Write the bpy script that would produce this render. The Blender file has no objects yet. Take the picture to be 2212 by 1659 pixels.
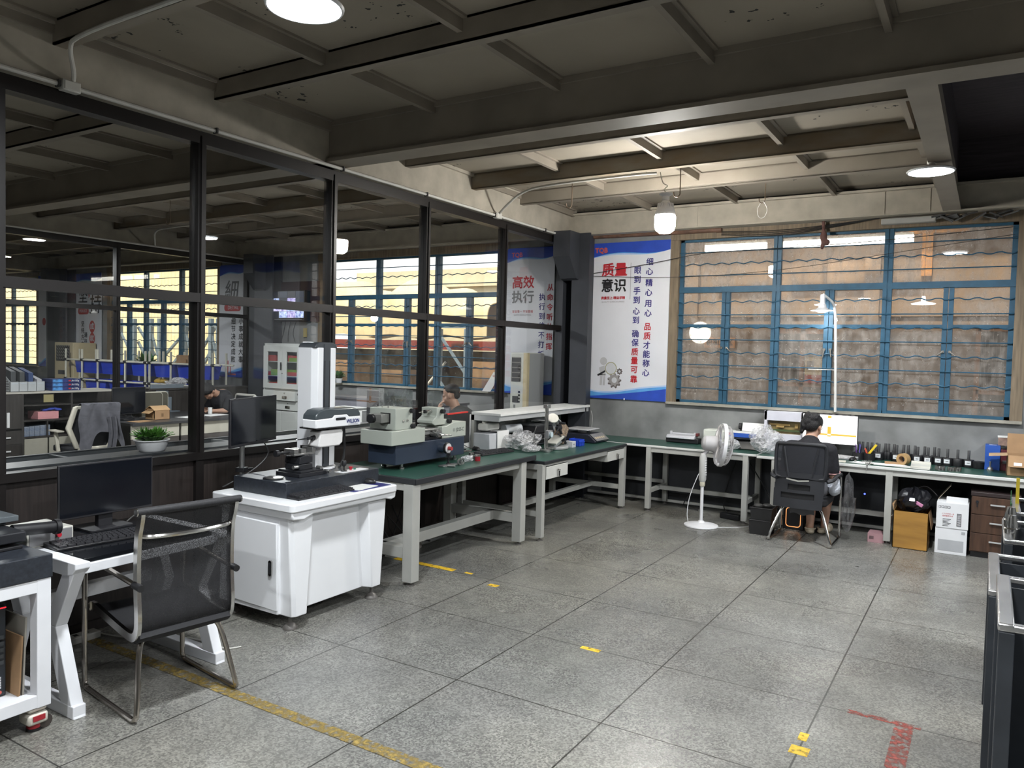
import bpy, math, random
from mathutils import Vector, Matrix
random.seed(7)
SC = bpy.context.scene
COL = SC.collection
PI = math.pi
# ---------------------------------------------------------------- camera, world, sun, exposure
cam_d = bpy.data.cameras.new('camera'); cam = bpy.data.objects.new('camera', cam_d); COL.objects.link(cam)
cam_d.sensor_width = 36.0; cam_d.sensor_fit = 'HORIZONTAL'; cam_d.lens = 1668.108 / 2212 * 36.0
cam_d.clip_start = 0.05; cam_d.clip_end = 200
_r = ((0.8502536547, 0.5257925122, 0.0247175386), (-0.0425583404, 0.0218644318, 0.9988547113), (-0.524649893, 0.8503318063, -0.0409671697))
cam.matrix_world = Matrix(((_r[0][0], _r[1][0], -_r[2][0], 0), (_r[0][1], _r[1][1], -_r[2][1], 0), (_r[0][2], _r[1][2], -_r[2][2], 1.72), (0, 0, 0, 1)))
SC.camera = cam
wd = bpy.data.worlds.new('sky'); SC.world = wd; wd.use_nodes = True
wd.node_tree.nodes['Background'].inputs[0].default_value = (0.93, 0.96, 1.0, 1)
wd.node_tree.nodes['Background'].inputs[1].default_value = 1.5
SC.view_settings.view_transform = 'Standard'; SC.view_settings.look = 'None'
SC.view_settings.exposure = 0.44; SC.view_settings.gamma = 1.0; SC.view_settings.use_curve_mapping = False
SC.cycles.max_bounces = 7; SC.cycles.diffuse_bounces = 3; SC.cycles.glossy_bounces = 3
SC.cycles.transparent_max_bounces = 14; SC.cycles.transmission_bounces = 4
SC.cycles.caustics_reflective = False; SC.cycles.caustics_refractive = False
SC.cycles.use_denoising = True; SC.cycles.sample_clamp_indirect = 4.0
def lamp(name, kind, loc, power, color=(1, 1, 1), size=.1, rot=(0, 0, 0), spread=None):
    l = bpy.data.lights.new(name, kind); l.energy = power; l.color = color
    if kind == 'AREA':
        l.shape = 'DISK'; l.size = size
        if spread: l.spread = spread
    elif kind == 'SUN': l.angle = size
    else: l.shadow_soft_size = size
    o = bpy.data.objects.new(name, l); COL.objects.link(o); o.location = loc; o.rotation_euler = rot
    return o
lamp('sunlight', 'SUN', (-8, 6, 9), 5.2, (1.0, .9, .72), .06, (math.radians(38), 0, math.radians(-8)))
LAMP_POS = [(-2.43, 2.26, 3.10), (-0.42, 6.38, 3.10)]          # the two disc pendants in view
for p in LAMP_POS: lamp('pendant_or_fill_light', 'AREA', (p[0], p[1], p[2] - .02), 72, (.93, .97, 1), .26)
BULB = (-2.52, 6.62, 3.02)
for p in [(-0.4, 1.2, 3.1), (-2.4, -1.2, 3.1), (1.8, 2.3, 3.1), (2.2, 5.6, 3.1)]:   # fill lights added behind and beside the camera, without fixtures
    lamp('pendant_or_fill_light', 'AREA', p, 62, (.95, .98, 1), .26)
for p in [(-7.2, 6.4, 3.08), (-7.6, 3.2, 3.08), (-12.8, 5.5, 3.08)]: lamp('office_fill', 'AREA', p, 85, (.95, .98, 1), .26)  # fill lights added to brighten the offices, no fixtures modelled
# ---------------------------------------------------------------- materials
MATS = {}
def mat(name, col, rough=.5, metal=0, var=.06, scale=8, bump=0, spec=.5, emit=None, estr=0, col2=None, stretch=None, detail=4, coat=0):
    """procedural principled material: colour varied by a noise between two tones"""
    if name in MATS: return MATS[name]
    m = bpy.data.materials.new(name); m.use_nodes = True; n = m.node_tree.nodes; l = m.node_tree.links
    b = n['Principled BSDF']; b.inputs['Roughness'].default_value = rough; b.inputs['Metallic'].default_value = metal
    b.inputs['Specular IOR Level'].default_value = spec; b.inputs['Coat Weight'].default_value = coat
    tc = n.new('ShaderNodeTexCoord'); nz = n.new('ShaderNodeTexNoise'); nz.inputs['Scale'].default_value = scale; nz.inputs['Detail'].default_value = detail
    src = tc.outputs['Object']
    if stretch:
        mp = n.new('ShaderNodeMapping'); mp.inputs['Scale'].default_value = stretch; l.new(src, mp.inputs[0]); src = mp.outputs[0]
    l.new(src, nz.inputs['Vector'])
    r = n.new('ShaderNodeValToRGB'); r.color_ramp.elements[0].position = .3; r.color_ramp.elements[1].position = .7
    a = [max(0, c * (1 - var)) for c in col]; z = [min(1, c * (1 + var)) for c in col] if col2 is None else col2
    r.color_ramp.elements[0].color = (*a, 1); r.color_ramp.elements[1].color = (*z, 1)
    l.new(nz.outputs['Fac'], r.inputs[0]); l.new(r.outputs[0], b.inputs['Base Color'])
    if bump:
        bp = n.new('ShaderNodeBump'); bp.inputs['Strength'].default_value = bump; bp.inputs['Distance'].default_value = .01
        l.new(nz.outputs['Fac'], bp.inputs['Height']); l.new(bp.outputs[0], b.inputs['Normal'])
    if emit:
        b.inputs['Emission Color'].default_value = (*emit, 1); b.inputs['Emission Strength'].default_value = estr
    MATS[name] = m; return m
def glass(name, tint=(1, 1, 1), refl=1.0, rough=0.0, dirt=0, dcol=(.6, .56, .5), dscale=6, ior=1.5):
    """thin pane: clear, mirror-like by fresnel, optionally with dried streaks and dust of its own"""
    if name in MATS: return MATS[name]
    m = bpy.data.materials.new(name); m.use_nodes = True; n = m.node_tree.nodes; l = m.node_tree.links; n.clear()
    out = n.new('ShaderNodeOutputMaterial'); tr = n.new('ShaderNodeBsdfTransparent'); tr.inputs[0].default_value = (*tint, 1)
    gl = n.new('ShaderNodeBsdfGlossy'); gl.inputs['Roughness'].default_value = rough
    fr = n.new('ShaderNodeFresnel'); ge = n.new('ShaderNodeNewGeometry'); ii = n.new('ShaderNodeMapRange'); ii.inputs[3].default_value = ior; ii.inputs[4].default_value = 1 / ior
    l.new(ge.outputs['Backfacing'], ii.inputs[0]); l.new(ii.outputs[0], fr.inputs[0])        # same reflectance on both faces of the thin pane
    mm = n.new('ShaderNodeMath'); mm.operation = 'MULTIPLY'; mm.inputs[1].default_value = refl; l.new(fr.outputs[0], mm.inputs[0])
    mx = n.new('ShaderNodeMixShader'); l.new(mm.outputs[0], mx.inputs[0]); l.new(tr.outputs[0], mx.inputs[1]); l.new(gl.outputs[0], mx.inputs[2])
    last = mx
    if dirt:
        tc = n.new('ShaderNodeTexCoord'); fac = None
        for sc, st, lo, hi, w in ((1, (dscale * 5, dscale * 5, dscale * .7), .45, .8, dirt * .55), (1, (dscale * .6, dscale, dscale * .6), .3, .72, dirt * .8), (1, (dscale * 3.2, dscale, dscale * 2.6), .42, .75, dirt * .6), (12, (dscale, dscale, dscale), .68, .73, .8)):
            mp = n.new('ShaderNodeMapping'); mp.inputs['Scale'].default_value = st; l.new(tc.outputs['Object'], mp.inputs[0])
            nz = n.new('ShaderNodeTexNoise'); nz.inputs['Scale'].default_value = sc; nz.inputs['Detail'].default_value = 3; l.new(mp.outputs[0], nz.inputs[0])
            mr = n.new('ShaderNodeMapRange'); mr.inputs[1].default_value = lo; mr.inputs[2].default_value = hi; mr.inputs[3].default_value = .0; mr.inputs[4].default_value = w; l.new(nz.outputs['Fac'], mr.inputs[0])
            if fac is None: fac = mr.outputs[0]
            else:
                ad = n.new('ShaderNodeMath'); ad.operation = 'ADD'; ad.use_clamp = True; l.new(fac, ad.inputs[0]); l.new(mr.outputs[0], ad.inputs[1]); fac = ad.outputs[0]
        mn = n.new('ShaderNodeMath'); mn.operation = 'MINIMUM'; mn.inputs[1].default_value = .9; l.new(fac, mn.inputs[0])
        df = n.new('ShaderNodeBsdfDiffuse'); df.inputs[0].default_value = (*dcol, 1); tl = n.new('ShaderNodeBsdfTranslucent'); tl.inputs[0].default_value = (*dcol, 1)
        a = n.new('ShaderNodeMixShader'); a.inputs[0].default_value = .6; l.new(df.outputs[0], a.inputs[1]); l.new(tl.outputs[0], a.inputs[2])
        m2 = n.new('ShaderNodeMixShader'); l.new(mn.outputs[0], m2.inputs[0]); l.new(mx.outputs[0], m2.inputs[1]); l.new(a.outputs[0], m2.inputs[2]); last = m2
    l.new(last.outputs[0], out.inputs[0]); MATS[name] = m; return m
def glow(name, col, s): return mat(name, col, .4, emit=col, estr=s, var=.02)
def meshcloth(name, col, hole, scale=260):
    """woven mesh: fine open grid, see-through between the threads"""
    if name in MATS: return MATS[name]
    m = mat(name, col, .7, var=.15, scale=30); n = m.node_tree.nodes; l = m.node_tree.links
    tr = n.new('ShaderNodeBsdfTransparent'); mx = n.new('ShaderNodeMixShader'); tc = n.new('ShaderNodeTexCoord')
    vo = n.new('ShaderNodeTexVoronoi'); vo.inputs['Scale'].default_value = scale; l.new(tc.outputs['Object'], vo.inputs['Vector'])
    ct = n.new('ShaderNodeMath'); ct.operation = 'LESS_THAN'; ct.inputs[1].default_value = hole; l.new(vo.outputs['Distance'], ct.inputs[0]); hf = n.new('ShaderNodeMath'); hf.operation = 'MULTIPLY_ADD'; hf.inputs[1].default_value = .28; hf.inputs[2].default_value = .05; l.new(ct.outputs[0], hf.inputs[0]); ct = hf
    l.new(ct.outputs[0], mx.inputs[0]); l.new(n['Principled BSDF'].outputs[0], mx.inputs[1]); l.new(tr.outputs[0], mx.inputs[2]); l.new(mx.outputs[0], n['Material Output'].inputs[0])
    return m
# ---------------------------------------------------------------- mesh builder
class MB:
    def __init__(s): s.v = []; s.f = []; s.k = []; s.m = 0
    def add(s, V, F):
        o = len(s.v); s.v += [tuple(p) for p in V]; s.f += [tuple(i + o for i in q) for q in F]; s.k += [s.m] * len(F); return s
    def box(s, x0, y0, z0, x1, y1, z1):
        return s.add([(x0, y0, z0), (x1, y0, z0), (x1, y1, z0), (x0, y1, z0), (x0, y0, z1), (x1, y0, z1), (x1, y1, z1), (x0, y1, z1)],
                     [(3, 2, 1, 0), (4, 5, 6, 7), (0, 1, 5, 4), (1, 2, 6, 5), (2, 3, 7, 6), (3, 0, 4, 7)])
    def cb(s, c, d, rz=0, rx=0, ry=0):
        M = Matrix.Translation(c) @ Matrix.Rotation(rz, 4, 'Z') @ Matrix.Rotation(ry, 4, 'Y') @ Matrix.Rotation(rx, 4, 'X'); t = MB(); h = [k / 2 for k in d]
        t.box(-h[0], -h[1], -h[2], h[0], h[1], h[2]); return s.add([M @ Vector(p) for p in t.v], t.f)
    def bar(s, a, b, w, h, up=(0, 0, 1)):
        a = Vector(a); b = Vector(b); d = (b - a).normalized(); u = Vector(up)
        if abs(d.dot(u)) > .98: u = Vector((0, 1, 0))
        r = d.cross(u).normalized(); u = r.cross(d).normalized(); V = []
        for p in (a, b):
            for i, j in ((-1, -1), (1, -1), (1, 1), (-1, 1)): V.append(p + r * (i * w / 2) + u * (j * h / 2))
        return s.add(V, [(3, 2, 1, 0), (4, 5, 6, 7), (0, 1, 5, 4), (1, 2, 6, 5), (2, 3, 7, 6), (3, 0, 4, 7)])
    def cyl(s, a, b, r, r2=None, n=16):
        a = Vector(a); b = Vector(b); r2 = r if r2 is None else r2; d = (b - a).normalized(); u = Vector((0, 0, 1)) if abs(d.z) < .9 else Vector((1, 0, 0))
        x = d.cross(u).normalized(); y = d.cross(x); V = []
        for p, q in ((a, r), (b, r2)):
            for i in range(n): t = 2 * PI * i / n; V.append(p + x * (q * math.cos(t)) + y * (q * math.sin(t)))
        F = [(i, (i + 1) % n, n + (i + 1) % n, n + i) for i in range(n)] + [tuple(range(n - 1, -1, -1)), tuple(range(n, 2 * n))]
        return s.add(V, F)
    def tube(s, P, r, n=8, closed=False):
        P = [Vector(p) for p in P]; N = len(P); V = []; F = []; prev = None
        for i, p in enumerate(P):
            d = (P[(i + 1) % N] - P[i - 1]) if closed or 0 < i < N - 1 else (P[1] - P[0] if i == 0 else P[-1] - P[-2])
            d = d.normalized() if d.length > 1e-9 else Vector((0, 0, 1))
            if prev is None: u = Vector((0, 0, 1)) if abs(d.z) < .9 else Vector((1, 0, 0)); x = d.cross(u).normalized()
            else: x = (prev - d * prev.dot(d)); x = x.normalized() if x.length > 1e-6 else prev
            prev = x; y = d.cross(x); rr = r[i] if isinstance(r, (list, tuple)) else r
            for k in range(n): t = 2 * PI * k / n; V.append(p + x * (rr * math.cos(t)) + y * (rr * math.sin(t)))
        for i in range(N if closed else N - 1):
            j = (i + 1) % N
            for k in range(n): F.append((i * n + k, i * n + (k + 1) % n, j * n + (k + 1) % n, j * n + k))
        if not closed: F += [tuple(range(n - 1, -1, -1)), tuple(range((N - 1) * n, N * n))]
        return s.add(V, F)
    def lathe(s, prof, c=(0, 0, 0), n=24, M=None):
        V = []; F = []; K = len(prof)
        for r, z in prof:
            for i in range(n): t = 2 * PI * i / n; V.append(Vector((max(r, 1e-4) * math.cos(t), max(r, 1e-4) * math.sin(t), z)))
        for j in range(K - 1):
            for i in range(n): F.append((j * n + i, j * n + (i + 1) % n, (j + 1) * n + (i + 1) % n, (j + 1) * n + i))
        if prof[0][0] == prof[-1][0] > .001: F += [((K - 1) * n + i, (K - 1) * n + (i + 1) % n, (i + 1) % n, i) for i in range(n)]      # a ring keeps its hole
        else: F += [tuple(range(n - 1, -1, -1)), tuple(range((K - 1) * n, K * n))]
        if M is not None: V = [M @ p for p in V]
        return s.add([p + Vector(c) for p in V], F)
    def prism(s, poly, ax, lo, hi):
        """outline in the two axes other than ax, extruded from lo to hi"""
        def P(a, b, t): return {'x': (t, a, b), 'y': (a, t, b), 'z': (a, b, t)}[ax]
        n = len(poly); V = [P(a, b, lo) for a, b in poly] + [P(a, b, hi) for a, b in poly]
        F = [tuple(range(n - 1, -1, -1)), tuple(range(n, 2 * n))] + [(i, (i + 1) % n, n + (i + 1) % n, n + i) for i in range(n)]
        return s.add(V, F)
    def sph(s, c, r, nu=16, nv=10, M=None):
        r = (r, r, r) if not isinstance(r, (list, tuple)) else r; V = []; F = []
        for j in range(nv + 1):
            a = PI * j / nv
            for i in range(nu): t = 2 * PI * i / nu; V.append(Vector((r[0] * max(math.sin(a), 1e-4) * math.cos(t), r[1] * max(math.sin(a), 1e-4) * math.sin(t), -r[2] * math.cos(a))))
        for j in range(nv):
            for i in range(nu): F.append((j * nu + i, j * nu + (i + 1) % nu, (j + 1) * nu + (i + 1) % nu, (j + 1) * nu + i))
        if M is not None: V = [M @ p for p in V]
        return s.add([p + Vector(c) for p in V], F)
    def cap(s, a, b, r0, r1=None, n=12):                      # capsule with rounded ends
        r1 = r0 if r1 is None else r1; s.cyl(a, b, r0, r1, n); s.sph(a, r0, n, 8); return s.sph(b, r1, n, 8)
    def grid(s, fn, nu, nv, th=0):
        """surface fn(u,v) -> point; th gives it thickness along the normal"""
        A = [[Vector(fn(i / nu, j / nv)) for j in range(nv + 1)] for i in range(nu + 1)]
        V = [p for row in A for p in row]; W = nv + 1
        F = [(i * W + j, (i + 1) * W + j, (i + 1) * W + j + 1, i * W + j + 1) for i in range(nu) for j in range(nv)]
        if th:
            N = []
            for i in range(nu + 1):
                for j in range(nv + 1):
                    a = A[min(i + 1, nu)][j] - A[max(i - 1, 0)][j]; b = A[i][min(j + 1, nv)] - A[i][max(j - 1, 0)]; c = a.cross(b); N.append(c.normalized() if c.length > 1e-12 else Vector((0, 0, 1)))
            o = len(V); V = V + [p - q * th for p, q in zip(V, N)]; F = F + [tuple(k + o for k in reversed(f)) for f in F]
            for i in range(nu): F += [(i * W, i * W + o, (i + 1) * W + o, (i + 1) * W), (i * W + nv, (i + 1) * W + nv, (i + 1) * W + nv + o, i * W + nv + o)]
            for j in range(nv): F += [(j, j + 1, j + 1 + o, j + o), (nu * W + j, nu * W + j + o, nu * W + j + 1 + o, nu * W + j + 1)]
        return s.add(V, F)
    def quad(s, a, b, c, d): return s.add([a, b, c, d], [(0, 1, 2, 3)])
def smooth_path(P, it=2, closed=False):
    P = [Vector(p) for p in P]
    for _ in range(it):
        Q = [] if closed else [P[0]]
        for i in range(len(P) if closed else len(P) - 1):
            a, b = P[i], P[(i + 1) % len(P)]; Q += [a * .75 + b * .25, a * .25 + b * .75]
        if not closed: Q.append(P[-1])
        P = Q
    return P
def rrect(x0, y0, x1, y1, r, n=4):
    o = []
    for cx, cy, a in ((x1 - r, y1 - r, 0), (x0 + r, y1 - r, 90), (x0 + r, y0 + r, 180), (x1 - r, y0 + r, 270)):
        for i in range(n + 1): t = math.radians(a + 90 * i / n); o.append((cx + r * math.cos(t), cy + r * math.sin(t)))
    return o
# ---------------------------------------------------------------- objects
def origin(o):
    p = Vector((0, 0, 0))
    while o is not None: p = p + Vector(o.location); o = o.parent
    return p
def obj(name, mb, m, parent=None, loc=None, bevel=0, seg=2, smooth=35, local=False, remesh=0, rot=0):
    """links the builder as ONE mesh object; vertices are given in world space unless local"""
    me = bpy.data.meshes.new(name); off = Vector((0, 0, 0))
    if not local: off = origin(parent) + (Vector(loc) if loc is not None else Vector((0, 0, 0)))
    me.from_pydata([Vector(p) - off for p in mb.v], [], mb.f)
    for x in (m if isinstance(m, (list, tuple)) else [m]): me.materials.append(x)
    me.polygons.foreach_set('material_index', mb.k)
    if smooth:
        me.polygons.foreach_set('use_smooth', [True] * len(me.polygons)); me.update(); me.set_sharp_from_angle(angle=math.radians(smooth))
    me.update(); o = bpy.data.objects.new(name, me); COL.objects.link(o)
    if parent is not None: o.parent = parent
    if loc is not None: o.location = loc
    if rot: o.rotation_euler.z = rot
    if remesh:
        r = o.modifiers.new('remesh', 'REMESH'); r.mode = 'VOXEL'; r.voxel_size = remesh; r.use_smooth_shade = True
        q = o.modifiers.new('smooth', 'SMOOTH'); q.factor = .5; q.iterations = 4
    if bevel:
        b = o.modifiers.new('bevel', 'BEVEL'); b.width = bevel; b.segments = seg; b.limit_method = 'ANGLE'; b.angle_limit = math.radians(40); b.harden_normals = False
    return o
def tag(o, label=None, cat=None, group=None, kind=None):
    if label: o['label'] = label
    if cat: o['category'] = cat
    if group: o['group'] = group
    if kind: o['kind'] = kind
    return o
def struct(name, mb, m, parent=None, bevel=0, smooth=0):
    o = obj(name, mb, m, parent, bevel=bevel, smooth=smooth)
    if parent is None: o['kind'] = 'structure'
    return o
def thing(name, label, cat, loc=(0, 0, 0), rz=0, group=None):
    o = bpy.data.objects.new(name, None); COL.objects.link(o); o.location = loc; o.rotation_euler.z = rz; o.empty_display_size = .1
    return tag(o, label, cat, group)
def copy_tree(o, parent=None):
    c = o.copy(); COL.objects.link(c)
    if parent is not None: c.parent = parent
    for ch in list(o.children): copy_tree(ch, c)
    return c
def single(name, mb, m, label, cat, group=None, bevel=0, kind=None, smooth=35, **k):
    xs = [p[0] for p in mb.v]; ys = [p[1] for p in mb.v]; zs = [p[2] for p in mb.v]
    return tag(obj(name, mb, m, loc=((min(xs) + max(xs)) / 2, (min(ys) + max(ys)) / 2, min(zs)), bevel=bevel, smooth=smooth, **k), label, cat, group, kind)
_FD = [None, None]
def glyphs(mb, body, size, o, xd, yd, bold=0, align='CENTER', lift=0, sx=1.0, slant=0):
    """adds flat lettering to a builder: o = centre of the line, xd / yd = reading and up directions"""
    if _FD[0] is None:
        _FD[0] = bpy.data.curves.new('lettering_tmp', 'FONT'); _FD[1] = bpy.data.objects.new('lettering_tmp', _FD[0]); COL.objects.link(_FD[1])
    c, ob = _FD; c.body = body; c.size = size; c.align_x = align; c.align_y = 'CENTER'; c.offset = 0; c.resolution_u = 2; c.shear = slant; c.fill_mode = 'FRONT'
    me = ob.to_mesh()
    xd = Vector(xd).normalized(); yd = Vector(yd).normalized(); nn = xd.cross(yd); o = Vector(o)
    FF = [tuple(f.vertices) for f in me.polygons]; PP = [p.co.copy() for p in me.vertices]; ob.to_mesh_clear()
    for k, (dx, dy) in enumerate([(0, 0)] if bold < .0012 else [(bold, 0), (-bold, 0), (0, bold), (0, -bold)]): mb.add([o + xd * (p.x * sx + dx) + yd * (p.y + dy) + nn * (lift + .0005 * k) for p in PP], FF)
def glyphs_done():
    if _FD[1]: bpy.data.objects.remove(_FD[1]); bpy.data.curves.remove(_FD[0]); _FD[:] = [None, None]
# ================================================================= THE SETTING
def floor_material():
    m = mat('floor_terrazzo', (.3, .3, .28), .5, scale=1.6, var=.2); n = m.node_tree.nodes; l = m.node_tree.links; b = n['Principled BSDF']
    tc = n.new('ShaderNodeTexCoord'); P = tc.outputs['Object']
    def N(sc, det=3, st=None):
        z = n.new('ShaderNodeTexNoise'); z.inputs['Scale'].default_value = sc; z.inputs['Detail'].default_value = det; l.new(P, z.inputs['Vector']); return z.outputs['Fac']
    def ramp(src, p0, c0, p1, c1):
        r = n.new('ShaderNodeValToRGB'); r.color_ramp.elements[0].position = p0; r.color_ramp.elements[1].position = p1
        r.color_ramp.elements[0].color = (*c0, 1); r.color_ramp.elements[1].color = (*c1, 1); l.new(src, r.inputs[0]); return r.outputs[0]
    def mul(a, c):
        x = n.new('ShaderNodeMix'); x.data_type = 'RGBA'; x.blend_type = 'MULTIPLY'; x.inputs[0].default_value = 1; l.new(a, x.inputs[6]); l.new(c, x.inputs[7]); return x.outputs[2]
    vo = n.new('ShaderNodeTexVoronoi'); vo.inputs['Scale'].default_value = 125; l.new(P, vo.inputs['Vector'])
    chips = ramp(vo.outputs['Color'], .25, (.15, .15, .142), .8, (.31, .31, .288))
    c = mul(chips, ramp(N(1.1, 5), .33, (.66, .66, .66), .66, (1.06, 1.05, 1.02)))
    c = mul(c, ramp(N(9, 3), .3, (.86, .86, .86), .65, (1.05, 1.05, 1.05)))
    c = mul(c, ramp(N(.45, 2), .4, (.95, .95, .97), .7, (1.06, 1.02, .95)))
    sx = n.new('ShaderNodeSeparateXYZ'); l.new(P, sx.inputs[0]); mask = None
    for ax, off, per, w in (('X', 1.473, .829, .0042), ('Y', -4.05, .797, .0036)):
        prev = sx.outputs[ax]
        for op, v in (('ADD', off + per / 2 + per * 40), ('MODULO', per), ('SUBTRACT', per / 2), ('ABSOLUTE', 0), ('LESS_THAN', w)):
            k = n.new('ShaderNodeMath'); k.operation = op; l.new(prev, k.inputs[0]); k.inputs[1].default_value = v; prev = k.outputs[0]
        if mask is None: mask = prev
        else: k = n.new('ShaderNodeMath'); k.operation = 'MAXIMUM'; l.new(mask, k.inputs[0]); l.new(prev, k.inputs[1]); mask = k.outputs[0]
    x = n.new('ShaderNodeMix'); x.data_type = 'RGBA'; l.new(mask, x.inputs[0]); l.new(c, x.inputs[6]); x.inputs[7].default_value = (.035, .034, .03, 1)
    l.new(x.outputs[2], b.inputs['Base Color'])
    rr = n.new('ShaderNodeMapRange'); l.new(N(1.6, 2), rr.inputs[0]); rr.inputs[1].default_value = .3; rr.inputs[2].default_value = .7; rr.inputs[3].default_value = .2; rr.inputs[4].default_value = .38
    l.new(rr.outputs[0], b.inputs['Roughness'])
    bp = n.new('ShaderNodeBump'); bp.inputs['Strength'].default_value = .12; bp.inputs['Distance'].default_value = .004; l.new(vo.outputs['Distance'], bp.inputs['Height']); l.new(bp.outputs[0], b.inputs['Normal'])
    return m
def worn_paint(name, col, lo, hi):
    m = mat(name, col, .6, var=.25, scale=40); n = m.node_tree.nodes; l = m.node_tree.links
    tc = n.new('ShaderNodeTexCoord'); nz = n.new('ShaderNodeTexNoise'); nz.inputs['Scale'].default_value = 34; nz.inputs['Detail'].default_value = 6; l.new(tc.outputs['Object'], nz.inputs[0])
    mr = n.new('ShaderNodeMapRange'); mr.inputs[1].default_value = lo; mr.inputs[2].default_value = hi; l.new(nz.outputs['Fac'], mr.inputs[0])
    tr = n.new('ShaderNodeBsdfTransparent'); mx = n.new('ShaderNodeMixShader'); l.new(mr.outputs[0], mx.inputs[0]); l.new(tr.outputs[0], mx.inputs[1]); l.new(n['Principled BSDF'].outputs[0], mx.inputs[2])
    l.new(mx.outputs[0], n['Material Output'].inputs[0]); return m
CONC = mat('plaster_grey', (.23, .235, .235), .85, scale=2.2, var=.36, bump=.15, detail=7)
CEIL = mat('ceiling_paint', (.33, .292, .238), .75, scale=1.4, var=.1, detail=6)
def spotted(m):
    n = m.node_tree.nodes; l = m.node_tree.links; b = n['Principled BSDF']; src = b.inputs['Base Color'].links[0].from_socket; tc = n.new('ShaderNodeTexCoord'); fac = []
    for sc, lo in ((22, .66), (1.1, .56)):
        z = n.new('ShaderNodeTexNoise'); z.inputs['Scale'].default_value = sc; l.new(tc.outputs['Object'], z.inputs['Vector']); g = n.new('ShaderNodeMath'); g.operation = 'GREATER_THAN'; g.inputs[1].default_value = lo; l.new(z.outputs['Fac'], g.inputs[0]); fac.append(g)
    k = n.new('ShaderNodeMath'); k.operation = 'MULTIPLY'; l.new(fac[0].outputs[0], k.inputs[0]); l.new(fac[1].outputs[0], k.inputs[1]); x = n.new('ShaderNodeMix'); x.data_type = 'RGBA'; l.new(k.outputs[0], x.inputs[0]); l.new(src, x.inputs[6]); x.inputs[7].default_value = (.02, .02, .02, 1); l.new(x.outputs[2], b.inputs['Base Color'])
spotted(CEIL)                                                       # scattered black mould specks on the panels
BEAM = mat('beam_paint', (.27, .237, .195), .6, scale=2.5, var=.16, detail=6)
RUST = mat('rusty_paint', (.2, .15, .095), .7, scale=3.5, col2=(.22, .2, .165), detail=6, stretch=(1, 3, 3))
CREAM = mat('stained_cream_plaster', (.42, .385, .32), .8, scale=6, var=.14, detail=8)
DARKST = mat('dark_blue_steel', (.035, .038, .046), .45, var=.15, scale=5)
DARKPL = mat('dark_timber', (.05, .04, .046), .7, scale=3, var=.3, stretch=(1, 14, 14))
BRONZE = mat('bronze_aluminium', (.016, .0135, .013), .38, metal=.3, var=.1, scale=20)
WOODP = mat('dark_wood_panel', (.022, .016, .014), .55, scale=5, var=.35, stretch=(12, 12, .6))
FRAMEW = mat('raw_wood_frame', (.20, .155, .105), .75, scale=4, var=.25, stretch=(14, 14, 1))
BLUEP = mat('teal_blue_window_paint', (.018, .085, .15), .55, scale=14, var=.18, detail=6)
WHITEPVC = mat('white_plastic_conduit', (.62, .61, .57), .5, var=.08, scale=10)
CLEAR = glass('clear_pane', (.93, .95, .94), 1.0)
OFFG = glass('partition_pane', (.97, .975, .97), 1.0)
CLEARW = glass('lightly_soiled_pane', (.98, .98, .96), .6, dirt=.07, dcol=(.7, .66, .55), dscale=5)
DIRTY = glass('dusty_pane', (.95, .93, .9), .8, dirt=.38, dcol=(.68, .65, .62), dscale=4)
f = MB(); f.box(-21, -3.5, -.1, 4.6, 8.87, 0); struct('floor', f, floor_material())
for nm, nmt, boxes, lab in (('trim_1', worn_paint('worn_yellow_paint', (.30, .215, .06), .38, .66), [(-4.4, 2.455, 4.4, 2.525)], 'yellow'),
                            ('trim_2', worn_paint('fresh_yellow_paint', (.75, .48, .03), .3, .45), [(-4.1, 4.85, -3.5, 4.91), (-3.4, 4.87, -3.33, 4.9), (-3.08, 4.71, -3.0, 4.76), (-1.97, 4.02, -1.85, 4.06), (-.67, 3.62, -.63, 3.7), (-.68, 3.48, -.6, 3.56)], 'y'),
                            ('trim_3', worn_paint('worn_red_paint', (.33, .06, .04), .42, .66), [(-.52, 4.04, -.2, 4.08), (-.31, 3.1, -.23, 4.04)], 'r')):
    b = MB()
    for x0, y0, x1, y1 in boxes: b.box(x0, y0, .0002, x1, y1, .0011)
    struct(nm, b, nmt)
# ---- ceiling and beams
c = MB(); c.box(-21, -3.5, 3.48, 4.6, 4.5, 3.6); c.box(-21, 4.5, 3.48, -.34, 8.9, 3.6); struct('ceiling', c, CEIL)
c = MB(); c.box(-.34, 4.5, 3.86, 4.6, 8.9, 3.96); c.box(-.34, 8.60, 3.42, 4.6, 8.9, 3.86); c.box(-.34, 4.42, 3.48, 4.6, 4.5, 3.9); c.box(4.5, 4.5, 3.5, 4.6, 8.9, 3.9)
c.box(-.36, 4.5, 3.4, -.335, 8.6, 3.9); struct('trim_4', c, DARKPL)
b = MB(); b.box(-20.9, 4.41, 3.185, 4.5, 4.56, 3.48); b.box(-20.9, 4.375, 3.16, 4.5, 4.595, 3.187); b.box(-20.9, 4.39, 3.44, 4.5, 4.41, 3.479); struct('trim_5', b, BEAM)      # the deep beam across the room
def sec(name, y0, y1, z0=3.345, xr=4.5, m=BEAM):
    q = MB()                                                     # channel: web plus two lips; its line is very slightly askew
    for (dy0, dy1, a, t) in ((0, .012, z0, 3.479), (0, .075, z0, z0 + .012), (0, .06, 3.466, 3.479)):
        V = []
        for z in (a, t):
            for xx, yb in ((-20.9, y0), (xr, y1)):
                V += [(xx, yb + dy0, z), (xx, yb + dy1, z)]
        q.add(V, [(0, 1, 3, 2), (4, 6, 7, 5), (0, 2, 6, 4), (1, 5, 7, 3), (0, 4, 5, 1), (2, 3, 7, 6)])
    struct(name, q, m)
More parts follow.
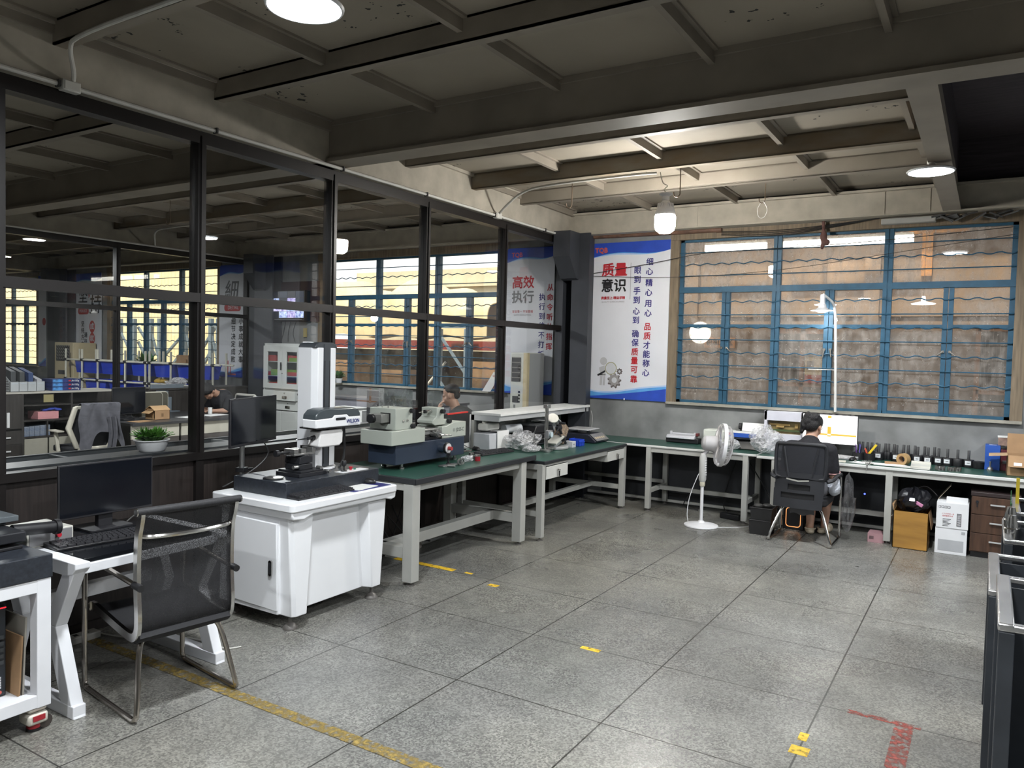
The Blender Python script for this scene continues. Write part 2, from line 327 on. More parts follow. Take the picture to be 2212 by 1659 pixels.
sec('trim_6', -.2, -.2); sec('trim_7', .9, .9); sec('trim_8', 2.32, 2.32); sec('trim_9', 3.36, 3.36)
sec('trim_10', 5.45, 5.3, 3.33, -.38); sec('trim_11', 6.5, 6.32, 3.33, -.38, RUST); sec('trim_12', 7.62, 7.2, 3.34, -.38)
q = MB(); q.box(-20.9, 8.50, 3.17, 4.5, 8.64, 3.42); q.box(-20.9, 8.46, 3.405, 4.5, 8.5, 3.43); q.box(-20.9, 8.44, 3.16, 4.5, 8.6, 3.175)
for x in (-3.2, -1.3, -.9): q.box(x, 8.492, 3.18, x + .35, 8.502, 3.4)
struct('trim_13', q, CREAM)
q = MB()                                                         # small joists between the channels
for i, x in enumerate([-19.45 + k for k in range(19)] + [-.53, .45, 1.43, 2.41, 3.39]):
    for y0, y1, dx in ((-3, .9, 0), (.9, 2.32, 0), (2.33, 3.36, 0), (3.37, 4.41, .02), (4.56, 5.4, 0), (5.4, 6.45, -.02), (6.45, 7.45, 0), (7.45, 8.5, .03)):
        if x > -.4 and y0 > 4.4: continue
        xx = x + dx; q.box(xx - .018, y0, 3.40, xx + .018, y1, 3.479); q.box(xx - .045, y0, 3.466, xx + .045, y1, 3.4795)
struct('trim_14', q, BEAM)
q = MB()
for x0 in (-4.78, -11.0, -17.2): q.box(x0, -3.5, 3.16, x0 + .33, 8.6, 3.46); q.box(x0, -3.5, 3.45, x0 + .36, 8.6, 3.479)
struct('trim_15', q, CREAM)
q = MB(); q.box(-.40, 4.56, 3.17, -.33, 8.6, 3.47); q.box(-.44, 4.56, 3.165, -.29, 8.6, 3.185); struct('trim_16', q, BEAM)
# ---- back wall with the four window openings
WX = [(-3.1, .18), (-8.80, -5.53), (-14.49, -11.31), (-20.4, -17.2)]
w = MB(); w.box(-21, 8.65, 0, 4.6, 8.87, 1.175); w.box(-21, 8.65, 3.1, 4.6, 8.87, 3.6)
for x0, x1 in ((.28, 4.6), (-5.44, -3.2), (-11.21, -8.9), (-17.1, -14.58), (-21, -20.5)): w.box(x0, 8.65, 1.175, x1, 8.87, 3.1)
struct('wall_back', w, CONC)
w = MB(); w.box(4.5, -3.5, 0, 4.62, 8.87, 3.96); struct('wall_right', w, CONC)
w = MB(); w.box(-21.1, -3.6, 0, 4.62, -3.5, 3.6); struct('wall_front', w, CONC)
w = MB(); w.box(-21.1, -3.5, 0, -21, 8.87, 3.6); struct('wall_left', w, CONC)
WINDOW_BARS = [(2.91, 0), (2.775, 1), (2.645, 0), (2.345, 1), (2.2, 0), (2.06, 1), (1.92, 0), (1.776, 1), (1.633, 0), (1.497, 1), (1.36, 0)]
def window(n, x0, x1, gm):
    fr = MB(); Y0, Y1 = 8.685, 8.735; w3 = (x1 - x0) / 3
    for xx in (x0 + .022, x1 - .022): fr.box(xx - .022, Y0, 1.19, xx + .022, Y1, 3.06)
    for xx in (x0 + w3, x0 + 2 * w3): fr.box(xx - .042, Y0 - .012, 1.19, xx - .004, Y1, 3.06); fr.box(xx + .004, Y0 - .012, 1.19, xx + .042, Y1, 3.06); fr.box(xx - .006, Y0, 1.19, xx + .006, Y1, 3.06)
    fr.box(x0, Y0, 3.035, x1, Y1, 3.06); fr.box(x0, Y0 - .01, 2.455, x1, Y1, 2.52); fr.box(x0, Y0, 1.19, x1, Y1, 1.222)
    for k in range(3):
        xc = x0 + (k + .5) * w3; fr.box(xc - .045, Y0 - .01, 1.2, xc - .003, Y1, 2.46); fr.box(xc + .003, Y0 - .01, 1.2, xc + .045, Y1, 2.46)
        for a, b in ((x0 + k * w3 + .04, xc - .04), (xc + .04, x0 + (k + 1) * w3 - .04)): fr.box(a, Y0 - .004, 2.06, b, Y1, 2.095)
    o = struct('window_%d' % n, fr, BLUEP)
    for k in range(3):
        a, xc, b = x0 + k * w3 + .04, x0 + (k + .5) * w3, x0 + (k + 1) * w3 - .04
        for r in ((a, 2.52, b, 3.035), (a, 2.095, xc - .045, 2.455), (xc + .045, 2.095, b, 2.455), (a, 1.222, xc - .045, 2.06), (xc + .045, 1.222, b, 2.06)):
            p = MB(); p.box(r[0], 8.716, r[1], r[2], 8.72, r[3]); obj('pane', p, gm, o, smooth=0)
        if n > 2 : continue
        for sgn in (-1, 1):                                       # casement handles: a plate and a lever
            h = MB(); xx = xc + sgn * .03; h.cyl((xx, 8.69, 1.83), (xx, 8.655, 1.83), .014, n=10); h.cyl((xx, 8.66, 1.83), (xx + sgn * (.05 if k != 1 else .012), 8.65, 1.75 if k == 1 else 1.79), .009, .006, 8)
            obj('latch', h, mat('worn_grey_metal', (.2, .19, .17), .5, metal=.5), o)
    for z, wave in WINDOW_BARS:
        t = MB()
        if wave:
            N = int((x1 - x0) / .041); t.tube([(x0 + (x1 - x0) * i / N, 8.662, z + .011 * math.sin(2 * PI * (x0 + (x1 - x0) * i / N) / .166)) for i in range(N + 1)], .0062, 6)
        else: t.cyl((x0, 8.662, z), (x1, 8.662, z), .0062, n=6)
        obj('security_bar', t, BLUEP, o)
    return o
for i, (a, b) in enumerate(WX): window(i + 1, a, b, DIRTY if i == 0 else CLEARW)
for i, (a, b) in enumerate(WX):                                   # raw timber surrounds and sills
    t = MB(); t.box(a - .1, 8.635, 1.175, a, 8.76, 3.1); t.box(b, 8.635, 1.175, b + .1, 8.76, 3.1); t.box(a - .1, 8.62, 3.06, b + .1, 8.76, 3.16); struct('trim_%d' % (17 + i), t, FRAMEW)
    t = MB(); t.box(a - .1, 8.60, 1.165, b + .1, 8.69, 1.192); struct('trim_%d' % (21 + i), t, mat('pale_dusty_sill', (.33, .315, .27), .85, var=.2, scale=9))
# ---- steel columns against the back wall
for i, (x, w_, yf) in enumerate(((-4.20, .115, 8.30), (-9.96, .27, 8.42), (-16.0, .34, 8.42))):
    t = MB(); t.box(x - w_, yf, 0, x + w_, yf + .03, 3.16); t.box(x - w_ - (.2 if i == 0 else 0), 8.60, 0, x + w_ - (.1 if i == 0 else 0), 8.628, 3.16); t.box(x - .03, yf + .03, 0, x + .03, 8.6, 3.16)
    if i == 0: t.box(x - .34, 8.34, 0, x - .25, 8.6, 3.16)
    hx = -4.33 if i == 0 else x
    t.prism([(yf + .01, 3.16), (yf + .01, 2.6), (yf - .06, 2.62), (yf - .25, 2.86), (yf - .25, 3.16)], 'x', hx - .11, hx + .11)
    struct('trim_%d' % (25 + i), t, DARKST)
# ---- glazed partitions
def partition(n, X, posts, zs, zm, zt):
    t = MB()
    for y in posts: t.box(X - .06, y - .03, 0, X + .03, y + .03, zt); t.box(X + .03, y - .012, zs, X + .042, y + .012, zt)
    a, b = posts[0], posts[-1]
    t.box(X - .06, a, zt - .05, X + .034, b, zt + .03); t.box(X - .055, a, zm - .03, X + .04, b, zm + .03); t.box(X - .06, a, zs - .05, X + .04, b, zs)
    struct('trim_%d' % n, t, BRONZE)
    t = MB(); t.box(X - .03, a, 0.06, X + .0, b, zs - .05); t.box(X - .06, a, 0, X + .02, b, .06); struct('trim_%d' % (n + 1), t, WOODP)
    return [(y0 + .03, y1 - .03) for y0, y1 in zip(posts, posts[1:])]
bays = partition(28, -4.5, [-3.4, -2.71, -1.51, -.31, .89, 2.06, 3.29, 4.50, 5.71, 7.06, 8.5], 1.0, 2.03, 3.09)
g = MB()
for y0, y1 in bays:
    for z0, z1 in ((1.0, 2.0), (2.06, 3.04)): g.box(-4.507, y0, z0, -4.501, y1, z1)
struct('window_5', g, OFFG)
bays = partition(30, -10.5, [-3.4, -.4, 1.85, 4.1, 6.36, 8.6], 1.04, 2.2, 3.1)
g = MB()
for y0, y1 in bays:
    for z0, z1 in ((1.04, 2.17), (2.23, 3.05)): g.box(-10.507, y0, z0, -10.501, y1, z1)
struct('window_6', g, glass('far_partition_pane', (.97, .975, .97), .8))
# ---- conduits and skirting trunking
t = MB(); t.box(-4.475, 3.2, .015, -4.452, 8.6, .045); t.box(-4.4, 8.6, .02, 2, 8.628, .05)
for y in (5.06, 6.12): t.box(-4.475, y - .012, .045, -4.455, y + .012, .36)
struct('trim_32', t, WHITEPVC)
t = MB(); t.tube([(-4.425, -3.3, 3.137), (-4.425, 8.2, 3.137), (-4.42, 8.45, 3.11), (-4.36, 8.55, 3.13), (-4.27, 8.6, 3.15)], .013, 8)
t.tube(smooth_path([(-4.43, 2.42, 3.16), (-4.36, 2.39, 3.2), (-4.3, 2.33, 3.3), (-4.2, 2.30, 3.335), (-3.4, 2.29, 3.335), (-1.0, 2.29, 3.335)]), .012, 8)
t.tube(smooth_path([(-4.43, 6.82, 3.15), (-4.3, 6.72, 3.19), (-4.02, 6.58, 3.30), (-3.7, 6.46, 3.318), (-2.7, 6.42, 3.318), (-2.55, 6.46, 3.32)]), .012, 8)
t.tube(smooth_path([(-10.44, 6.9, 3.15), (-10.3, 6.8, 3.2), (-10.1, 6.66, 3.3), (-9.8, 6.6, 3.318), (-8.4, 6.6, 3.318)]), .012, 8)
t.tube([(-10.43, -2, 3.135), (-10.43, 8.5, 3.135)], .013, 8)
struct('trim_33', t, WHITEPVC, smooth=35)
for y in (2.40, 6.80): q = MB(); q.cb((-4.425, y, 3.137), (.05, .1, .06)); q.cb((-4.4, y, 3.137), (.012, .085, .05)); single('junction_box', q, WHITEPVC, 'white junction box on the %s stretch of the conduit above the glass partition' % ('nearest' if y < 4 else 'farther'), 'junction box', bevel=.004)
q = MB()
for y in (.3, 1.3, 2.33, 3.35, 4.53, 5.6, 6.74, 7.8): q.box(-4.445, y, 3.12, -4.405, y + .012, 3.155)
struct('trim_34', q, mat('black_clip', (.03, .03, .03), .5))

t = MB(); t.box(-4.0, 8.64, .05, 4.4, 8.648, .69); struct('trim_36', t, mat('charcoal_wall_panel', (.035, .037, .042), .7, var=.3, scale=3))  # dark panel low on the back wall, behind the benches
# ================================================================= THE YARD OUTSIDE
SID = mat('cream_yellow_siding', (.80, .68, .43), .7, scale=1.2, var=.08)
g = MB(); g.box(-40, 8.87, -.12, 8, 22, -.02); struct('ground', g, mat('yard_concrete', (.42, .38, .3), .9, var=.2, scale=1.5))
s = MB(); N = 142
prof = [(-35 + i * .15 + d, 13 + (.012 if k in (1, 2) else 0)) for i in range(N) for k, d in enumerate((0, .02, .075, .095))]
V = [(x, y, z) for x, y in prof for z in (-.05, 3.86)]; s.add(V, [(2 * i, 2 * i + 2, 2 * i + 3, 2 * i + 1) for i in range(len(prof) - 1)]); s.box(-35, 13.04, 0, -13.7, 13.1, 3.86)
s.box(-35, 12.9, 2.9, -13.7, 12.94, 2.93); single('siding_wall', s, SID, 'long cream-yellow ribbed siding wall across the yard', 'wall', smooth=0)
s = MB(); s.box(-13.7, 14.6, -.05, -4.9, 14.8, 3.62); s.box(-13.7, 14.5, 3.2, -4.9, 14.6, 3.3); single('rendered_wall', s, mat('pale_yard_render', (.55, .5, .38), .85, var=.15, scale=1.5), 'pale rendered wall behind the tarpaulined lorry', 'wall', smooth=0)
BRW = mat('brown_yard_wall', (.23, .17, .125), .85, scale=1.3, var=.3, detail=6)
s = MB(); s.box(-4.9, 12, -.05, 3.4, 12.3, 3.91); s.box(-5.0, 11.95, 2.35, 3.4, 12, 2.62); s.box(-4.2, 11.9, 0, -3.95, 12, 3.2); s.box(-1.55, 11.9, 0, -1.35, 12, 3.2); yw = single('brown_building', s, BRW, 'brown building wall facing the dusty window across the yard', 'building', smooth=0)
s = MB(); s.box(-4.9, 8.95, 3.92, 3.6, 10.6, 4.0); s.box(-4.9, 11.4, 3.92, 3.6, 14, 4.0)
for x in (-4.6, -2.2, .2): s.bar((x, 8.95, 3.86), (x, 13.5, 3.86), .05, .1)
single('sky_block_canopy', s, mat('sky_block_rust', (.2, .13, .07), .7, var=.3, scale=2), 'unseen rusty canopy roof added outside to keep sky light off the brown wall', 'canopy', smooth=0)  # out of view, added to block the sky and darken the wall below
s = MB(); s.box(-1.02, 11.94, 3.48, -.3, 11.99, 3.6); s.box(-.85, 11.94, 2.9, -.72, 11.99, 3.48); obj('orange_beam', s, mat('rust_orange_steel', (.5, .22, .05), .6, var=.3, scale=5), yw, smooth=0)
def yard_door(x0, x1, z1, label):
    d = thing('yard_door', label, 'door', ((x0 + x1) / 2, 11.95, 0)); m = MB(); m.box(x0, 11.93, 0, x1, 11.985, z1); obj('door_leaf', m, mat('dark_door', (.10, .085, .07), .6, var=.2, scale=5), d)
    q = MB()
    for x in (x0, (x0 + x1) / 2, x1): q.box(x - .03, 11.9, 0, x + .03, 11.95, z1 + .03)
    for z in (.6, 1.35, z1): q.box(x0, 11.9, z - .03, x1, 11.95, z + .03)
    obj('door_frame', q, mat('rusty_door_frame', (.3, .15, .075), .6, var=.3, scale=9), d)
    q = MB()
    for k in range(1, 9):
        for a in range(2): xx = x0 + (x1 - x0) * (a / 2 + k / 18); q.cyl((xx, 11.915, 1.38), (xx, 11.915, z1), .006, n=6)
    obj('grille', q, mat('grille_steel', (.12, .1, .085), .5), d); return d
d = yard_door(-2.72, -1.98, 2.13, 'double door with grilles and a warning notice in the brown wall outside')
q = MB(); q.box(-2.3, 11.885, 1.38, -2.06, 11.893, 1.76); q.m = 1; q.box(-2.3, 11.88, 1.38, -2.06, 11.886, 1.5); q.m = 2; q.box(-2.27, 11.88, 1.58, -2.17, 11.886, 1.7); obj('notice', q, [mat('notice_yellow', (.55, .42, .22), .7), mat('notice_red', (.4, .06, .05), .6), mat('notice_dark', (.1, .08, .06), .6)], d, smooth=0)
yard_door(-.14, .62, 2.18, 'dark door at the right end of the brown wall outside')
t = thing('hanging_sign', 'orange sign with a work area name on the brown wall outside', 'sign', (-3.57, 11.86, 1.86)); q = MB(); q.box(-3.8, 11.85, 1.87, -3.33, 11.87, 2.03); obj('panel', q, mat('sign_orange', (.62, .33, .17), .6), t, smooth=0)
q = MB(); glyphs(q, '机加工区', .105, (-3.565, 11.845, 1.95), (1, 0, 0), (0, 0, 1), .002); q2 = mat('sign_black_print', (.03, .03, .03), .6); obj('lettering', q, q2, t, smooth=0)
q = MB(); q.lathe([(.0, .02), (.14, .02), (.17, 0), (.17, -.03), (.0, -.03)], (0, 0, 0), 28, Matrix.Translation((-3.87, 11.82, 2.1)) @ Matrix.Rotation(PI / 2, 4, 'X'))
q.sph((-3.87, 11.79, 2.1), (.05, .02, .05)); tag(obj('wall_disc', q, glow('wall_disc_glow', (1, .96, .85), 2.2)), 'round glowing disc on the brown wall outside', 'lamp')  # round emissive disc with a raised centre
for x, l in ((-.78, 'left of the far right door'), (-2.0, 'above the notice door')):
    t = thing('yard_lamp', 'small white pendant lamp outside ' + l, 'lamp', (x, 11.6, 2.48)); q = MB(); q.lathe([(.02, .1), (.03, .03), (.15, 0), (.14, -.01)], (x, 11.6, 2.5), 18); obj('shade', q, glow('yard_lamp_glow', (1, 1, 1), 3), t); q = MB(); q.cyl((x, 11.6, 2.59), (x, 11.6, 3.93), .004, n=6); obj('cord', q, mat('brown_cord', (.1, .07, .05), .7), t)
for x0, x1, l in ((-3.72, -2.82, 'left one, shorter'), (-2.62, -.92, 'right one, longer')):
    t = thing('strip_light', 'glowing strip light outside above the brown wall, ' + l, 'light', ((x0 + x1) / 2, 11.5, 3.31)); q = MB(); q.box(x0, 11.46, 3.31, x1, 11.54, 3.40); obj('tube', q, glow('strip_glow', (1, .98, .94), 11), t, smooth=0); q = MB(); q.box(x0, 11.45, 3.40, x1, 11.55, 3.43); [q.box(x - .01, 11.49, 3.43, x + .01, 11.51, 3.93) for x in (x0 + .15, x1 - .15)]; obj('fixture', q, mat('dull_white_metal', (.4, .4, .38), .5), t, smooth=0)
RACKB = mat('blue_grey_rack_steel', (.16, .22, .29), .5, var=.12, scale=6)
for i, (xa, xb) in enumerate(((-18.02, -17.45), (-16.78, -16.45), (-15.5, -15.2), (-14.6, -14.35), (-12.2, -11.9), (-8.32, -7.72))):
    r = thing('rack_frame', 'tall blue-grey pallet rack frame in the yard, %s seen through the glass' % ['leftmost', 'second from the left', 'third from the left', 'fourth from the left', 'fifth from the left', 'rightmost'][i], 'rack frame', ((xa + xb) / 2, 11, -.02), group=None)
    for x in (xa, xb): q = MB(); q.box(x - .045, 10.96, -.02, x + .045, 11.04, 2.3 if i < 5 else 2.1); obj('upright', q, RACKB, r, smooth=0)
    q = MB(); q.box(xa, 10.97, 2.12, xb, 11.03, 2.2); q.bar((xa, 11.0, 2.0), (xb, 11.0, 1.3), .04, .04); q.bar((xa, 11, 1.2), (xb, 11, .5), .04, .04); obj('brace', q, RACKB, r, smooth=0)
for i, (xa, xb) in enumerate(((-17.45, -16.78), (-15.5, -16.4), (-14.6, -15.2))):
    q = MB(); q.bar((xa, 11.1, 2.1), (xb, 11.1, 1.45), .05, .05); q.bar((xa, 11.1, 1.75), (xb, 11.1, 1.0), .05, .05); single('diagonal_brace', q, RACKB, 'diagonal bracing bars between the blue-grey rack frames, ' + ['left pair', 'middle pair', 'right pair'][i], 'brace', smooth=0)
# lorry under a tarpaulin
k = thing('lorry', 'flatbed lorry with red chassis under a pale tarpaulin in the yard', 'lorry', (-9.7, 12.2, -.02))
def tarp(u, v):
    x = -12.6 + u * 5.05; prof = 2.86 + .24 * math.exp(-((x + 9.6) / .55) ** 2) - .14 * max(0, (x + 8.6)) + .05 * math.sin(x * 7) + (.25 if x < -10.6 else 0) * min(1, (-10.6 - x) * 1.2)
    a = v * PI; return Vector((x, 12.25 - .95 * math.cos(a) * (1 + .04 * math.sin(x * 11 + a * 3)), 1.98 + (prof - 1.98) * min(1, math.sin(a) ** .45 + .001) + .03 * math.sin(x * 5 + 4 * a)))
q = MB(); q.grid(tarp, 60, 24, .02); obj('tarpaulin', q, mat('beige_tarpaulin', (.68, .55, .34), .75, var=.12, scale=2.5, bump=.5, detail=6), k)
q = MB(); q.box(-12.6, 11.3, 1.74, -7.3, 13.2, 1.90); obj('chassis', q, mat('red_truck_paint', (.2, .028, .022), .5, var=.25, scale=3), k, smooth=0)
for x in (-12.1, -10.9, -8.2):
    for y in (11.45, 13.0): q = MB(); q.cyl((x, y - .15, .5), (x, y + .15, .5), .52, n=24); obj('wheel', q, mat('tyre_black', (.035, .03, .028), .8), k)
q = MB(); q.box(-12.5, 12.0, .55, -7.4, 12.6, 1.72); obj('underframe', q, mat('dark_brown_underframe', (.08, .05, .035), .8, var=.4, scale=4), k, smooth=0)
for i, (x, y, w, h) in enumerate(((-11.2, 10.2, 1.3, .92), (-9.4, 10.3, 1.6, .95), (-7.7, 10.4, .9, 1.0), (-6.4, 10.2, .8, .98))):
    p = thing('pallet_stack', 'stack of pale boards on pallets in the yard, %s one' % ['leftmost', 'long second', 'third', 'rightmost'][i], 'pallet stack', (x, y, -.02)); q = MB()
    for a in range(4): q.box(x - w / 2, y - .4 + a * .22, 0, x - w / 2 + w, y - .32 + a * .22, .1)
    obj('pallet', q, mat('pallet_wood', (.35, .24, .13), .8, var=.3, scale=8), p, smooth=0); q = MB()
    for a in range(int((h - .12) / .055)): q.box(x - w / 2 + .03 * math.sin(a * 2.1), y - .4, .1 + a * .055, x + w / 2 + .05 * math.sin(a * 1.3), y + .4, .148 + a * .055)
    obj('boards', q, mat('pale_boards', (.72, .56, .34), .75, var=.15, scale=6), p, smooth=0)
for i, (x, h) in enumerate(((-10.4, 1.5), (-9.2, 1.35), (-7.2, 1.55), (-6.5, 1.3))):
    q = MB(); q.box(x - .25, 10.72, -.02, x + .25, 11.22, h); q.box(x - .27, 10.7, h - .1, x + .27, 11.24, h); single('crate', q, mat('brown_crate', (.24, .14, .075), .8, var=.35, scale=5), 'brown wooden crate in front of the lorry, %s' % ['left one', 'second from left', 'third from left', 'right one'][i], 'crate', smooth=0)
q = MB(); q.cyl((-8.32, 11.2, 1.52), (-8.72, 11.0, .95), .022, n=8); single('leaning_pole', q, mat('grey_pole', (.5, .5, .48), .5), 'thin grey pole leaning beside the red lorry', 'pole')
# ================================================================= BANNERS
NAVY = mat('navy_print', (.035, .028, .19), .6); REDP = mat('red_print', (.52, .022, .035), .6); BLKP = mat('black_print', (.012, .012, .014), .6); GREYP = mat('grey_print', (.2, .2, .21), .6)
BANW = mat('banner_white', (.74, .75, .80), .55, var=.02, scale=2); SWB = mat('banner_royal_blue', (.025, .075, .47), .5, var=.1); SWL = mat('banner_light_blue', (.11, .36, .75), .5, var=.1); SWP = mat('banner_pale_blue', (.45, .6, .85), .5); ORG = mat('logo_red', (.62, .11, .09), .6)
def swoosh(mb, x0, x1, Y, top, fn, mi, n=24):
    mb.m = mi
    for i in range(n):
        a, b = i / n, (i + 1) / n; mb.quad((x0 + (x1 - x0) * a, Y, fn(a)), (x0 + (x1 - x0) * b, Y, fn(b)), (x0 + (x1 - x0) * b, Y, top), (x0 + (x1 - x0) * a, Y, top))
    mb.m = 0
def banner(name, label, x0, x1, z0, z1, Y, swo=True):
    t = thing(name, label, 'banner', ((x0 + x1) / 2, Y, z0)); s = MB(); s.box(x0, Y - .003, z0, x1, Y + .003, z1)
    if swo:
        f1 = lambda a: z1 - .175 + .09 * (a ** 1.5) + .035 * math.sin((a - .05) * 2 * PI * .9)
        swoosh(s, x0, x1, Y - .0040, z1, lambda a: f1(a) - .028 * math.sin(min(1, a * 1.1) * PI), 3); swoosh(s, x0, x1, Y - .0046, z1, lambda a: f1(a) - .012 * math.sin(a * PI), 2); swoosh(s, x0, x1, Y - .0052, z1, f1, 1)
        g1 = lambda a: z0 + .10 - .05 * math.sin(a * 1.5 * PI) * (1 - a) + .075 * a * a
        swoosh(s, x0, x1, Y - .0040, z0, lambda a: g1(a) + .018, 3); swoosh(s, x0, x1, Y - .0046, z0, lambda a: g1(a), 2); swoosh(s, x0, x1, Y - .0052, z0, lambda a: z0 + .02 + .13 * a ** 1.3, 1)
    obj('sheet', s, [BANW, SWB, SWL, SWP], t, smooth=0); return t
X_, Z_ = (1, 0, 0), (0, 0, 1)
def column(mb, chars, x, Y, size, bold, red=None, rm=1, bm=0):
    for ch, z in chars: mb.m = rm if red and red(z) else bm; glyphs(mb, ch, size, (x, Y, z), X_, Z_, bold)
BY = 8.632
t = banner('quality_banner', 'white banner with blue waves and red and black Chinese slogan beside the dusty window', -4.265, -3.205, 1.185, 3.075, BY)
def zn(n): return 3.085 - n * 1.9
def letters(name, fn, ms=None): q = MB(); fn(q); obj(name, q, ms or [NAVY, REDP, BLKP, GREYP, ORG], t, smooth=0)
def f(q): q.m = 1; glyphs(q, '质量', .168, (-3.905, BY - .006, zn(.183)), X_, Z_, .005); q.m = 2; glyphs(q, '意识', .168, (-3.91, BY - .006, zn(.283)), X_, Z_, .005)
letters('heading', f)
def f(q): q.m = 1; glyphs(q, '质量至上 精益求精', .038, (-3.915, BY - .006, zn(.357)), X_, Z_, .0013); q.m = 3; glyphs(q, 'QUALITY CONSCIOUSNESS', .0245, (-3.915, BY - .006, zn(.381)), X_, Z_, .0003)
letters('small_lettering', f)
letters('rule', lambda q: q.box(-3.695, BY - .0062, zn(.367), -3.691, BY - .0058, zn(.137)), [GREYP])
def f(q):
    for ch, v in zip('眼到手到心到确保质量可靠', (375, 443, 525, 592, 672, 738, 838, 903, 970, 1035, 1100, 1170)): q.m = 1 if v > 950 else 0; glyphs(q, ch, .093, (-3.605 - .008 * (v - 375) / 800, BY - .006, zn((v - 155) / 1165)), X_, Z_, .0022)
letters('left_column', f)
def f(q):
    for ch, v in zip('细心精心用心品质才能称心', (312, 382, 463, 533, 612, 682, 780, 848, 915, 980, 1047, 1115)): q.m = 1 if 760 < v < 870 else 0; glyphs(q, ch, .093, (-3.455 - .008 * (v - 312) / 800, BY - .006, zn((v - 150) / 1165)), X_, Z_, .0022)
letters('right_column', f)
letters('logo_lettering', lambda q: glyphs(q, 'TQB', .083, (-4.085, BY - .007, 2.985), X_, Z_, .004), [ORG])
q = MB()                                                          # printed picture: a pale figure with a magnifying glass over two gears
def disc(x, z, r, y, n=24, a0=0): q.add([(x + r * math.cos(a0 + 2 * PI * i / n), y, z + r * math.sin(a0 + 2 * PI * i / n)) for i in range(n)], [tuple(range(n))])
def gear(x, z, r, y, n=9):
    P = []
    for i in range(n * 4): rr = r * (1.0 if i % 4 in (0, 1) else .78); P.append((x + rr * math.cos(2 * PI * i / (n * 4)), y, z + rr * math.sin(2 * PI * i / (n * 4))))
    q.add(P, [tuple(range(n * 4))])
ya = BY - .0055
q.m = 1; gear(-3.865, 1.405, .092, ya); q.m = 2; gear(-3.87, 1.415, .08, ya - .0003); q.m = 0; disc(-3.866, 1.413, .034, ya - .0006)
q.m = 1; gear(-3.80, 1.52, .04, ya, 8); q.m = 0; disc(-3.80, 1.52, .015, ya - .0003)
q.m = 3; disc(-4.015, 1.64, .048, ya - .0003); q.add([(-4.075, ya, 1.56), (-4.0, ya, 1.59), (-3.98, ya, 1.47), (-4.05, ya, 1.47)], [(0, 1, 2, 3)]); q.add([(-4.055, ya, 1.48), (-4.02, ya, 1.48), (-4.03, ya, 1.345), (-4.06, ya, 1.345)], [(0, 1, 2, 3)]); q.add([(-4.012, ya, 1.48), (-3.985, ya, 1.48), (-3.99, ya, 1.345), (-4.018, ya, 1.345)], [(0, 1, 2, 3)])
q.m = 4; disc(-3.915, 1.555, .078, ya - .0006); q.m = 0; disc(-3.915, 1.555, .068, ya - .0009); q.m = 5; q.bar((-3.99, ya - .001, 1.52), (-4.09, ya - .001, 1.465), .022, .001, (0, 1, 0))
obj('picture', q, [mat('print_pale_grey', (.62, .63, .66), .6), mat('print_dark_grey', (.13, .11, .11), .6), mat('print_mid_grey', (.33, .31, .31), .6), mat('print_light_grey', (.52, .52, .54), .6), mat('print_olive', (.36, .35, .2), .6), BLKP], t, smooth=0)
q = MB(); q.box(-3.735, BY - .012, 1.178, -3.72, BY - .003, 1.2); obj('clip', q, mat('white_plastic', (.8, .8, .8), .4), t)
t = banner('efficiency_banner', 'white banner with red and grey Chinese slogan behind the glass near the steel column', -5.44, -4.73, 1.185, 3.075, BY)
def letters(name, fn, ms=None): q = MB(); fn(q); obj(name, q, ms or [NAVY, REDP, GREYP, GREYP, ORG], t, smooth=0)
def f(q): q.m = 1; glyphs(q, '高效', .17, (-5.19, BY - .006, 2.62), X_, Z_, .004); q.m = 2; glyphs(q, '执行', .17, (-5.19, BY - .006, 2.43), X_, Z_, .004); q.m = 1; glyphs(q, '安全第一 平安是福', .038, (-5.19, BY - .006, 2.25), X_, Z_, .0007); q.m = 2; glyphs(q, 'SAFETY PRODUCTION', .026, (-5.19, BY - .006, 2.205), X_, Z_, .0004)
letters('heading', f)
def f(q): q.m = 4; glyphs(q, 'TQB', .083, (-5.29, BY - .007, 2.985), X_, Z_, .003)
letters('logo_lettering', f)
letters('blue_slogan', lambda q: [glyphs(q, ch, .095, (-4.90, BY - .006, 2.43 - .122 * i), X_, Z_, .0016) for i, ch in enumerate('执行到位不打折扣')])
letters('red_slogan', lambda q: [glyphs(q, ch, .095, (-4.785, BY - .006, 2.55 - .125 * i), X_, Z_, .0016) for i, ch in enumerate('从命令听从指挥')], [REDP])
def capsule(mb, x, z, w, h, y): mb.add([(x + a, y, z + b) for a, b in rrect(-w / 2, -h / 2, w / 2, h / 2, h * .42)], [tuple(range(20))])
t = banner('detail_banner', 'white banner reading DETAIL with a large brush character, behind both glass partitions', -11.24, -10.56, 1.185, 3.075, BY)
SR = mat('soft_red_print', (.5, .07, .07), .6)
letters('brush_character', lambda q: glyphs(q, '細', .36, (-10.94, BY - .006, 2.62), X_, Z_, .004, slant=.15), [GREYP])
def f(q): q.m = 0; capsule(q, -10.9, 2.355, .42, .115, BY - .0055); q.m = 1; glyphs(q, 'DETAIL', .085, (-10.88, BY - .007, 2.355), X_, Z_, .001)
letters('red_capsule', f, [SR, BANW])
letters('left_column', lambda q: [glyphs(q, ch, .115, (-10.87, BY - .006, 2.12 - .128 * i), X_, Z_, .0016) for i, ch in enumerate('细节决定成败')], [BLKP])
letters('right_column', lambda q: [glyphs(q, ch, .115, (-10.68, BY - .006, 2.12 - .128 * i), X_, Z_, .0016) for i, ch in enumerate('小事成就大事')], [BLKP])
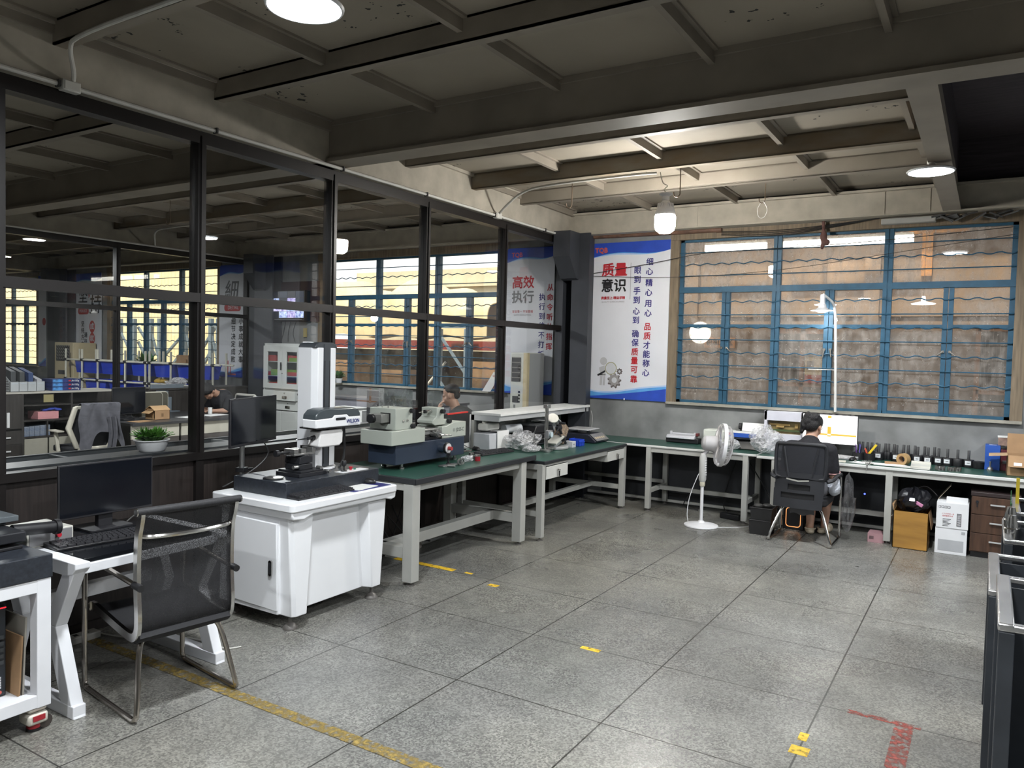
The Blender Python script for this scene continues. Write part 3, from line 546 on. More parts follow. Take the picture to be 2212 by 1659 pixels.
letters('red_corner_mark', lambda q: (q.box(-11.02, BY - .006, 1.22, -10.99, BY - .005, 1.46), q.box(-11.02, BY - .006, 1.22, -10.8, BY - .005, 1.245), q.box(-10.95, BY - .006, 1.24, -10.93, BY - .005, 1.4)), [SR])
t = banner('persist_banner', 'white banner reading PERSIST with a chain of red discs, farthest left', -15.78, -14.77, 1.185, 3.075, BY)
q = MB(); q.m = 0; glyphs(q, '坚', .34, (-15.42, BY - .006, 2.62), X_, Z_, .002, slant=.12); glyphs(q, '持', .42, (-14.99, BY - .006, 2.44), X_, Z_, .002, slant=.12); q.m = 1; glyphs(q, ',', .3, (-15.2, BY - .006, 2.72), X_, Z_, .006); capsule(q, -15.4, 2.33, .38, .13, BY - .0055); q.m = 2; glyphs(q, 'PERSIST', .08, (-15.4, BY - .007, 2.33), X_, Z_, .001); q.m = 0
for i, ch in enumerate('坚持方向'): glyphs(q, ch, .115, (-15.42, BY - .006, 2.07 - .135 * i), X_, Z_, .0016)
for i, ch in enumerate('通往直径'): glyphs(q, ch, .11, (-15.31, BY - .006, 1.85 - .13 * i), X_, Z_, .0014)
for i, ch in enumerate('成就梦想'):
    zc = 2.02 - .235 * i; q.m = 1; n = 20; q.add([(-15.09 + .095 * math.cos(2 * PI * k / n), BY - .0055, zc + .122 * math.sin(2 * PI * k / n)) for k in range(n)], [tuple(range(n))]); q.m = 2; glyphs(q, ch, .14, (-15.09, BY - .007, zc), X_, Z_, .002)
obj('lettering', q, [BLKP, mat('soft_red_print', (.5, .07, .07), .6), BANW], t, smooth=0)
t = banner('blue_edged_banner', 'edge of another white banner with blue waves at the right of the dusty window', .3, 1.35, 1.185, 3.075, BY)
t = banner('narrow_banner', 'narrow white banner with a red dot left of the dark column, farthest left', -17.1, -16.8, 1.185, 3.075, BY)
q = MB(); n = 18; q.add([(-16.87 + .07 * math.cos(2 * PI * k / n), BY - .0055, 2.12 + .08 * math.sin(2 * PI * k / n)) for k in range(n)], [tuple(range(n))]); obj('dot', q, mat('soft_red_print', (.5, .07, .07), .6), t, smooth=0)
# ================================================================= LAMPS AND HANGING THINGS
LGLOW = glow('lamp_disc_glow', (.86, .94, 1), 7); LWHT = mat('white_lamp_plastic', (.8, .8, .82), .35, var=.02)
def pendant(p, label):
    t = thing('pendant_lamp', label, 'ceiling lamp', p); x, y, z = p
    q = MB(); q.lathe([(.155, -.004), (.16, .006), (.15, .016), (.07, .035), (.03, .05), (.0, .052)], p, 32); obj('shade', q, LWHT, t)
    q = MB(); q.lathe([(.0, -.014), (.1, -.011), (.148, -.004), (.148, .002), (0, .002)], p, 32); obj('diffuser', q, LGLOW, t)
    q = MB(); q.lathe([(.026, .05), (.028, .06), (.028, .1), (.018, .12), (.006, .13), (0, .13)], p, 18); obj('socket', q, mat('old_white_plastic', (.66, .64, .6), .5), t)
    q = MB(); q.tube(smooth_path([(x, y, z + .13), (x, y, z + .19), (x - .02, y + .02, z + .225), (x - .06, y + .03, z + .225)]), .004, 6); obj('cord', q, mat('white_cord', (.5, .48, .43), .6), t)
pendant(LAMP_POS[0], 'lit white disc lamp at the top edge, nearest the camera'); pendant(LAMP_POS[1], 'lit white disc lamp hanging at the right under the cross beams')
t = thing('bulb_lamp', 'bright finned bulb lamp hanging before the back wall', 'ceiling lamp', (BULB[0], BULB[1], BULB[2])); x, y, z = BULB
q = MB(); q.lathe([(.0, -.205), (.05, -.2), (.082, -.175), (.092, -.14), (.092, -.06), (.088, -.045), (0, -.045)], BULB, 24); obj('globe', q, glow('bulb_glow', (1, .97, .91), 280), t)
q = MB(); q.lathe([(.088, -.045), (.09, -.03), (.075, .02), (.05, .055), (.034, .085), (0, .085)], BULB, 24)
for k in range(20): a = 2 * PI * k / 20; q.bar((x + .07 * math.cos(a), y + .07 * math.sin(a), z - .04), (x + .055 * math.cos(a), y + .055 * math.sin(a), z + .06), .004, .03, (math.cos(a), math.sin(a), 0))
obj('heat_sink', q, LWHT, t)
q = MB(); q.lathe([(.03, .085), (.034, .09), (.034, .125), (.058, .14), (.06, .15), (0, .152)], BULB, 20); obj('socket', q, LWHT, t)
q = MB(); q.tube(smooth_path([(x, y, z + .15), (x - .02, y, z + .19), (x + .03, y - .02, z + .215), (x - .02, y - .04, z + .23), (x - .02, y - .10, z + .318)]), .004, 6); obj('cord', q, mat('white_cord', (.5, .48, .43), .6), t)
WIRE = mat('rusty_wire', (.14, .1, .07), .6, metal=.5)
def hook(p, L, label, ring=False):
    x, y, z = p; q = MB(); q.tube(smooth_path([(x, y, z), (x, y, z - L), (x, y, z - L - .03), (x - .02, y - .01, z - L - .05), (x - .045, y - .02, z - L - .04), (x - .05, y - .02, z - L - .005)]), .0045, 6)
    single('wire_hook', q, WIRE, label, 'hook')
hook((-3.40, 6.5, 3.335), .2, 'rusty wire hook hanging left of the bright bulb'); hook((-2.33, 6.455, 3.34), .2, 'rusty wire hook hanging just right of the bright bulb'); hook((-1.83, 7.34, 3.335), .13, 'rusty hook with a wire loop hanging before the window')
q = MB(); q.tube(smooth_path([(-1.86, 7.33, 3.17), (-1.9, 7.33, 3.1), (-1.88, 7.33, 3.02), (-1.83, 7.34, 3.02), (-1.80, 7.34, 3.1), (-1.84, 7.33, 3.17)]), .003, 6); single('wire_loop', q, mat('clear_cord', (.5, .5, .48), .3), 'pale wire loop dangling from the hook before the window', 'wire loop')
hook((-7.9, 5.4, 3.33), .22, 'wire hook hanging under the ceiling behind the glass, upper left'); hook((-8.3, 3.4, 3.33), .25, 'bent wire hook behind the glass, farthest left')
# pipe, strip light and cables above the window
q = MB(); q.cyl((-4.2, 8.585, 3.155), (-2.62, 8.585, 3.145), .028, n=12); q.cyl((-2.66, 8.585, 3.145), (-2.6, 8.585, 3.145), .034, n=12); single('rusty_pipe', q, mat('rusty_brown_pipe', (.14, .075, .05), .6, var=.4, scale=12), 'rusty brown pipe running above the quality banner', 'pipe')
q = MB(); q.box(-.98, 8.52, 3.085, -.5, 8.6, 3.14); single('dead_strip_light', q, mat('dull_white_metal', (.4, .4, .38), .5), 'unlit whitish strip fixture above the dusty window', 'light fixture', bevel=.005)
CAB = mat('black_cable', (.015, .015, .016), .5)
def cable(P, r, label, name='cable', m=None, it=3): q = MB(); q.tube(smooth_path(P, it), r, 6); return single(name, q, m or CAB, label, 'cable')
cable([(-4.26, 8.6, 2.7), (-3.4, 8.58, 2.8), (-2.8, 8.58, 2.9), (-2, 8.58, 2.905), (-1.2, 8.58, 2.92), (.15, 8.58, 3.0)], .004, 'thin dark cable slung across the banner and window, upper one')
cable([(-4.26, 8.6, 2.68), (-3.1, 8.58, 2.62), (-2.0, 8.58, 2.66), (-.9, 8.58, 2.80), (.15, 8.58, 2.93)], .003, 'thin dark cable slung across the banner and window, lower one')
for i in range(4): cable([(-2.6, 8.58, 3.12 - .012 * i), (-2.0, 8.57, 3.09 - .02 * i), (-1.5, 8.58, 3.12 - .01 * i), (-1.0, 8.58, 3.16)], .004, 'black cable sagging above the dusty window, %s of four' % ['topmost', 'second', 'third', 'lowest'][i])
q = MB(); q.sph((-1.52, 8.55, 3.0), (.035, .03, .07)); q.sph((-1.50, 8.55, 2.94), (.045, .03, .035)); q.sph((-1.53, 8.55, 2.9), (.02, .02, .035)); q.cyl((-1.52, 8.56, 3.02), (-1.53, 8.56, 3.18), .018, n=8); single('knotted_rag', q, mat('dusty_red_rag', (.13, .065, .055), .9, var=.3, scale=30), 'knotted dusty rag hanging at the top of the window', 'rag', remesh=.008)
q = MB(); random.seed(4)
for i in range(14): q.cb((-.38 + random.uniform(-.14, .5), 8.54 + random.uniform(-.02, .03), 3.12 + random.uniform(-.015, .02)), (.12, .05, .012), random.uniform(-.5, .5), random.uniform(-.6, .6), random.uniform(-.6, .6))
single('crumpled_sheeting', q, mat('dull_dark_sheeting', (.1, .1, .1), .35, var=.4, scale=20), 'crumpled dark sheeting stuffed above the window right end', 'sheeting', smooth=0)
# goose-neck lamp standing on the sill
t = thing('gooseneck_lamp', 'white pole lamp with a lit shade standing against the dusty window', 'lamp', (-1.34, 8.56, 1.192)); q = MB()
q.tube(smooth_path([(-1.34, 8.57, 1.185), (-1.37, 8.57, 2.1), (-1.38, 8.55, 2.24), (-1.39, 8.50, 2.31), (-1.44, 8.44, 2.36), (-1.475, 8.40, 2.39)], 2), .013, 10); q.cyl((-1.62, 8.565, 1.62), (-1.35, 8.57, 1.62), .004, n=6); obj('pole', q, mat('white_pole_paint', (.75, .75, .73), .4), t)
q = MB(); q.lathe([(.0, .155), (.02, .155), (.026, .14), (.026, .07), (.03, .055), (.036, .05), (.042, .02), (.062, .005), (.11, -.008), (.112, -.012), (0, -.012)], (-1.478, 8.40, 2.235), 24); obj('shade', q, LWHT, t)
q = MB(); q.lathe([(0, -.03), (.04, -.026), (.07, -.012), (0, -.011)], (-1.478, 8.40, 2.235), 20); obj('bulb', q, glow('desk_bulb_glow', (1, 1, .98), 9), t)
lamp('desk_lamp_light', 'POINT', (-1.478, 8.40, 2.16), 6, (1, 1, .98), .05)
# ================================================================= FURNITURE AND MACHINES OF THE ROOM
WPAINT = mat('white_machine_paint', (.80, .81, .83), .35, var=.02, scale=3); WLEG = mat('white_desk_paint', (.76, .77, .80), .35, var=.03)
GREYL = mat('light_grey_bench_paint', (.41, .41, .385), .45, var=.05, scale=6); GREEN = mat('green_bench_mat', (.022, .075, .055), .33, var=.12, scale=5); BEDGE = mat('black_bench_edge', (.022, .024, .028), .45)
BLK = mat('black_plastic', (.012, .012, .014), .42, var=.15, scale=30); SCR = mat('dark_screen', (.004, .005, .008), .12, var=.05); CHR = mat('chrome', (.62, .61, .59), .16, metal=1, var=.06); STEEL = mat('brushed_steel', (.45, .45, .44), .32, metal=.9, var=.1)
BLKM = mat('black_metal', (.02, .021, .025), .4, metal=.2); CARD = mat('brown_cardboard', (.36, .22, .115), .8, var=.1, scale=9); PAPER = mat('white_paper', (.78, .78, .77), .7, var=.02); DKGREY = mat('dark_grey_plastic', (.045, .052, .06), .4)
def part(t, name, m, fn, **k):
    q = MB(); fn(q); return obj(name, q, m, t, **k)
# ---- keyboards, mice, monitors
def keyboard(x, y, z, rz, label, L=.43, W=.135, light=False):
    t = thing('keyboard', label, 'keyboard', (x, y, z), rz)       # local: keys run along X, front edge at -Y
    q = MB(); q.prism([(-W / 2, 0), (W / 2, 0), (W / 2, .022), (-W / 2, .012)], 'x', -L / 2, L / 2); obj('body', q, mat('grey_keyboard', (.3, .3, .31), .5) if light else BLK, t, local=True, bevel=.003)
    q = MB()
    for r_ in range(6):
        n = [13, 14, 14, 13, 12, 8][5 - r_]; yy = -W / 2 + .018 + r_ * .0195
        for c_ in range(n):
            w = (L * .68) / n; xx = -L / 2 + .014 + w * (c_ + .5); q.box(xx - w * .42, yy - .007, .012 + .0018 * r_, xx + w * .42, yy + .007, .021 + .0018 * r_)
        for c_ in range(3 + 4): w = L * .27 / 7; xx = L / 2 - L * .285 + w * (c_ + .5) + (.004 if c_ > 2 else 0); q.box(xx - w * .42, yy - .007, .012 + .0018 * r_, xx + w * .42, yy + .007, .021 + .0018 * r_)
    obj('keys', q, mat('dark_keycaps', (.028, .028, .032), .5) if not light else mat('white_keycaps', (.6, .6, .6), .5), t, local=True, smooth=0); return t
def mouse(x, y, z, rz, label):
    q = MB(); q.sph((0, 0, .008), (.031, .055, .028), 18, 10); q.v = [(a, b, max(c, 0)) for a, b, c in q.v]; t = thing('computer_mouse', label, 'mouse', (x, y, z), rz); obj('shell', q, BLK, t, local=True)
    q = MB(); q.cyl((-.004, .03, .029), (.004, .03, .029), .009, n=10); obj('wheel', q, mat('grey_rubber', (.1, .1, .1), .6), t, local=True); return t
def monitor(name, label, L, R, z0, z1, th=.035, screen=None, frame=None, bez=.014, chin=.014, stand=True, flip=1, cat='monitor'):
    """L, R: lower left and right corners of the screen seen from its front"""
    Lv = Vector((L[0], L[1], 0)); Rv = Vector((R[0], R[1], 0)); d = (Rv - Lv); w = d.length; d.normalize(); rz = math.atan2(d.y, d.x); c = (Lv + Rv) / 2
    base = stand if isinstance(stand, float) else z0 - .1
    t = thing(name, label, cat, (c.x, c.y, base), rz); h = z1 - z0; zo = z0 - base; F = frame or BLK
    part(t, 'housing', F, lambda q: (q.box(-w / 2, 0, zo, w / 2, th * .45, zo + h), q.box(-w * .36, th * .4, zo + h * .12, w * .36, th, zo + h * .8)), local=True, bevel=.003)
    s = part(t, 'screen', screen or SCR, lambda q: q.box(-w / 2 + bez, -.0015, zo + chin, w / 2 - bez, .001, zo + h - bez), local=True, smooth=0)
    if stand is not False:
        part(t, 'neck', F, lambda q: q.box(-.04, th * .6, .01, .04, th + .02, zo + h * .35), local=True, bevel=.003)
        part(t, 'foot', F, lambda q: q.prism(rrect(-.12, -.05, .12, .15, .02), 'z', 0, .012), local=True, bevel=.002)
    return t
# ---- left: granite stand with an optical instrument
t = thing('instrument_stand', 'white tubular stand on castors with a thick black slab', 'machine stand', (-3.8, 1.4, 0))
def f(q):
    for x in (-3.51, -4.29):
        for y in (1.78, .98): q.box(x - .03, y - .03, .11, x + .03, y + .03, .68)
        for z in (.65, .14): q.box(x - .0285, .98, z - .0285, x + .0285, 1.78, z + .0285)
    for y in (1.78, .98):
        for z in (.65, .14): q.box(-4.29, y - .0285, z - .0285, -3.51, y + .0285, z + .0285)
part(t, 'frame', WLEG, f, smooth=0, bevel=.003); part(t, 'shelf', WLEG, lambda q: q.box(-4.28, .98, .14, -3.52, 1.78, .155), smooth=0)
part(t, 'slab', mat('black_granite', (.022, .026, .034), .35, scale=60, var=.3), lambda q: q.box(-4.36, .94, .681, -3.475, 1.815, .785), bevel=.004)
for x in (-3.53, -4.27):
    for y in (1.76, 1.0):
        c = part(t, 'castor', mat('cream_castor', (.6, .57, .5), .45), lambda q: (q.box(x - .04, y - .04, .09, x + .04, y + .04, .112), q.prism([(-.055, .03), (.03, .03), (.06, .05), (.05, .075), (-.04, .085), (-.06, .06)], 'x', x - .035, x + .035) if 0 else q.cb((x, y, .06), (.09, .085, .05))), bevel=.012)
        part(c, 'wheel', mat('dark_wheel', (.05, .04, .035), .5), lambda q: q.cyl((x - .022, y + .04, .03), (x + .022, y + .04, .03), .03, n=18)); part(c, 'foot_pad', mat('castor_red', (.35, .02, .03), .4), lambda q: (q.cyl((x, y, .012), (x, y, .04), .028), q.cb((x + .048, y, .066), (.006, .05, .022))))
        part(c, 'ground_pad', BLK, lambda q: q.cyl((x, y, 0), (x, y, .013), .03))
t = thing('optical_instrument', 'black and grey optical instrument lying on the black slab, left edge', 'instrument', (-3.85, 1.5, .785))
part(t, 'base', BLK, lambda q: q.box(-3.98, 1.1, .786, -3.66, 1.78, .80), bevel=.003); part(t, 'body', BLKM, lambda q: (q.box(-4.0, 1.15, .815, -3.66, 1.795, .862), q.box(-3.9, 1.2, .80, -3.72, 1.7, .82)), bevel=.006)
part(t, 'plate', mat('slate_grey_plate', (.10, .115, .125), .3), lambda q: (q.box(-4.3, 1.2, .878, -3.82, 1.84, .905), q.box(-4.28, 1.22, .862, -3.85, 1.8, .88)), bevel=.003)
part(t, 'lens_barrel', BLK, lambda q: (q.cyl((-3.80, 1.80, .84), (-3.80, 2.00, .825), .028, n=18), q.cyl((-3.8, 1.99, .825), (-3.8, 2.012, .824), .036, n=18)))
part(t, 'glass_disc', glass('lens_glass', (.8, .9, .88), 1.2), lambda q: q.cyl((-3.66, 1.87, .735), (-3.67, 1.9, .738), .03, n=16) if 0 else q.cyl((-3.79, 1.83, .787), (-3.79, 1.83, .792), .03, n=16))
t = thing('control_box', 'small beige control box with a red knob on the desk beside the instrument', 'control box', (-3.98, 2.06, .722))
part(t, 'case', mat('beige_enamel', (.55, .54, .49), .4), lambda q: q.box(-4.12, 1.9, .723, -3.87, 2.12, .80), bevel=.003); part(t, 'front_plate', mat('grey_plate', (.35, .35, .36), .35, metal=.5), lambda q: q.box(-3.872, 1.91, .73, -3.866, 2.112, .793), smooth=0)
part(t, 'knob', mat('red_plastic', (.42, .02, .035), .3), lambda q: q.cyl((-3.866, 2.04, .77), (-3.845, 2.04, .77), .011)); part(t, 'note', PAPER, lambda q: q.cb((-4.0, 1.94, .8012), (.09, .07, .001), .3), smooth=0)
t = thing('computer_tower', 'black computer tower on the shelf of the white stand', 'computer', (-3.83, 1.62, .155))
part(t, 'case', BLK, lambda q: q.box(-4.02, 1.50, .1555, -3.63, 1.695, .56), bevel=.004); part(t, 'front_panel', mat('ribbed_dark_panel', (.018, .022, .028), .3), lambda q: (q.box(-3.634, 1.505, .16, -3.622, 1.69, .40), q.box(-3.632, 1.505, .41, -3.62, 1.69, .555)), bevel=.003)
part(t, 'ports', mat('port_grey', (.05, .055, .06), .4), lambda q: [q.box(-3.621, 1.655, .30 + .028 * k, -3.617, 1.68, .318 + .028 * k) for k in range(5)], smooth=0); part(t, 'red_light', glow('red_led', (1, .03, .05), .6), lambda q: q.box(-3.62, 1.6, .548, -3.616, 1.69, .553), smooth=0)
q = MB(); q.m = 0; [q.box(-3.619, 1.658, .195 + .011 * k, -3.6175, 1.669, .203 + .011 * k) for k in range(5)]; q.m = 1; q.cyl((-3.621, 1.664, .178), (-3.617, 1.664, .178), .008, n=12); obj('maker_mark', q, [mat('silver_print', (.5, .5, .52), .4), mat('mark_red', (.5, .1, .08), .5)], t, smooth=0)
for i, (y, h, mm) in enumerate(((1.712, .42, CARD), (1.728, .5, mat('grey_board', (.4, .38, .33), .7)))):
    q = MB(); q.prism([(y, .156), (y + .007, .156), (y + .021, h), (y + .014, h)], 'x', -3.95, -3.56); single('leaning_board', q, mm, ['brown board leaning inside the white stand', 'grey board leaning against the right post of the white stand'][i], 'board', smooth=0)
# ---- left: black desk with white K-shaped legs
t = thing('computer_desk', 'black desk with white K-shaped legs carrying the nearest monitor', 'desk', (-3.8, 2.3, 0))
def kleg(q, y):
    w = .085
    for P in ([(-3.50, .695), (-3.665, .40)], [(-3.665, .40), (-3.51, .0)], [(-4.10, .695), (-3.96, .40)], [(-3.96, .40), (-4.12, 0)]):
        (xa, za), (xb, zb) = P; s_ = .045; q.prism([(xa - s_, za), (xa + s_, za), (xb + s_, zb), (xb - s_, zb)], 'y', y - .0285, y + .0285)
    q.box(-4.12, y - .03, .36, -3.62, y + .03, .44) if 0 else None
    q.box(-4.13, y - .03, 0, -3.47, y + .03, .06)
    q.prism([(-4.14, .655), (-3.52, .655), (-3.47, .67), (-3.445, .695), (-3.445, .722), (-4.14, .722)], 'y', y - .035, y + .035)
for y in (1.93, 2.69): part(t, 'leg', WLEG, lambda q: kleg(q, y), smooth=0, bevel=.004)
part(t, 'front_beam', WLEG, lambda q: q.box(-3.53, 1.96, .655, -3.49, 2.66, .70), smooth=0, bevel=.003); part(t, 'rear_beam', WLEG, lambda q: q.box(-4.1, 1.96, .36, -4.04, 2.66, .43), smooth=0, bevel=.003)
part(t, 'desk_top', mat('black_glass_top', (.006, .007, .009), .08, var=.05), lambda q: q.box(-4.15, 1.97, .70, -3.505, 2.655, .7215), bevel=.002)
monitor('monitor', 'large black monitor, switched off, on the black desk with white legs', (-4.0, 2.115), (-4.0, 2.635), .80, 1.085, stand=.7215, frame=mat('matt_black_bezel', (.012, .012, .015), .5), bez=.008, chin=.012)
keyboard(-3.77, 2.2, .7215, PI / 2 - .1, 'black keyboard in front of the nearest monitor', .47, .15)
q = MB(); q.tube(smooth_path([(-4.03, 2.5, .73), (-4.06, 2.58, .76), (-4.1, 2.63, .74), (-4.2, 2.66, .72), (-4.25, 2.7, .5)]), .004, 6); single('cable', q, CAB, 'black cable behind the nearest monitor', 'cable')
t = thing('power_strip', 'white power strip on the floor under the black desk', 'power strip', (-4.33, 2.4, 0)); part(t, 'body', WHITEPVC, lambda q: q.box(-4.42, 2.24, 0, -4.34, 2.54, .04), bevel=.006)
[part(t, 'socket', BLK, lambda q: q.box(-4.395, 2.28 + .06 * k, .0395, -4.365, 2.305 + .06 * k, .041), smooth=0) for k in range(4)]
q = MB(); q.tube(smooth_path([(-4.38, 2.54, .02), (-4.2, 2.6, .006), (-4.0, 2.8, .006), (-3.75, 2.84, .006), (-3.6, 2.82, .006), (-3.56, 2.9, .005)]), .0045, 6); obj('power_cord', q, WHITEPVC, t)
# ---- sled chair with mesh back
t = thing('cantilever_chair', 'black mesh chair on a chrome sled frame, drawn up to the black desk', 'chair', (-3.44, 2.32, 0), PI - .145)
MESHB = meshcloth('black_chair_mesh', (.012, .012, .014), .36, 330)
def side(u):                                                       # profile of the flat side rail: back, curve, seat
    return smooth_path([(-.28, .97), (-.275, .93), (-.24, .84), (-.235, .62), (-.255, .44), (-.225, .375), (-.15, .372), (.12, .41), (.235, .43), (.265, .41)], 2)
def f(q, s):
    P = side(0); y0 = s * .232
    for i in range(len(P) - 1):
        a, b = P[i], P[i + 1]; q.bar((a[0], y0, a[1]), (b[0], y0, b[1]), .022 if 0 else .034, .012, (0, 0, 1) if abs(b[0] - a[0]) > abs(b[1] - a[1]) else (1, 0, 0))
def rail(q, s):
    P = side(0); n = len(P); V = []; F = []
    for i in range(n):
        a = P[max(i - 1, 0)]; b = P[min(i + 1, n - 1)]; d = Vector((b[0] - a[0], 0, b[1] - a[1])).normalized(); nn = Vector((-d.z, 0, d.x)); c = Vector((P[i][0], s * .228, P[i][1]))
        for oy, on in ((-.009, -.019), (.009, -.019), (.009, .019), (-.009, .019)): V.append(c + Vector((0, oy, 0)) + nn * on)
    for i in range(n - 1):
        for k in range(4): F.append((i * 4 + k, i * 4 + (k + 1) % 4, i * 4 + 4 + (k + 1) % 4, i * 4 + 4 + k))
    F += [(3, 2, 1, 0), tuple(range(4 * n - 4, 4 * n))]; q.add(V, F)
for s in (-1, 1): part(t, 'side_rail', CHR, lambda q: rail(q, s), local=True)
Pb = [p for p in side(0)]
kz = [i for i, p in enumerate(Pb) if p[1] < .40 and p[0] < -.2][0]
def surf(P, sag):
    def g(u, v):
        i = u * (len(P) - 1); k = min(int(i), len(P) - 2); a = P[k].lerp(P[k + 1], i - k) if hasattr(P[k], 'lerp') else P[k]
        return Vector((a[0], -.222 + .444 * v, a[1])) + Vector((.0, 0, -sag * math.sin(v * PI) * math.sin(u * PI)))
    return g
part(t, 'backrest', MESHB, lambda q: q.grid(surf(Pb[:kz + 1], .0), 24, 8), local=True)
part(t, 'seat', mat('black_mesh_seat', (.01, .01, .012), .8, var=.3, scale=120), lambda q: q.grid(surf(Pb[kz:], .012), 20, 8, .03), local=True)
part(t, 'top_roll', mat('black_padded_roll', (.012, .012, .014), .65, var=.3, scale=90, bump=.2), lambda q: q.cyl((-.282, -.25, .965), (-.282, .25, .965), .019, n=16), local=True)
part(t, 'roll_end', CHR, lambda q: (q.cyl((-.282, -.256, .965), (-.282, -.249, .965), .018, n=14), q.cyl((-.282, .249, .965), (-.282, .256, .965), .018, n=14)), local=True)
part(t, 'cross_bar', CHR, lambda q: q.tube(smooth_path([(-.245, -.225, .85), (-.27, -.19, .845), (-.285, -.1, .84), (-.285, .1, .84), (-.27, .19, .845), (-.245, .225, .85)]), [.011] * 21, 8), local=True) if 0 else part(t, 'cross_bar', CHR, lambda q: q.tube(smooth_path([(-.245, -.225, .85), (-.275, -.18, .845), (-.285, 0, .84), (-.275, .18, .845), (-.245, .225, .85)]), .0125, 8), local=True)
def sled(q, s): return [(-.24, s * .235, .625), (.20, s * .245, .66), (.27, s * .25, .65), (.285, s * .25, .58), (.285, s * .25, .06), (.27, s * .25, .012), (.21, s * .25, .012), (-.20, s * .25, .012), (-.275, s * .25, .014), (-.27, s * .24, .06), (-.20, s * .205, .31), (-.18, s * .17, .365), (-.17, s * .10, .372)]
part(t, 'sled_base', mat('worn_chrome', (.5, .46, .41), .2, metal=1, var=.1), lambda q: q.tube(smooth_path(sled(q, -1) + sled(q, 1)[::-1], 2), .0125, 10), local=True)
for s in (-1, 1): part(t, 'arm_cap', BLK, lambda q: q.cyl((-.225, s * .236, .626), (-.29, s * .234, .62), .0165, n=12), local=True)
# ---- white measuring machine: cabinet, granite base, column, stage
t = thing('profile_measuring_machine', 'tall white and grey measuring machine on its white cabinet', 'machine', (-3.85, 3.65, 0))
# cabinet
def f(q):
    q.prism([(3.195, .095), (3.235, .09), (3.30, .09), (4.02, .085), (4.04, .10), (4.09, .69), (3.21, .69)], 'x', -4.14, -3.60)
    V = []
    for z, y0, y1, x in ((.09, 3.22, 3.36, -3.49), (.69, 3.21, 3.42, -3.51)): V += [(-3.62, y0, z), (x - .02, y0, z), (x, y0 + .025, z), (x, y1 - .03, z), (x - .07, y1, z), (-3.62, y1, z)]
    q.add(V, [(5, 4, 3, 2, 1, 0), (6, 7, 8, 9, 10, 11)] + [(i, (i + 1) % 6, 6 + (i + 1) % 6, 6 + i) for i in range(6)])
    V = []
    for z, y0, y1, x in ((.10, 3.90, 4.03, -3.50), (.69, 3.86, 4.085, -3.51)): V += [(-3.62, y0, z), (x - .07, y0, z), (x, y0 + .03, z), (x, y1 - .02, z), (x - .02, y1, z), (-3.62, y1, z)]
    q.add(V, [(5, 4, 3, 2, 1, 0), (6, 7, 8, 9, 10, 11)] + [(i, (i + 1) % 6, 6 + (i + 1) % 6, 6 + i) for i in range(6)])
    q.prism([(-3.60, .11), (-3.565, .10), (-3.575, .68), (-3.60, .69)], 'y', 3.35, 3.9)
part(t, 'cabinet', WPAINT, f, bevel=.006)
part(t, 'table_top', WPAINT, lambda q: (q.prism([(a, b) for a, b in rrect(-4.2, 3.17, -3.455, 4.13, .03)], 'z', .735, .785), q.prism([(3.18, .735), (3.19, .69), (3.28, .68), (3.36, .705), (4.02, .70), (4.08, .685), (4.12, .695), (4.125, .735)], 'x', -4.19, -3.47)), bevel=.008)
d = part(t, 'door', WPAINT, lambda q: q.prism(rrect(-4.06, .13, -3.625, .655, .012), 'y', 3.186, 3.205) if 0 else q.prism([(-4.06, .13), (-3.6, .12), (-3.61, .65), (-4.06, .655)], 'y', 3.188, 3.215), bevel=.003)
part(d, 'handle', CHR, lambda q: (q.prism(rrect(-3.665, .33, -3.637, .425, .012), 'y', 3.178, 3.19),)); part(d, 'handle_lever', BLKM, lambda q: q.box(-3.657, 3.174, .345, -3.646, 3.18, .41), bevel=.002)
for x, y in ((-3.57, 3.27), (-3.57, 4.0), (-4.1, 3.27), (-4.1, 4.0)): part(t, 'levelling_foot', mat('grey_foot', (.16, .15, .14), .45, metal=.3), lambda q: q.lathe([(.045, 0), (.045, .008), (.03, .03), (.012, .04), (.012, .09), (0, .09)], (x, y, 0), 20))
GRAN = mat('black_granite', (.022, .026, .034), .35, scale=60, var=.3)
part(t, 'granite_base', GRAN, lambda q: q.box(-4.13, 3.29, .786, -3.64, 4.135, .88), bevel=.004)
part(t, 'column', WPAINT, lambda q: q.prism([(-4.05, 3.75), (-3.92, 3.75), (-3.885, 3.78), (-3.885, 3.83), (-3.895, 3.833), (-3.895, 3.89), (-3.885, 3.893), (-3.885, 3.94), (-3.90, 3.96), (-4.05, 3.96)], 'z', .90, 1.72), bevel=.004)
part(t, 'column_foot', WPAINT, lambda q: (q.prism([(-4.0 + .155 * math.cos(a * PI / 16), 3.855 + .155 * math.sin(a * PI / 16)) for a in range(32)], 'z', .88, .894), q.prism([(3.75, .893), (3.75, 1.05), (3.78, 1.0), (3.795, .893)], 'x', -4.02, -3.872)), bevel=.003)
part(t, 'column_cap', DKGREY, lambda q: q.prism([(3.747, 1.718), (3.765, 1.745), (3.795, 1.757), (3.915, 1.757), (3.945, 1.745), (3.963, 1.718)], 'x', -4.05, -3.885), bevel=.006)
part(t, 'column_track', DKGREY, lambda q: q.box(-3.9, 3.832, .9, -3.882, 3.891, 1.745), smooth=0)
part(t, 'track_slots', mat('slot_black', (.004, .004, .005), .6), lambda q: (q.box(-3.883, 3.835, .92, -3.8815, 3.842, 1.63), q.box(-3.883, 3.881, .92, -3.8815, 3.888, 1.63)), smooth=0)
h = part(t, 'head', WPAINT, lambda q: q.prism([(3.61, 1.188), (4.035, 1.188), (4.035, 1.25), (3.92, 1.252), (3.9, 1.268), (3.78, 1.268), (3.765, 1.25), (3.61, 1.245)], 'x', -3.85, -3.725), bevel=.006)
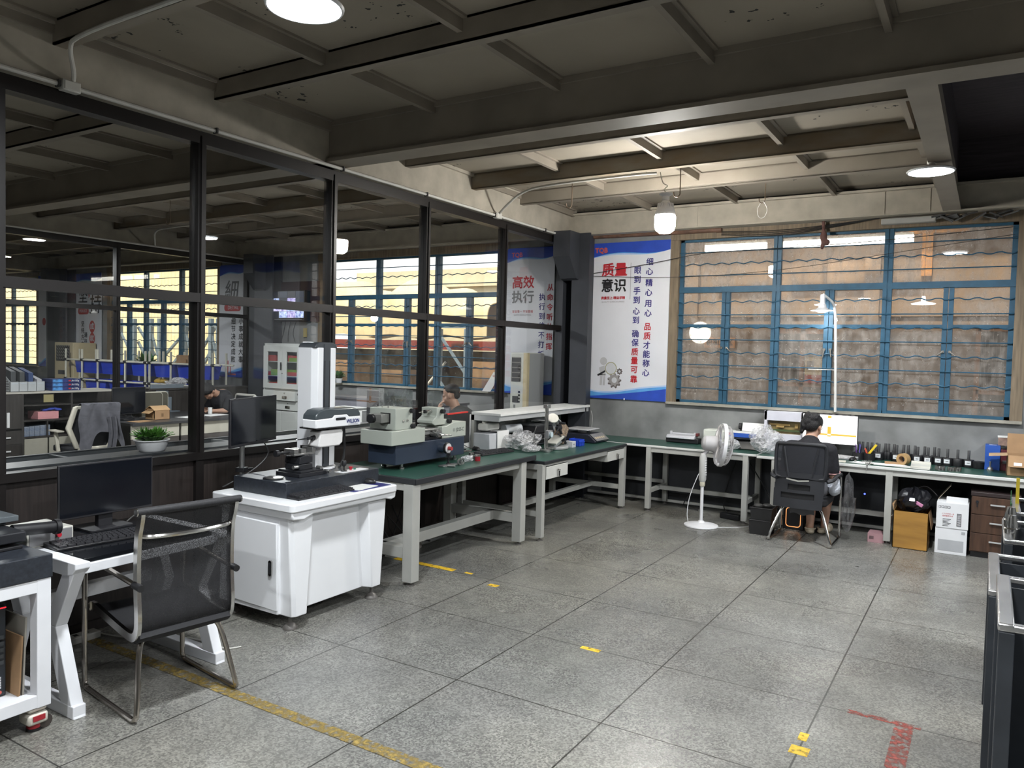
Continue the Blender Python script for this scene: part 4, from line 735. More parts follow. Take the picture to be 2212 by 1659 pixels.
part(h, 'hood', mat('slate_grey_hood', (.06, .072, .08), .28), lambda q: q.prism([(3.612, 1.243), (3.766, 1.249), (3.782, 1.266), (3.9, 1.266), (3.922, 1.25), (4.033, 1.248), (4.033, 1.27), (4.01, 1.30), (3.97, 1.312), (3.70, 1.315), (3.65, 1.305), (3.617, 1.275)], 'x', -3.853, -3.728), bevel=.008)
part(h, 'grip', BLKM, lambda q: q.prism([(a, b) for a, b in rrect(3.79, 1.232, 3.885, 1.25, .008)], 'x', -3.726, -3.7235))
part(h, 'spindle', mat('slot_black', (.004, .004, .005), .6), lambda q: (q.box(-3.84, 3.78, 1.168, -3.78, 3.9, 1.19), q.box(-3.886, 3.62, 1.18, -3.73, 4.02, 1.19)), smooth=0)
q = MB(); glyphs(q, 'WiLSON', .036, (-3.7235, 3.955, 1.220), (0, 1, 0), (0, 0, 1), .0013, sx=.92); q.box(-3.725, 3.91, 1.199, -3.7238, 4.005, 1.2005); obj('brand_lettering', q, mat('navy_lettering', (.035, .045, .19), .5), h, smooth=0)
p = part(t, 'probe_unit', mat('cream_white_shell', (.74, .73, .72), .38), lambda q: q.prism([(3.665, 1.065), (3.68, 1.055), (3.86, 1.055), (3.89, 1.075), (3.895, 1.15), (3.875, 1.168), (3.70, 1.168), (3.685, 1.16)], 'x', -3.86, -3.755), bevel=.008)
part(p, 'probe', BLK, lambda q: (q.cyl((-3.81, 3.685, 1.117), (-3.81, 3.655, 1.117), .02, .014), q.cyl((-3.81, 3.66, 1.117), (-3.81, 3.62, 1.117), .009), q.cyl((-3.81, 3.62, 1.117), (-3.81, 3.53, 1.117), .005, .004)))
part(p, 'probe_tip', mat('white_tip', (.8, .8, .8), .3), lambda q: q.sph((-3.81, 3.525, 1.117), .006))
for dy, dz in ((0, 0), (.014, .01)): part(t, 'head_cable', CAB, lambda q: q.tube(smooth_path([(-3.85, 4.0 - dy, 1.19), (-3.85, 4.01 - dy, 1.1 + dz), (-3.86, 4.02, 1.0), (-3.85, 4.0 - dy, .92), (-3.85, 3.965 - dy, .885)]), .006, 6))
j = part(t, 'joystick_panel', WPAINT, lambda q: q.box(-3.74, 3.80, .88, -3.66, 4.05, .883), smooth=0)
part(j, 'joystick', BLK, lambda q: (q.lathe([(.024, 0), (.02, .005), (.005, .008), (.005, .03), (.016, .04), (.018, .065), (.014, .072), (0, .072)], (-3.71, 3.86, .883), 18)))
part(j, 'red_button', mat('red_plastic', (.42, .02, .035), .3), lambda q: q.lathe([(.008, 0), (.008, .012), (.013, .014), (.013, .024), (0, .026)], (-3.71, 3.925, .883), 14)); part(j, 'green_button', mat('green_plastic', (.03, .22, .14), .35), lambda q: q.lathe([(.008, 0), (.008, .008), (0, .009)], (-3.71, 3.965, .883), 12))
s = thing('vice_stage', 'black adjustable stage with a small steel vice on the granite base', 'vice', (-3.84, 3.57, .88))
part(s, 'slide_base', BLKM, lambda q: (q.box(-3.95, 3.48, .881, -3.73, 3.72, .905), q.box(-3.95, 3.5, .905, -3.74, 3.70, .918)), bevel=.002)
part(s, 'pedestal', BLKM, lambda q: (q.box(-3.92, 3.53, .918, -3.78, 3.64, .955), q.prism([(3.535, .955), (3.54, 1.0), (3.60, 1.015), (3.65, 1.0), (3.65, .96)], 'x', -3.93, -3.79)), bevel=.004)
part(s, 'vice_body', STEEL, lambda q: (q.box(-3.9, 3.50, 1.012, -3.80, 3.68, 1.026), q.box(-3.9, 3.50, 1.026, -3.8, 3.535, 1.055), q.box(-3.9, 3.56, 1.026, -3.8, 3.60, 1.053), q.box(-3.9, 3.655, 1.026, -3.8, 3.68, 1.056)), bevel=.002)
part(s, 'vice_handle', BLK, lambda q: (q.cyl((-3.85, 3.50, 1.036), (-3.85, 3.40, 1.036), .008), q.cyl((-3.85, 3.41, 1.036), (-3.85, 3.385, 1.036), .021)))
[part(s, 'micrometer_knob', STEEL, lambda q: q.cyl(*g)) for g in (((-3.8, 3.53, .94), (-3.8, 3.49, .94), .013), ((-3.75, 3.72, .9), (-3.70, 3.72, .9), .011), ((-3.78, 3.68, .925), (-3.74, 3.68, .925), .012))]
s = thing('steel_disc', 'flat steel disc lying at the left of the granite base', 'gauge disc', (-3.83, 3.36, .88)); part(s, 'disc', STEEL, lambda q: q.lathe([(.05, 0), (.056, .006), (.056, .012), (.05, .013), (0, .013)], (-3.83, 3.365, .88), 28)); part(s, 'grip', BLK, lambda q: q.cb((-3.86, 3.32, .886), (.03, .02, .01), .4))
m = monitor('monitor', 'black monitor on a pole arm beside the tall white machine', (-4.0, 3.16), (-4.2, 3.70), 1.075, 1.385, stand=False, frame=mat('matt_black_bezel', (.012, .012, .015), .5), bez=.01, chin=.018)
m.location.z = .785
for c in m.children: c.data.transform(Matrix.Translation((0, 0, 1.075 - .1 - .785)))
part(m, 'pole', STEEL, lambda q: (q.cyl((0, .09, .0), (0, .09, .36), .016, n=14),), local=True); part(m, 'pole_clamp', BLK, lambda q: (q.cyl((0, .09, 0), (0, .09, .012), .05), q.box(-.03, .06, .1, .03, .12, .13), q.cyl((.02, .07, .115), (.07, .05, .115), .008), q.box(-.05, .02, .30, .05, .12, .40)), local=True, bevel=.003)
q = MB(); q.tube(smooth_path([(-4.10, 3.5, 1.09), (-4.08, 3.55, 1.0), (-4.12, 3.45, .9), (-4.16, 3.3, .83), (-4.2, 3.26, .8)]), .0045, 6); single('cable', q, CAB, 'grey cable hanging from the monitor on the pole arm', 'cable')
keyboard(-3.60, 3.53, .785, PI / 2 - .03, 'black keyboard lying in front of the black granite base', .47, .15)
t = thing('mouse_mat', 'blue folder with white sheets used as a mouse mat on the white cabinet', 'folder', (-3.57, 3.95, .785)); part(t, 'folder', mat('navy_folder', (.025, .028, .16), .5), lambda q: q.cb((-3.58, 3.90, .7865), (.2, .36, .003), 0), smooth=0); part(t, 'sheet', PAPER, lambda q: q.cb((-3.575, 3.865, .789), (.16, .22, .002), .12), smooth=0)
mouse(-3.63, 4.02, .79, PI / 2 + .3, 'black mouse on the blue folder of the white cabinet')
# ---- work benches
def bench(name, label, x0, x1, y0, y1, zt, th, edge, legs, lw, rails, top=None, extra=None):
    t = thing(name, label, 'workbench', ((x0 + x1) / 2, (y0 + y1) / 2, 0))
    part(t, 'bench_top', GREEN if top is None else top, lambda q: q.prism(rrect(x0 + .006, y0 + .006, x1 - .006, y1 - .006, .02), 'z', zt - th, zt), smooth=30)
    part(t, 'edge_band', edge, lambda q: (q.box(x0, y0, zt - th - .002, x1, y0 + .012, zt - .002), q.box(x0, y1 - .012, zt - th - .002, x1, y1, zt - .002), q.box(x0, y0, zt - th - .002, x0 + .012, y1, zt - .002), q.box(x1 - .012, y0, zt - th - .002, x1, y1, zt - .002)), bevel=.008, smooth=0)
    for x, y in legs:
        l = part(t, 'leg', GREYL, lambda q: q.box(x - lw / 2, y - lw / 2, .03, x + lw / 2, y + lw / 2, zt - th - .002), smooth=0, bevel=.003)
        part(l, 'foot', mat('grey_foot', (.16, .15, .14), .45, metal=.3), lambda q: q.lathe([(.028, 0), (.028, .008), (.01, .014), (.01, .032), (0, .032)], (x, y, 0), 14))
    def fr(q):
        xs = sorted({x for x, y in legs}); ys = sorted({y for x, y in legs})
        for x in (xs[0], xs[-1]): q.box(x - .018, ys[0], zt - th - .055, x + .018, ys[-1], zt - th - .0035)
        for y in (ys[0], ys[-1]): q.box(xs[0], y - .0172, zt - th - .054, xs[-1], y + .0172, zt - th - .003)
        for r in rails: q.box(*r)
    part(t, 'frame', GREYL, fr, smooth=0, bevel=.002); return t
bench('workbench', 'green-topped workbench with a thick black edge carrying the pale green machine', -4.38, -3.48, 4.35, 6.1, .79, .045, BEDGE, [(-3.535, 4.38), (-3.535, 5.9), (-4.3, 4.38), (-4.3, 5.9)], .088,
      [(-4.3, 4.34, .20, -3.53, 4.42, .28), (-4.3, 5.86, .20, -3.53, 5.94, .28), (-3.86, 4.38, .20, -3.78, 5.9, .28)])
def drawer(t, y0, y1, z0, z1, xf=-3.415):
    b = part(t, 'drawer', GREYL, lambda q: (q.box(-3.95, y0, z0, xf - .012, y1, z1),), smooth=0); part(b, 'drawer_front', mat('pale_drawer_front', (.6, .6, .57), .4), lambda q: q.box(xf - .012, y0 + .004, z0 + .004, xf, y1 - .004, z1 - .006), smooth=0, bevel=.002)
    yc = (y0 + y1) / 2; part(b, 'key', CHR, lambda q: (q.cyl((xf, yc, z1 - .05), (xf + .015, yc, z1 - .05), .009), q.cyl((xf + .012, yc, z1 - .05), (xf + .03, yc + .012, z1 - .05), .004))); part(b, 'key_tag', BLK, lambda q: q.cb((xf + .018, yc + .01, z1 - .085), (.006, .018, .05)))
t = bench('workbench', 'green-topped workbench with two small drawers and a white raised shelf along the partition', -4.40, -3.405, 6.115, 8.0, .735, .03, BEDGE, [(-3.445, 6.13), (-3.445, 7.98), (-4.33, 6.13), (-4.33, 7.98)], .06,
      [(-4.33, 6.11, .22, -3.445, 6.15, .27), (-4.33, 7.96, .22, -3.445, 8.0, .27), (-3.86, 6.13, .22, -3.81, 7.98, .27)])
drawer(t, 6.17, 6.6, .555, .68); drawer(t, 7.52, 7.95, .575, .69)
s = part(t, 'raised_shelf', mat('white_laminate', (.74, .74, .72), .4), lambda q: (q.box(-4.42, 6.4, 1.085, -4.07, 8.4, 1.112),), bevel=.003); part(s, 'shelf_rail', mat('pale_aluminium', (.6, .61, .62), .35, metal=.4), lambda q: (q.box(-4.12, 6.41, 1.035, -4.085, 8.39, 1.084), q.box(-4.42, 6.4, 1.03, -4.09, 6.43, 1.084), q.box(-4.4, 6.45, 1.06, -4.2, 8.3, 1.08)), smooth=0)
part(t, 'backboard', mat('white_backboard', (.66, .66, .65), .5), lambda q: q.box(-4.44, 6.2, .73, -4.425, 8.22, 1.084), smooth=0)
for y in (6.42, 8.23): part(t, 'shelf_post', GREYL, lambda q: q.box(-4.42, y - .02, .735, -4.385, y + .02, 1.085), smooth=0)
for y, l in ((6.9, 'double'), (7.55, 'single')):
    o = thing('wall_socket', 'white socket box on the white backboard, %s' % ('with a black plug' if l == 'double' else 'right of the gauge stand'), 'socket', (-4.42, y, .87)); part(o, 'box', mat('white_plastic', (.8, .8, .8), .4), lambda q: q.box(-4.425, y - .05, .85, -4.36, y + .05, .98), bevel=.004)
    part(o, 'holes', BLK, lambda q: [q.box(-4.3605, y - .02 + d, .91, -4.3585, y - .012 + d, .925) for d in (0, .03)], smooth=0)
    if l == 'double': part(o, 'plug', BLK, lambda q: (q.cyl((-4.36, y + .0, .885), (-4.32, y, .885), .022), q.tube(smooth_path([(-4.33, y, .88), (-4.3, y + .02, .84), (-4.28, y + .06, .79), (-4.3, y + .15, .745)]), .005, 6)))
for y in (5.06, 6.12):
    o = thing('wall_socket', 'white socket box on the dark panel below the %s' % ('thick-edged workbench, by its near leg' if y < 6 else 'join of the two long benches'), 'socket', (-4.46, y, .34)); part(o, 'box', mat('white_plastic', (.8, .8, .8), .4), lambda q: (q.box(-4.47, y - .045, .36, -4.41, y + .045, .52),), bevel=.004); part(o, 'plug', BLK if y < 6 else mat('white_plug', (.7, .7, .68), .4), lambda q: (q.box(-4.412, y - .02, .40, -4.38, y + .02, .44), q.tube(smooth_path([(-4.39, y, .41), (-4.37, y + .02, .3), (-4.36, y + .06, .1), (-4.33, y + .3, .02)]), .004, 6)))
LEDGE = mat('pale_bench_edge', (.62, .63, .61), .4)
t = bench('workbench', 'green-topped bench with a pale edge in the corner behind the standing fan', -4.38, -1.985, 8.02, 8.645, .738, .025, LEDGE, [(-3.16, 8.05), (-2.10, 8.05), (-3.16, 8.58), (-2.10, 8.58)], .055,
          [(-3.18, 8.05, .2, -3.14, 8.58, .245), (-2.12, 8.05, .2, -2.08, 8.58, .245), (-3.16, 8.36, .2, -2.1, 8.4, .245), (-4.3, 8.5, .25, -3.16, 8.54, .29)])
t = bench('workbench', 'long green-topped bench with a pale edge where the person sits', -1.98, 1.6, 7.985, 8.645, .735, .03, LEDGE, [(-1.80, 8.02), (-.755, 8.03), (1.5, 8.03), (-1.80, 8.58), (-.755, 8.58), (1.5, 8.58)], .06, [(-1.8, 8.3, .2, 1.5, 8.34, .25), (-1.82, 8.02, .2, -1.78, 8.58, .24), (-.775, 8.02, .2, -.735, 8.58, .24)])
# ================================================================= MACHINE AND SMALL THINGS ON THE BENCHES
PALEG = mat('pale_green_enamel', (.42, .45, .40), .4, var=.03, scale=5); NAVYE = mat('navy_enamel', (.028, .04, .065), .35, var=.08)
t = thing('length_measuring_machine', 'pale green and navy measuring machine with a handwheel on the thick-edged bench', 'machine', (-3.96, 4.95, .79))
part(t, 'base', NAVYE, lambda q: q.box(-4.10, 4.53, .835, -3.82, 5.43, .99), bevel=.004)
part(t, 'left_bed', PALEG, lambda q: q.prism([(4.455, .99), (4.86, .99), (4.86, 1.105), (4.455, 1.10)], 'x', -4.115, -3.80), bevel=.004)
h = part(t, 'headstock', PALEG, lambda q: q.prism([(4.53, 1.102), (4.735, 1.102), (4.735, 1.268), (4.53, 1.268)], 'x', -4.09, -3.83), bevel=.004)
part(h, 'recess', mat('slot_black', (.004, .004, .005), .6), lambda q: (q.box(-3.98, 4.5285, 1.15, -3.88, 4.531, 1.232), q.box(-4.08, 4.47, 1.104, -3.86, 4.70, 1.1055)), smooth=0)
part(h, 'slide', mat('dull_nickel', (.3, .3, .28), .4, metal=.6), lambda q: q.box(-4.02, 4.44, 1.16, -3.89, 4.53, 1.225), bevel=.003)
part(h, 'knob', BLK, lambda q: (q.cyl((-3.98, 4.44, 1.19), (-3.98, 4.41, 1.19), .035, n=18),))
for y, z in ((4.71, 1.245), (4.725, 1.125)): part(h, 'side_knob', BLK, lambda q: q.cyl((-3.83, y, z), (-3.80, y, z), .019, n=16), bevel=.003)
for y, z in ((4.62, 1.168), (4.67, 1.172)): part(h, 'chrome_button', CHR, lambda q: q.sph((-3.828, y, z), .010))
part(h, 'top_screw', STEEL, lambda q: [q.cyl((x, y, 1.268), (x, y, 1.282), .005, n=8) for x, y in ((-4.05, 4.56), (-4.0, 4.57), (-3.93, 4.56), (-4.0, 4.71))])
part(t, 'right_bed', PALEG, lambda q: q.prism([(5.13, .99), (5.47, .99), (5.47, 1.115), (5.30, 1.118), (5.22, 1.10), (5.2, 1.09), (5.13, 1.09)], 'x', -4.10, -3.835), bevel=.004)
ts = part(t, 'tailstock', PALEG, lambda q: (q.prism([(5.08, 1.10), (5.30, 1.10), (5.30, 1.14), (5.20, 1.145), (5.20, 1.245), (5.10, 1.245), (5.10, 1.175), (5.04, 1.14), (5.04, 1.12)], 'x', -4.03, -3.87), ), bevel=.004)
part(ts, 'spindle', CHR, lambda q: (q.cyl((-3.93, 5.10, 1.215), (-3.93, 5.02, 1.215), .013), q.cyl((-3.93, 5.02, 1.215), (-3.93, 4.94, 1.213), .004))); part(ts, 'spindle_collar', BLK, lambda q: q.cyl((-3.93, 5.03, 1.215), (-3.93, 5.01, 1.215), .015))
for y, z in ((5.16, 1.215), (5.25, 1.13)): part(ts, 'side_knob', BLK, lambda q: q.cyl((-3.87, y, z), (-3.835, y, z), .019, n=16), bevel=.003)
tb = part(t, 'work_table', mat('worn_silver', (.42, .42, .40), .35, metal=.6), lambda q: (q.box(-4.06, 4.89, 1.065, -3.86, 5.12, 1.08), q.box(-4.03, 4.91, 1.03, -3.88, 5.10, 1.063), q.box(-4.0, 4.93, .99, -3.9, 5.05, 1.03)), bevel=.003)
part(tb, 'micrometer_drum', STEEL, lambda q: (q.cyl((-3.88, 5.06, 1.04), (-3.82, 5.06, 1.04), .034, n=20), q.cyl((-3.82, 5.06, 1.04), (-3.808, 5.06, 1.04), .03, n=20), q.cyl((-3.808, 5.06, 1.04), (-3.77, 5.08, 1.03), .007), q.cyl((-3.78, 5.04, 1.03), (-3.76, 5.16, 1.025), .006)))
part(tb, 'cross_slide', BLKM, lambda q: q.box(-4.02, 4.87, .992, -3.86, 5.12, 1.01), smooth=0)
w = part(t, 'handwheel', BLK, lambda q: (q.cyl((-3.775, 5.11, .92), (-3.752, 5.11, .92), .047, n=28),), bevel=.004)
part(w, 'wheel_hub', NAVYE, lambda q: q.cyl((-3.83, 5.09, .925), (-3.775, 5.105, .921), .04, n=24)); part(w, 'dial', mat('dial_white', (.68, .68, .68), .4), lambda q: q.cyl((-3.752, 5.11, .92), (-3.749, 5.11, .92), .04, n=28)); part(w, 'centre_knob', mat('dull_red', (.42, .05, .05), .4), lambda q: (q.cyl((-3.75, 5.11, .92), (-3.715, 5.11, .92), .016),))
for y in (4.66, 5.36):
    for x in (-3.87, -4.05): part(t, 'foot', STEEL, lambda q: q.lathe([(.02, 0), (.022, .012), (.012, .018), (.012, .05), (0, .05)], (x, y, .79), 16))
part(t, 'drain_plug', BLKM, lambda q: q.cyl((-3.9, 4.95, .815), (-3.9, 4.95, .838), .022))
q = MB(); glyphs(q, 'JD25-C', .045, (-3.8335, 5.385, 1.05), (0, 1, 0), (0, 0, 1), .0006, sx=.8); obj('model_lettering', q, mat('dark_lettering', (.05, .06, .06), .5), t, smooth=0)
q = MB(); [q.box(-3.8345, 5.285 + .012 * k, 1.04 - .004 * (k % 2), -3.8338, 5.289 + .012 * k, 1.066) for k in range(3)]; q.box(-3.8345, 5.28, 1.05, -3.8338, 5.318, 1.053); obj('emblem', q, mat('pale_emblem', (.3, .32, .3), .5), t, smooth=0)
t = thing('spring_anvil', 'black ribbed stand below the handwheel of the pale green machine', 'stand', (-3.74, 5.10, .79)); part(t, 'spring', BLK, lambda q: [q.cb((-3.74, 5.10, .845 + .012 * k), (.03, .05, .006), .2 * k) for k in range(4)]); part(t, 'stem', BLK, lambda q: (q.cyl((-3.74, 5.1, .80), (-3.74, 5.1, .84), .008), q.cyl((-3.74, 5.1, .79), (-3.74, 5.1, .80), .02)))
t = thing('bore_fixture', 'silver fixture with two round holes lying on the thick-edged bench', 'fixture', (-3.68, 5.08, .79)); part(t, 'plate', STEEL, lambda q: (q.cb((-3.68, 5.03, .797), (.06, .2, .012), -.1), q.cyl((-3.66, 4.98, .80), (-3.6, 5.0, .80), .012)), bevel=.002)
for k in range(2): part(t, 'ring', STEEL, lambda q: q.lathe([(.018, 0), (.026, 0), (.026, .014), (.018, .014)], (0, 0, 0), 20, Matrix.Translation((-3.645, 5.115 + .035 * k, .818)) @ Matrix.Rotation(PI / 2, 4, 'Y')))
def jar(x, y, z, r, h, m, label, lid=True):
    t = thing('small_jar', label, 'jar', (x, y, z)); part(t, 'jar', m, lambda q: q.lathe([(r, 0), (r, h * .7), (r * .9, h * .75), (0, h * .76)], (x, y, z), 18))
    part(t, 'lid', CHR, lambda q: q.lathe([(r * 1.03, h * .72), (r * 1.03, h), (0, h)], (x, y, z), 18)); return t
jar(-3.67, 5.42, .79, .024, .055, mat('dark_red_glass', (.3, .02, .03), .2), 'small red jar with a silver lid on the thick-edged bench'); jar(-3.72, 5.40, .79, .022, .065, STEEL, 'small steel jar beside the red jar'); jar(-3.74, 5.45, .79, .018, .04, BLK, 'small black jar with a silver lid behind the red jar')
def bag(name, label, c, d, n=18, amp=.3, seed=1, m=None):
    random.seed(seed); q = MB(); nu, nv = n, n // 2 + 2; V = []
    ph = [random.uniform(0, 6) for _ in range(8)]
    q.sph((0, 0, 0), (.5, .5, .5), nu, nv); o = []
    for p in q.v:
        v = Vector(p); a = math.atan2(v.y, v.x); k = 1 + amp * (.5 * math.sin(3 * a + ph[0] + 5 * v.z) + .4 * math.sin(5 * a + ph[1] - 9 * v.z) + .3 * math.sin(9 * v.z + ph[2] + 2 * a) + random.uniform(-.35, .35))
        o.append((c[0] + v.x * d[0] * k, c[1] + v.y * d[1] * k, max(c[2], c[2] + (v.z + .5) * d[2] * (1 + (k - 1) * .6))))
    q.v = o; return single(name, q, m or PBAG, label, 'plastic bag', smooth=0)
def plastic(name):
    m = glass(name, (.985, .985, .99), 2.0, .06); n = m.node_tree.nodes; l = m.node_tree.links; out = n['Material Output']; src = out.inputs[0].links[0].from_socket
    d = n.new('ShaderNodeBsdfDiffuse'); d.inputs[0].default_value = (.9, .9, .92, 1); mx = n.new('ShaderNodeMixShader'); mx.inputs[0].default_value = .2
    nz = n.new('ShaderNodeTexNoise'); nz.inputs['Scale'].default_value = 16; mr = n.new('ShaderNodeMapRange'); mr.inputs[1].default_value = .4; mr.inputs[2].default_value = .75; mr.inputs[3].default_value = .16; mr.inputs[4].default_value = .6; l.new(nz.outputs['Fac'], mr.inputs[0]); l.new(mr.outputs[0], mx.inputs[0])
    l.new(src, mx.inputs[1]); l.new(d.outputs[0], mx.inputs[2]); l.new(mx.outputs[0], out.inputs[0]); return m
PBAG = plastic('clear_plastic_film')
bag('plastic_bag', 'small crumpled clear bag beside the silver fixture on the thick-edged bench', (-3.70, 5.30, .79), (.09, .12, .05), seed=3)
keyboard(-3.84, 5.92, .79, PI / 2 - .12, 'black keyboard at the far end of the thick-edged bench', .46, .14)
mouse(-4.08, 6.0, .79, 1.2, 'black mouse behind the keyboard on the thick-edged bench')
m = monitor('monitor', 'black monitor with a red strip along its top edge on the thick-edged bench', (-4.17, 5.58), (-4.22, 6.085), .845, 1.145, stand=.79, frame=mat('matt_black_bezel', (.012, .012, .015), .5), screen=mat('grey_dark_screen', (.02, .021, .023), .25), bez=.012, chin=.02)
part(m, 'red_strip', mat('red_tape', (.62, .04, .03), .5), lambda q: q.box(-.17, -.004, .345, .21, .018, .358), local=True, smooth=0)
q = MB(); q.tube(smooth_path([(-4.0, 6.05, .795), (-4.1, 5.95, .80), (-4.2, 5.9, .86), (-4.24, 5.85, .84)]), .0035, 6); single('cable', q, CAB, 'thin black cable between the mouse and the red-striped monitor', 'cable')
for i, (z, m_) in enumerate(((.792, CAB), (.797, mat('brown_cable', (.1, .05, .03), .5)), (.801, CAB))): q = MB(); q.tube(smooth_path([(-4.02, 5.45, z), (-4.05, 5.6, z), (-4.12, 5.75, z), (-4.06, 5.9, z)]), .004, 6); single('loose_cable', q, m_, 'cable lying right of the pale green machine, %s' % ['black outer one', 'brown middle one', 'black inner one'][i], 'cable')
random.seed(11)
for i in range(5):
    P = [(-4.3 + random.uniform(-.05, .1), 4.7 + .18 * i + random.uniform(-.1, .1), .01)]
    for k in range(6): P.append((-4.25 + random.uniform(-.14, .16), 4.85 + .1 * i + random.uniform(-.28, .28), .012 + random.uniform(0, .04)))
    P.append((-4.42, 4.9 + .15 * i, .35)); cable(P, .006, 'black cable tangled on the floor under the thick-edged bench, %s strand' % ['nearest', 'second', 'third', 'fourth', 'farthest'][i])
t = thing('adapter_box', 'grey adapter box among the tangled cables under the bench', 'adapter', (-4.2, 5.15, 0)); part(t, 'box', mat('pale_adapter', (.45, .42, .38), .5), lambda q: q.cb((-4.17, 5.2, .04), (.1, .14, .08), .3), bevel=.004)
# ---- on the bench with the raised shelf
t = thing('tissue_printer', 'white box-shaped printer with a paper sheet hanging over its front, under the raised shelf', 'printer', (-4.27, 6.52, .735)); part(t, 'housing', mat('pale_grey_plastic', (.55, .56, .59), .4), lambda q: q.box(-4.38, 6.38, .735, -4.18, 6.72, .905), bevel=.008)
part(t, 'paper_sheet', PAPER, lambda q: q.grid(lambda u, v: (-4.36 + .19 * min(u * 2, 1) + .012 * math.sin(min(u * 2, 1) * PI) + .012 * max(0, u - .5), 6.5 + .22 * v, .912 + .012 * math.sin(u * PI) - .34 * max(0, u - .5)), 16, 6, .002))
t = thing('white_canister', 'white plastic canister with a handle standing on the printer', 'canister', (-4.3, 6.52, .91)); part(t, 'body', mat('ivory_plastic', (.7, .69, .64), .4), lambda q: q.box(-4.36, 6.42, .927, -4.24, 6.66, 1.0), bevel=.02, seg=4)
part(t, 'handle', mat('ivory_plastic', (.7, .69, .64), .4), lambda q: q.tube(smooth_path([(-4.3, 6.48, .995), (-4.3, 6.49, 1.025), (-4.3, 6.62, 1.025), (-4.3, 6.65, .985)]), .011, 8)); part(t, 'cap', mat('pale_cap', (.6, .58, .52), .4), lambda q: q.cyl((-4.3, 6.45, 1.0), (-4.3, 6.45, 1.03), .02))
bag('plastic_bag', 'large heap of clear plastic bags beside the printer under the shelf', (-4.0, 6.72, .735), (.3, .42, .17), 26, .35, 5); bag('plastic_bag', 'low clear plastic bag in front of the heap of bags', (-3.84, 6.62, .735), (.16, .24, .06), 18, .3, 6)
t = thing('film_roll', 'roll of clear plastic film lying on the heap of bags', 'roll', (-4.2, 6.8, .90)); q = MB(); q.cyl((-4.22, 6.7, .93), (-4.16, 6.92, .93), .045, n=20); obj('roll', q, mat('milky_film', (.5, .52, .54), .25), t); q = MB(); q.cyl((-4.161, 6.916, .93), (-4.157, 6.93, .93), .02, n=16); obj('core', q, BLK, t)
t = thing('gauge_stand', 'upright chrome gauge stand with a dial on the bench under the shelf', 'gauge stand', (-3.74, 6.75, .735)); part(t, 'base', STEEL, lambda q: (q.cb((-3.74, 6.75, .748), (.09, .11, .025)), q.cb((-3.71, 6.79, .768), (.07, .07, .015)), q.cyl((-3.7, 6.7, .735), (-3.7, 6.7, .76), .03)), bevel=.003)
part(t, 'rod', CHR, lambda q: (q.cyl((-3.745, 6.735, .76), (-3.745, 6.735, 1.18), .012), q.cyl((-3.745, 6.768, .76), (-3.745, 6.768, 1.18), .008))); part(t, 'top_cap', STEEL, lambda q: q.box(-3.77, 6.715, 1.17, -3.72, 6.785, 1.21), bevel=.004)
g = part(t, 'dial_carrier', mat('grey_plate', (.35, .35, .36), .35, metal=.5), lambda q: q.box(-3.735, 6.71, .87, -3.70, 6.80, .95), bevel=.004); part(g, 'dial', mat('dial_blue_white', (.55, .66, .72), .3), lambda q: q.cyl((-3.70, 6.755, .91), (-3.685, 6.755, .91), .03, n=20)); part(g, 'dial_rim', STEEL, lambda q: q.tube([(-3.686, 6.755 + .031 * math.cos(a * PI / 12), .91 + .031 * math.sin(a * PI / 12)) for a in range(24)], .003, 6, True))
t = thing('bench_microscope', 'tilted grey inspection stand with a round lens and a brown textured block', 'inspection stand', (-3.75, 7.05, .735)); part(t, 'base', mat('grey_cast_base', (.33, .34, .34), .45), lambda q: (q.prism([(-3.75 + .09 * math.cos(a * PI / 12), 7.03 + .14 * math.sin(a * PI / 12)) for a in range(24)], 'z', .735, .765), q.cb((-3.78, 6.98, .80), (.1, .17, .05), 0, .25)), bevel=.008)
part(t, 'stage', mat('grey_light_stage', (.5, .5, .46), .4), lambda q: q.cb((-3.75, 6.95, .835), (.12, .19, .018), 0, .35), bevel=.004)
part(t, 'textured_block', mat('brown_ribbed_cloth', (.24, .18, .13), .9, scale=55, var=.6, bump=.6), lambda q: q.cb((-3.79, 7.13, .88), (.11, .10, .2), 0, -.62), bevel=.01)
part(t, 'arm', BLKM, lambda q: (q.cyl((-3.74, 7.16, .78), (-3.76, 7.0, 1.0), .014), q.cb((-3.75, 7.02, .955), (.05, .05, .05), 0, .6), q.cyl((-3.72, 6.95, .9), (-3.72, 7.1, .83), .009), q.cyl((-3.70, 7.06, 1.0), (-3.8, 7.06, 1.0), .013), q.sph((-3.73, 7.08, .84), (.03, .045, .035)), q.cyl((-3.72, 6.9, .905), (-3.73, 7.0, .97), .007)))
part(t, 'lens_ring', mat('pale_lens_ring', (.62, .61, .55), .4), lambda q: q.lathe([(.03, -.006), (.055, -.008), (.058, 0), (.055, .008), (.03, .006), (0, .004)], (0, 0, 0), 24, Matrix.Translation((-3.755, 6.9, 1.06)) @ Matrix.Rotation(.75, 4, 'X') @ Matrix.Rotation(.5, 4, 'Y'))); part(t, 'lens_neck', STEEL, lambda q: q.cyl((-3.757, 6.94, 1.04), (-3.76, 7.0, 1.0), .017))
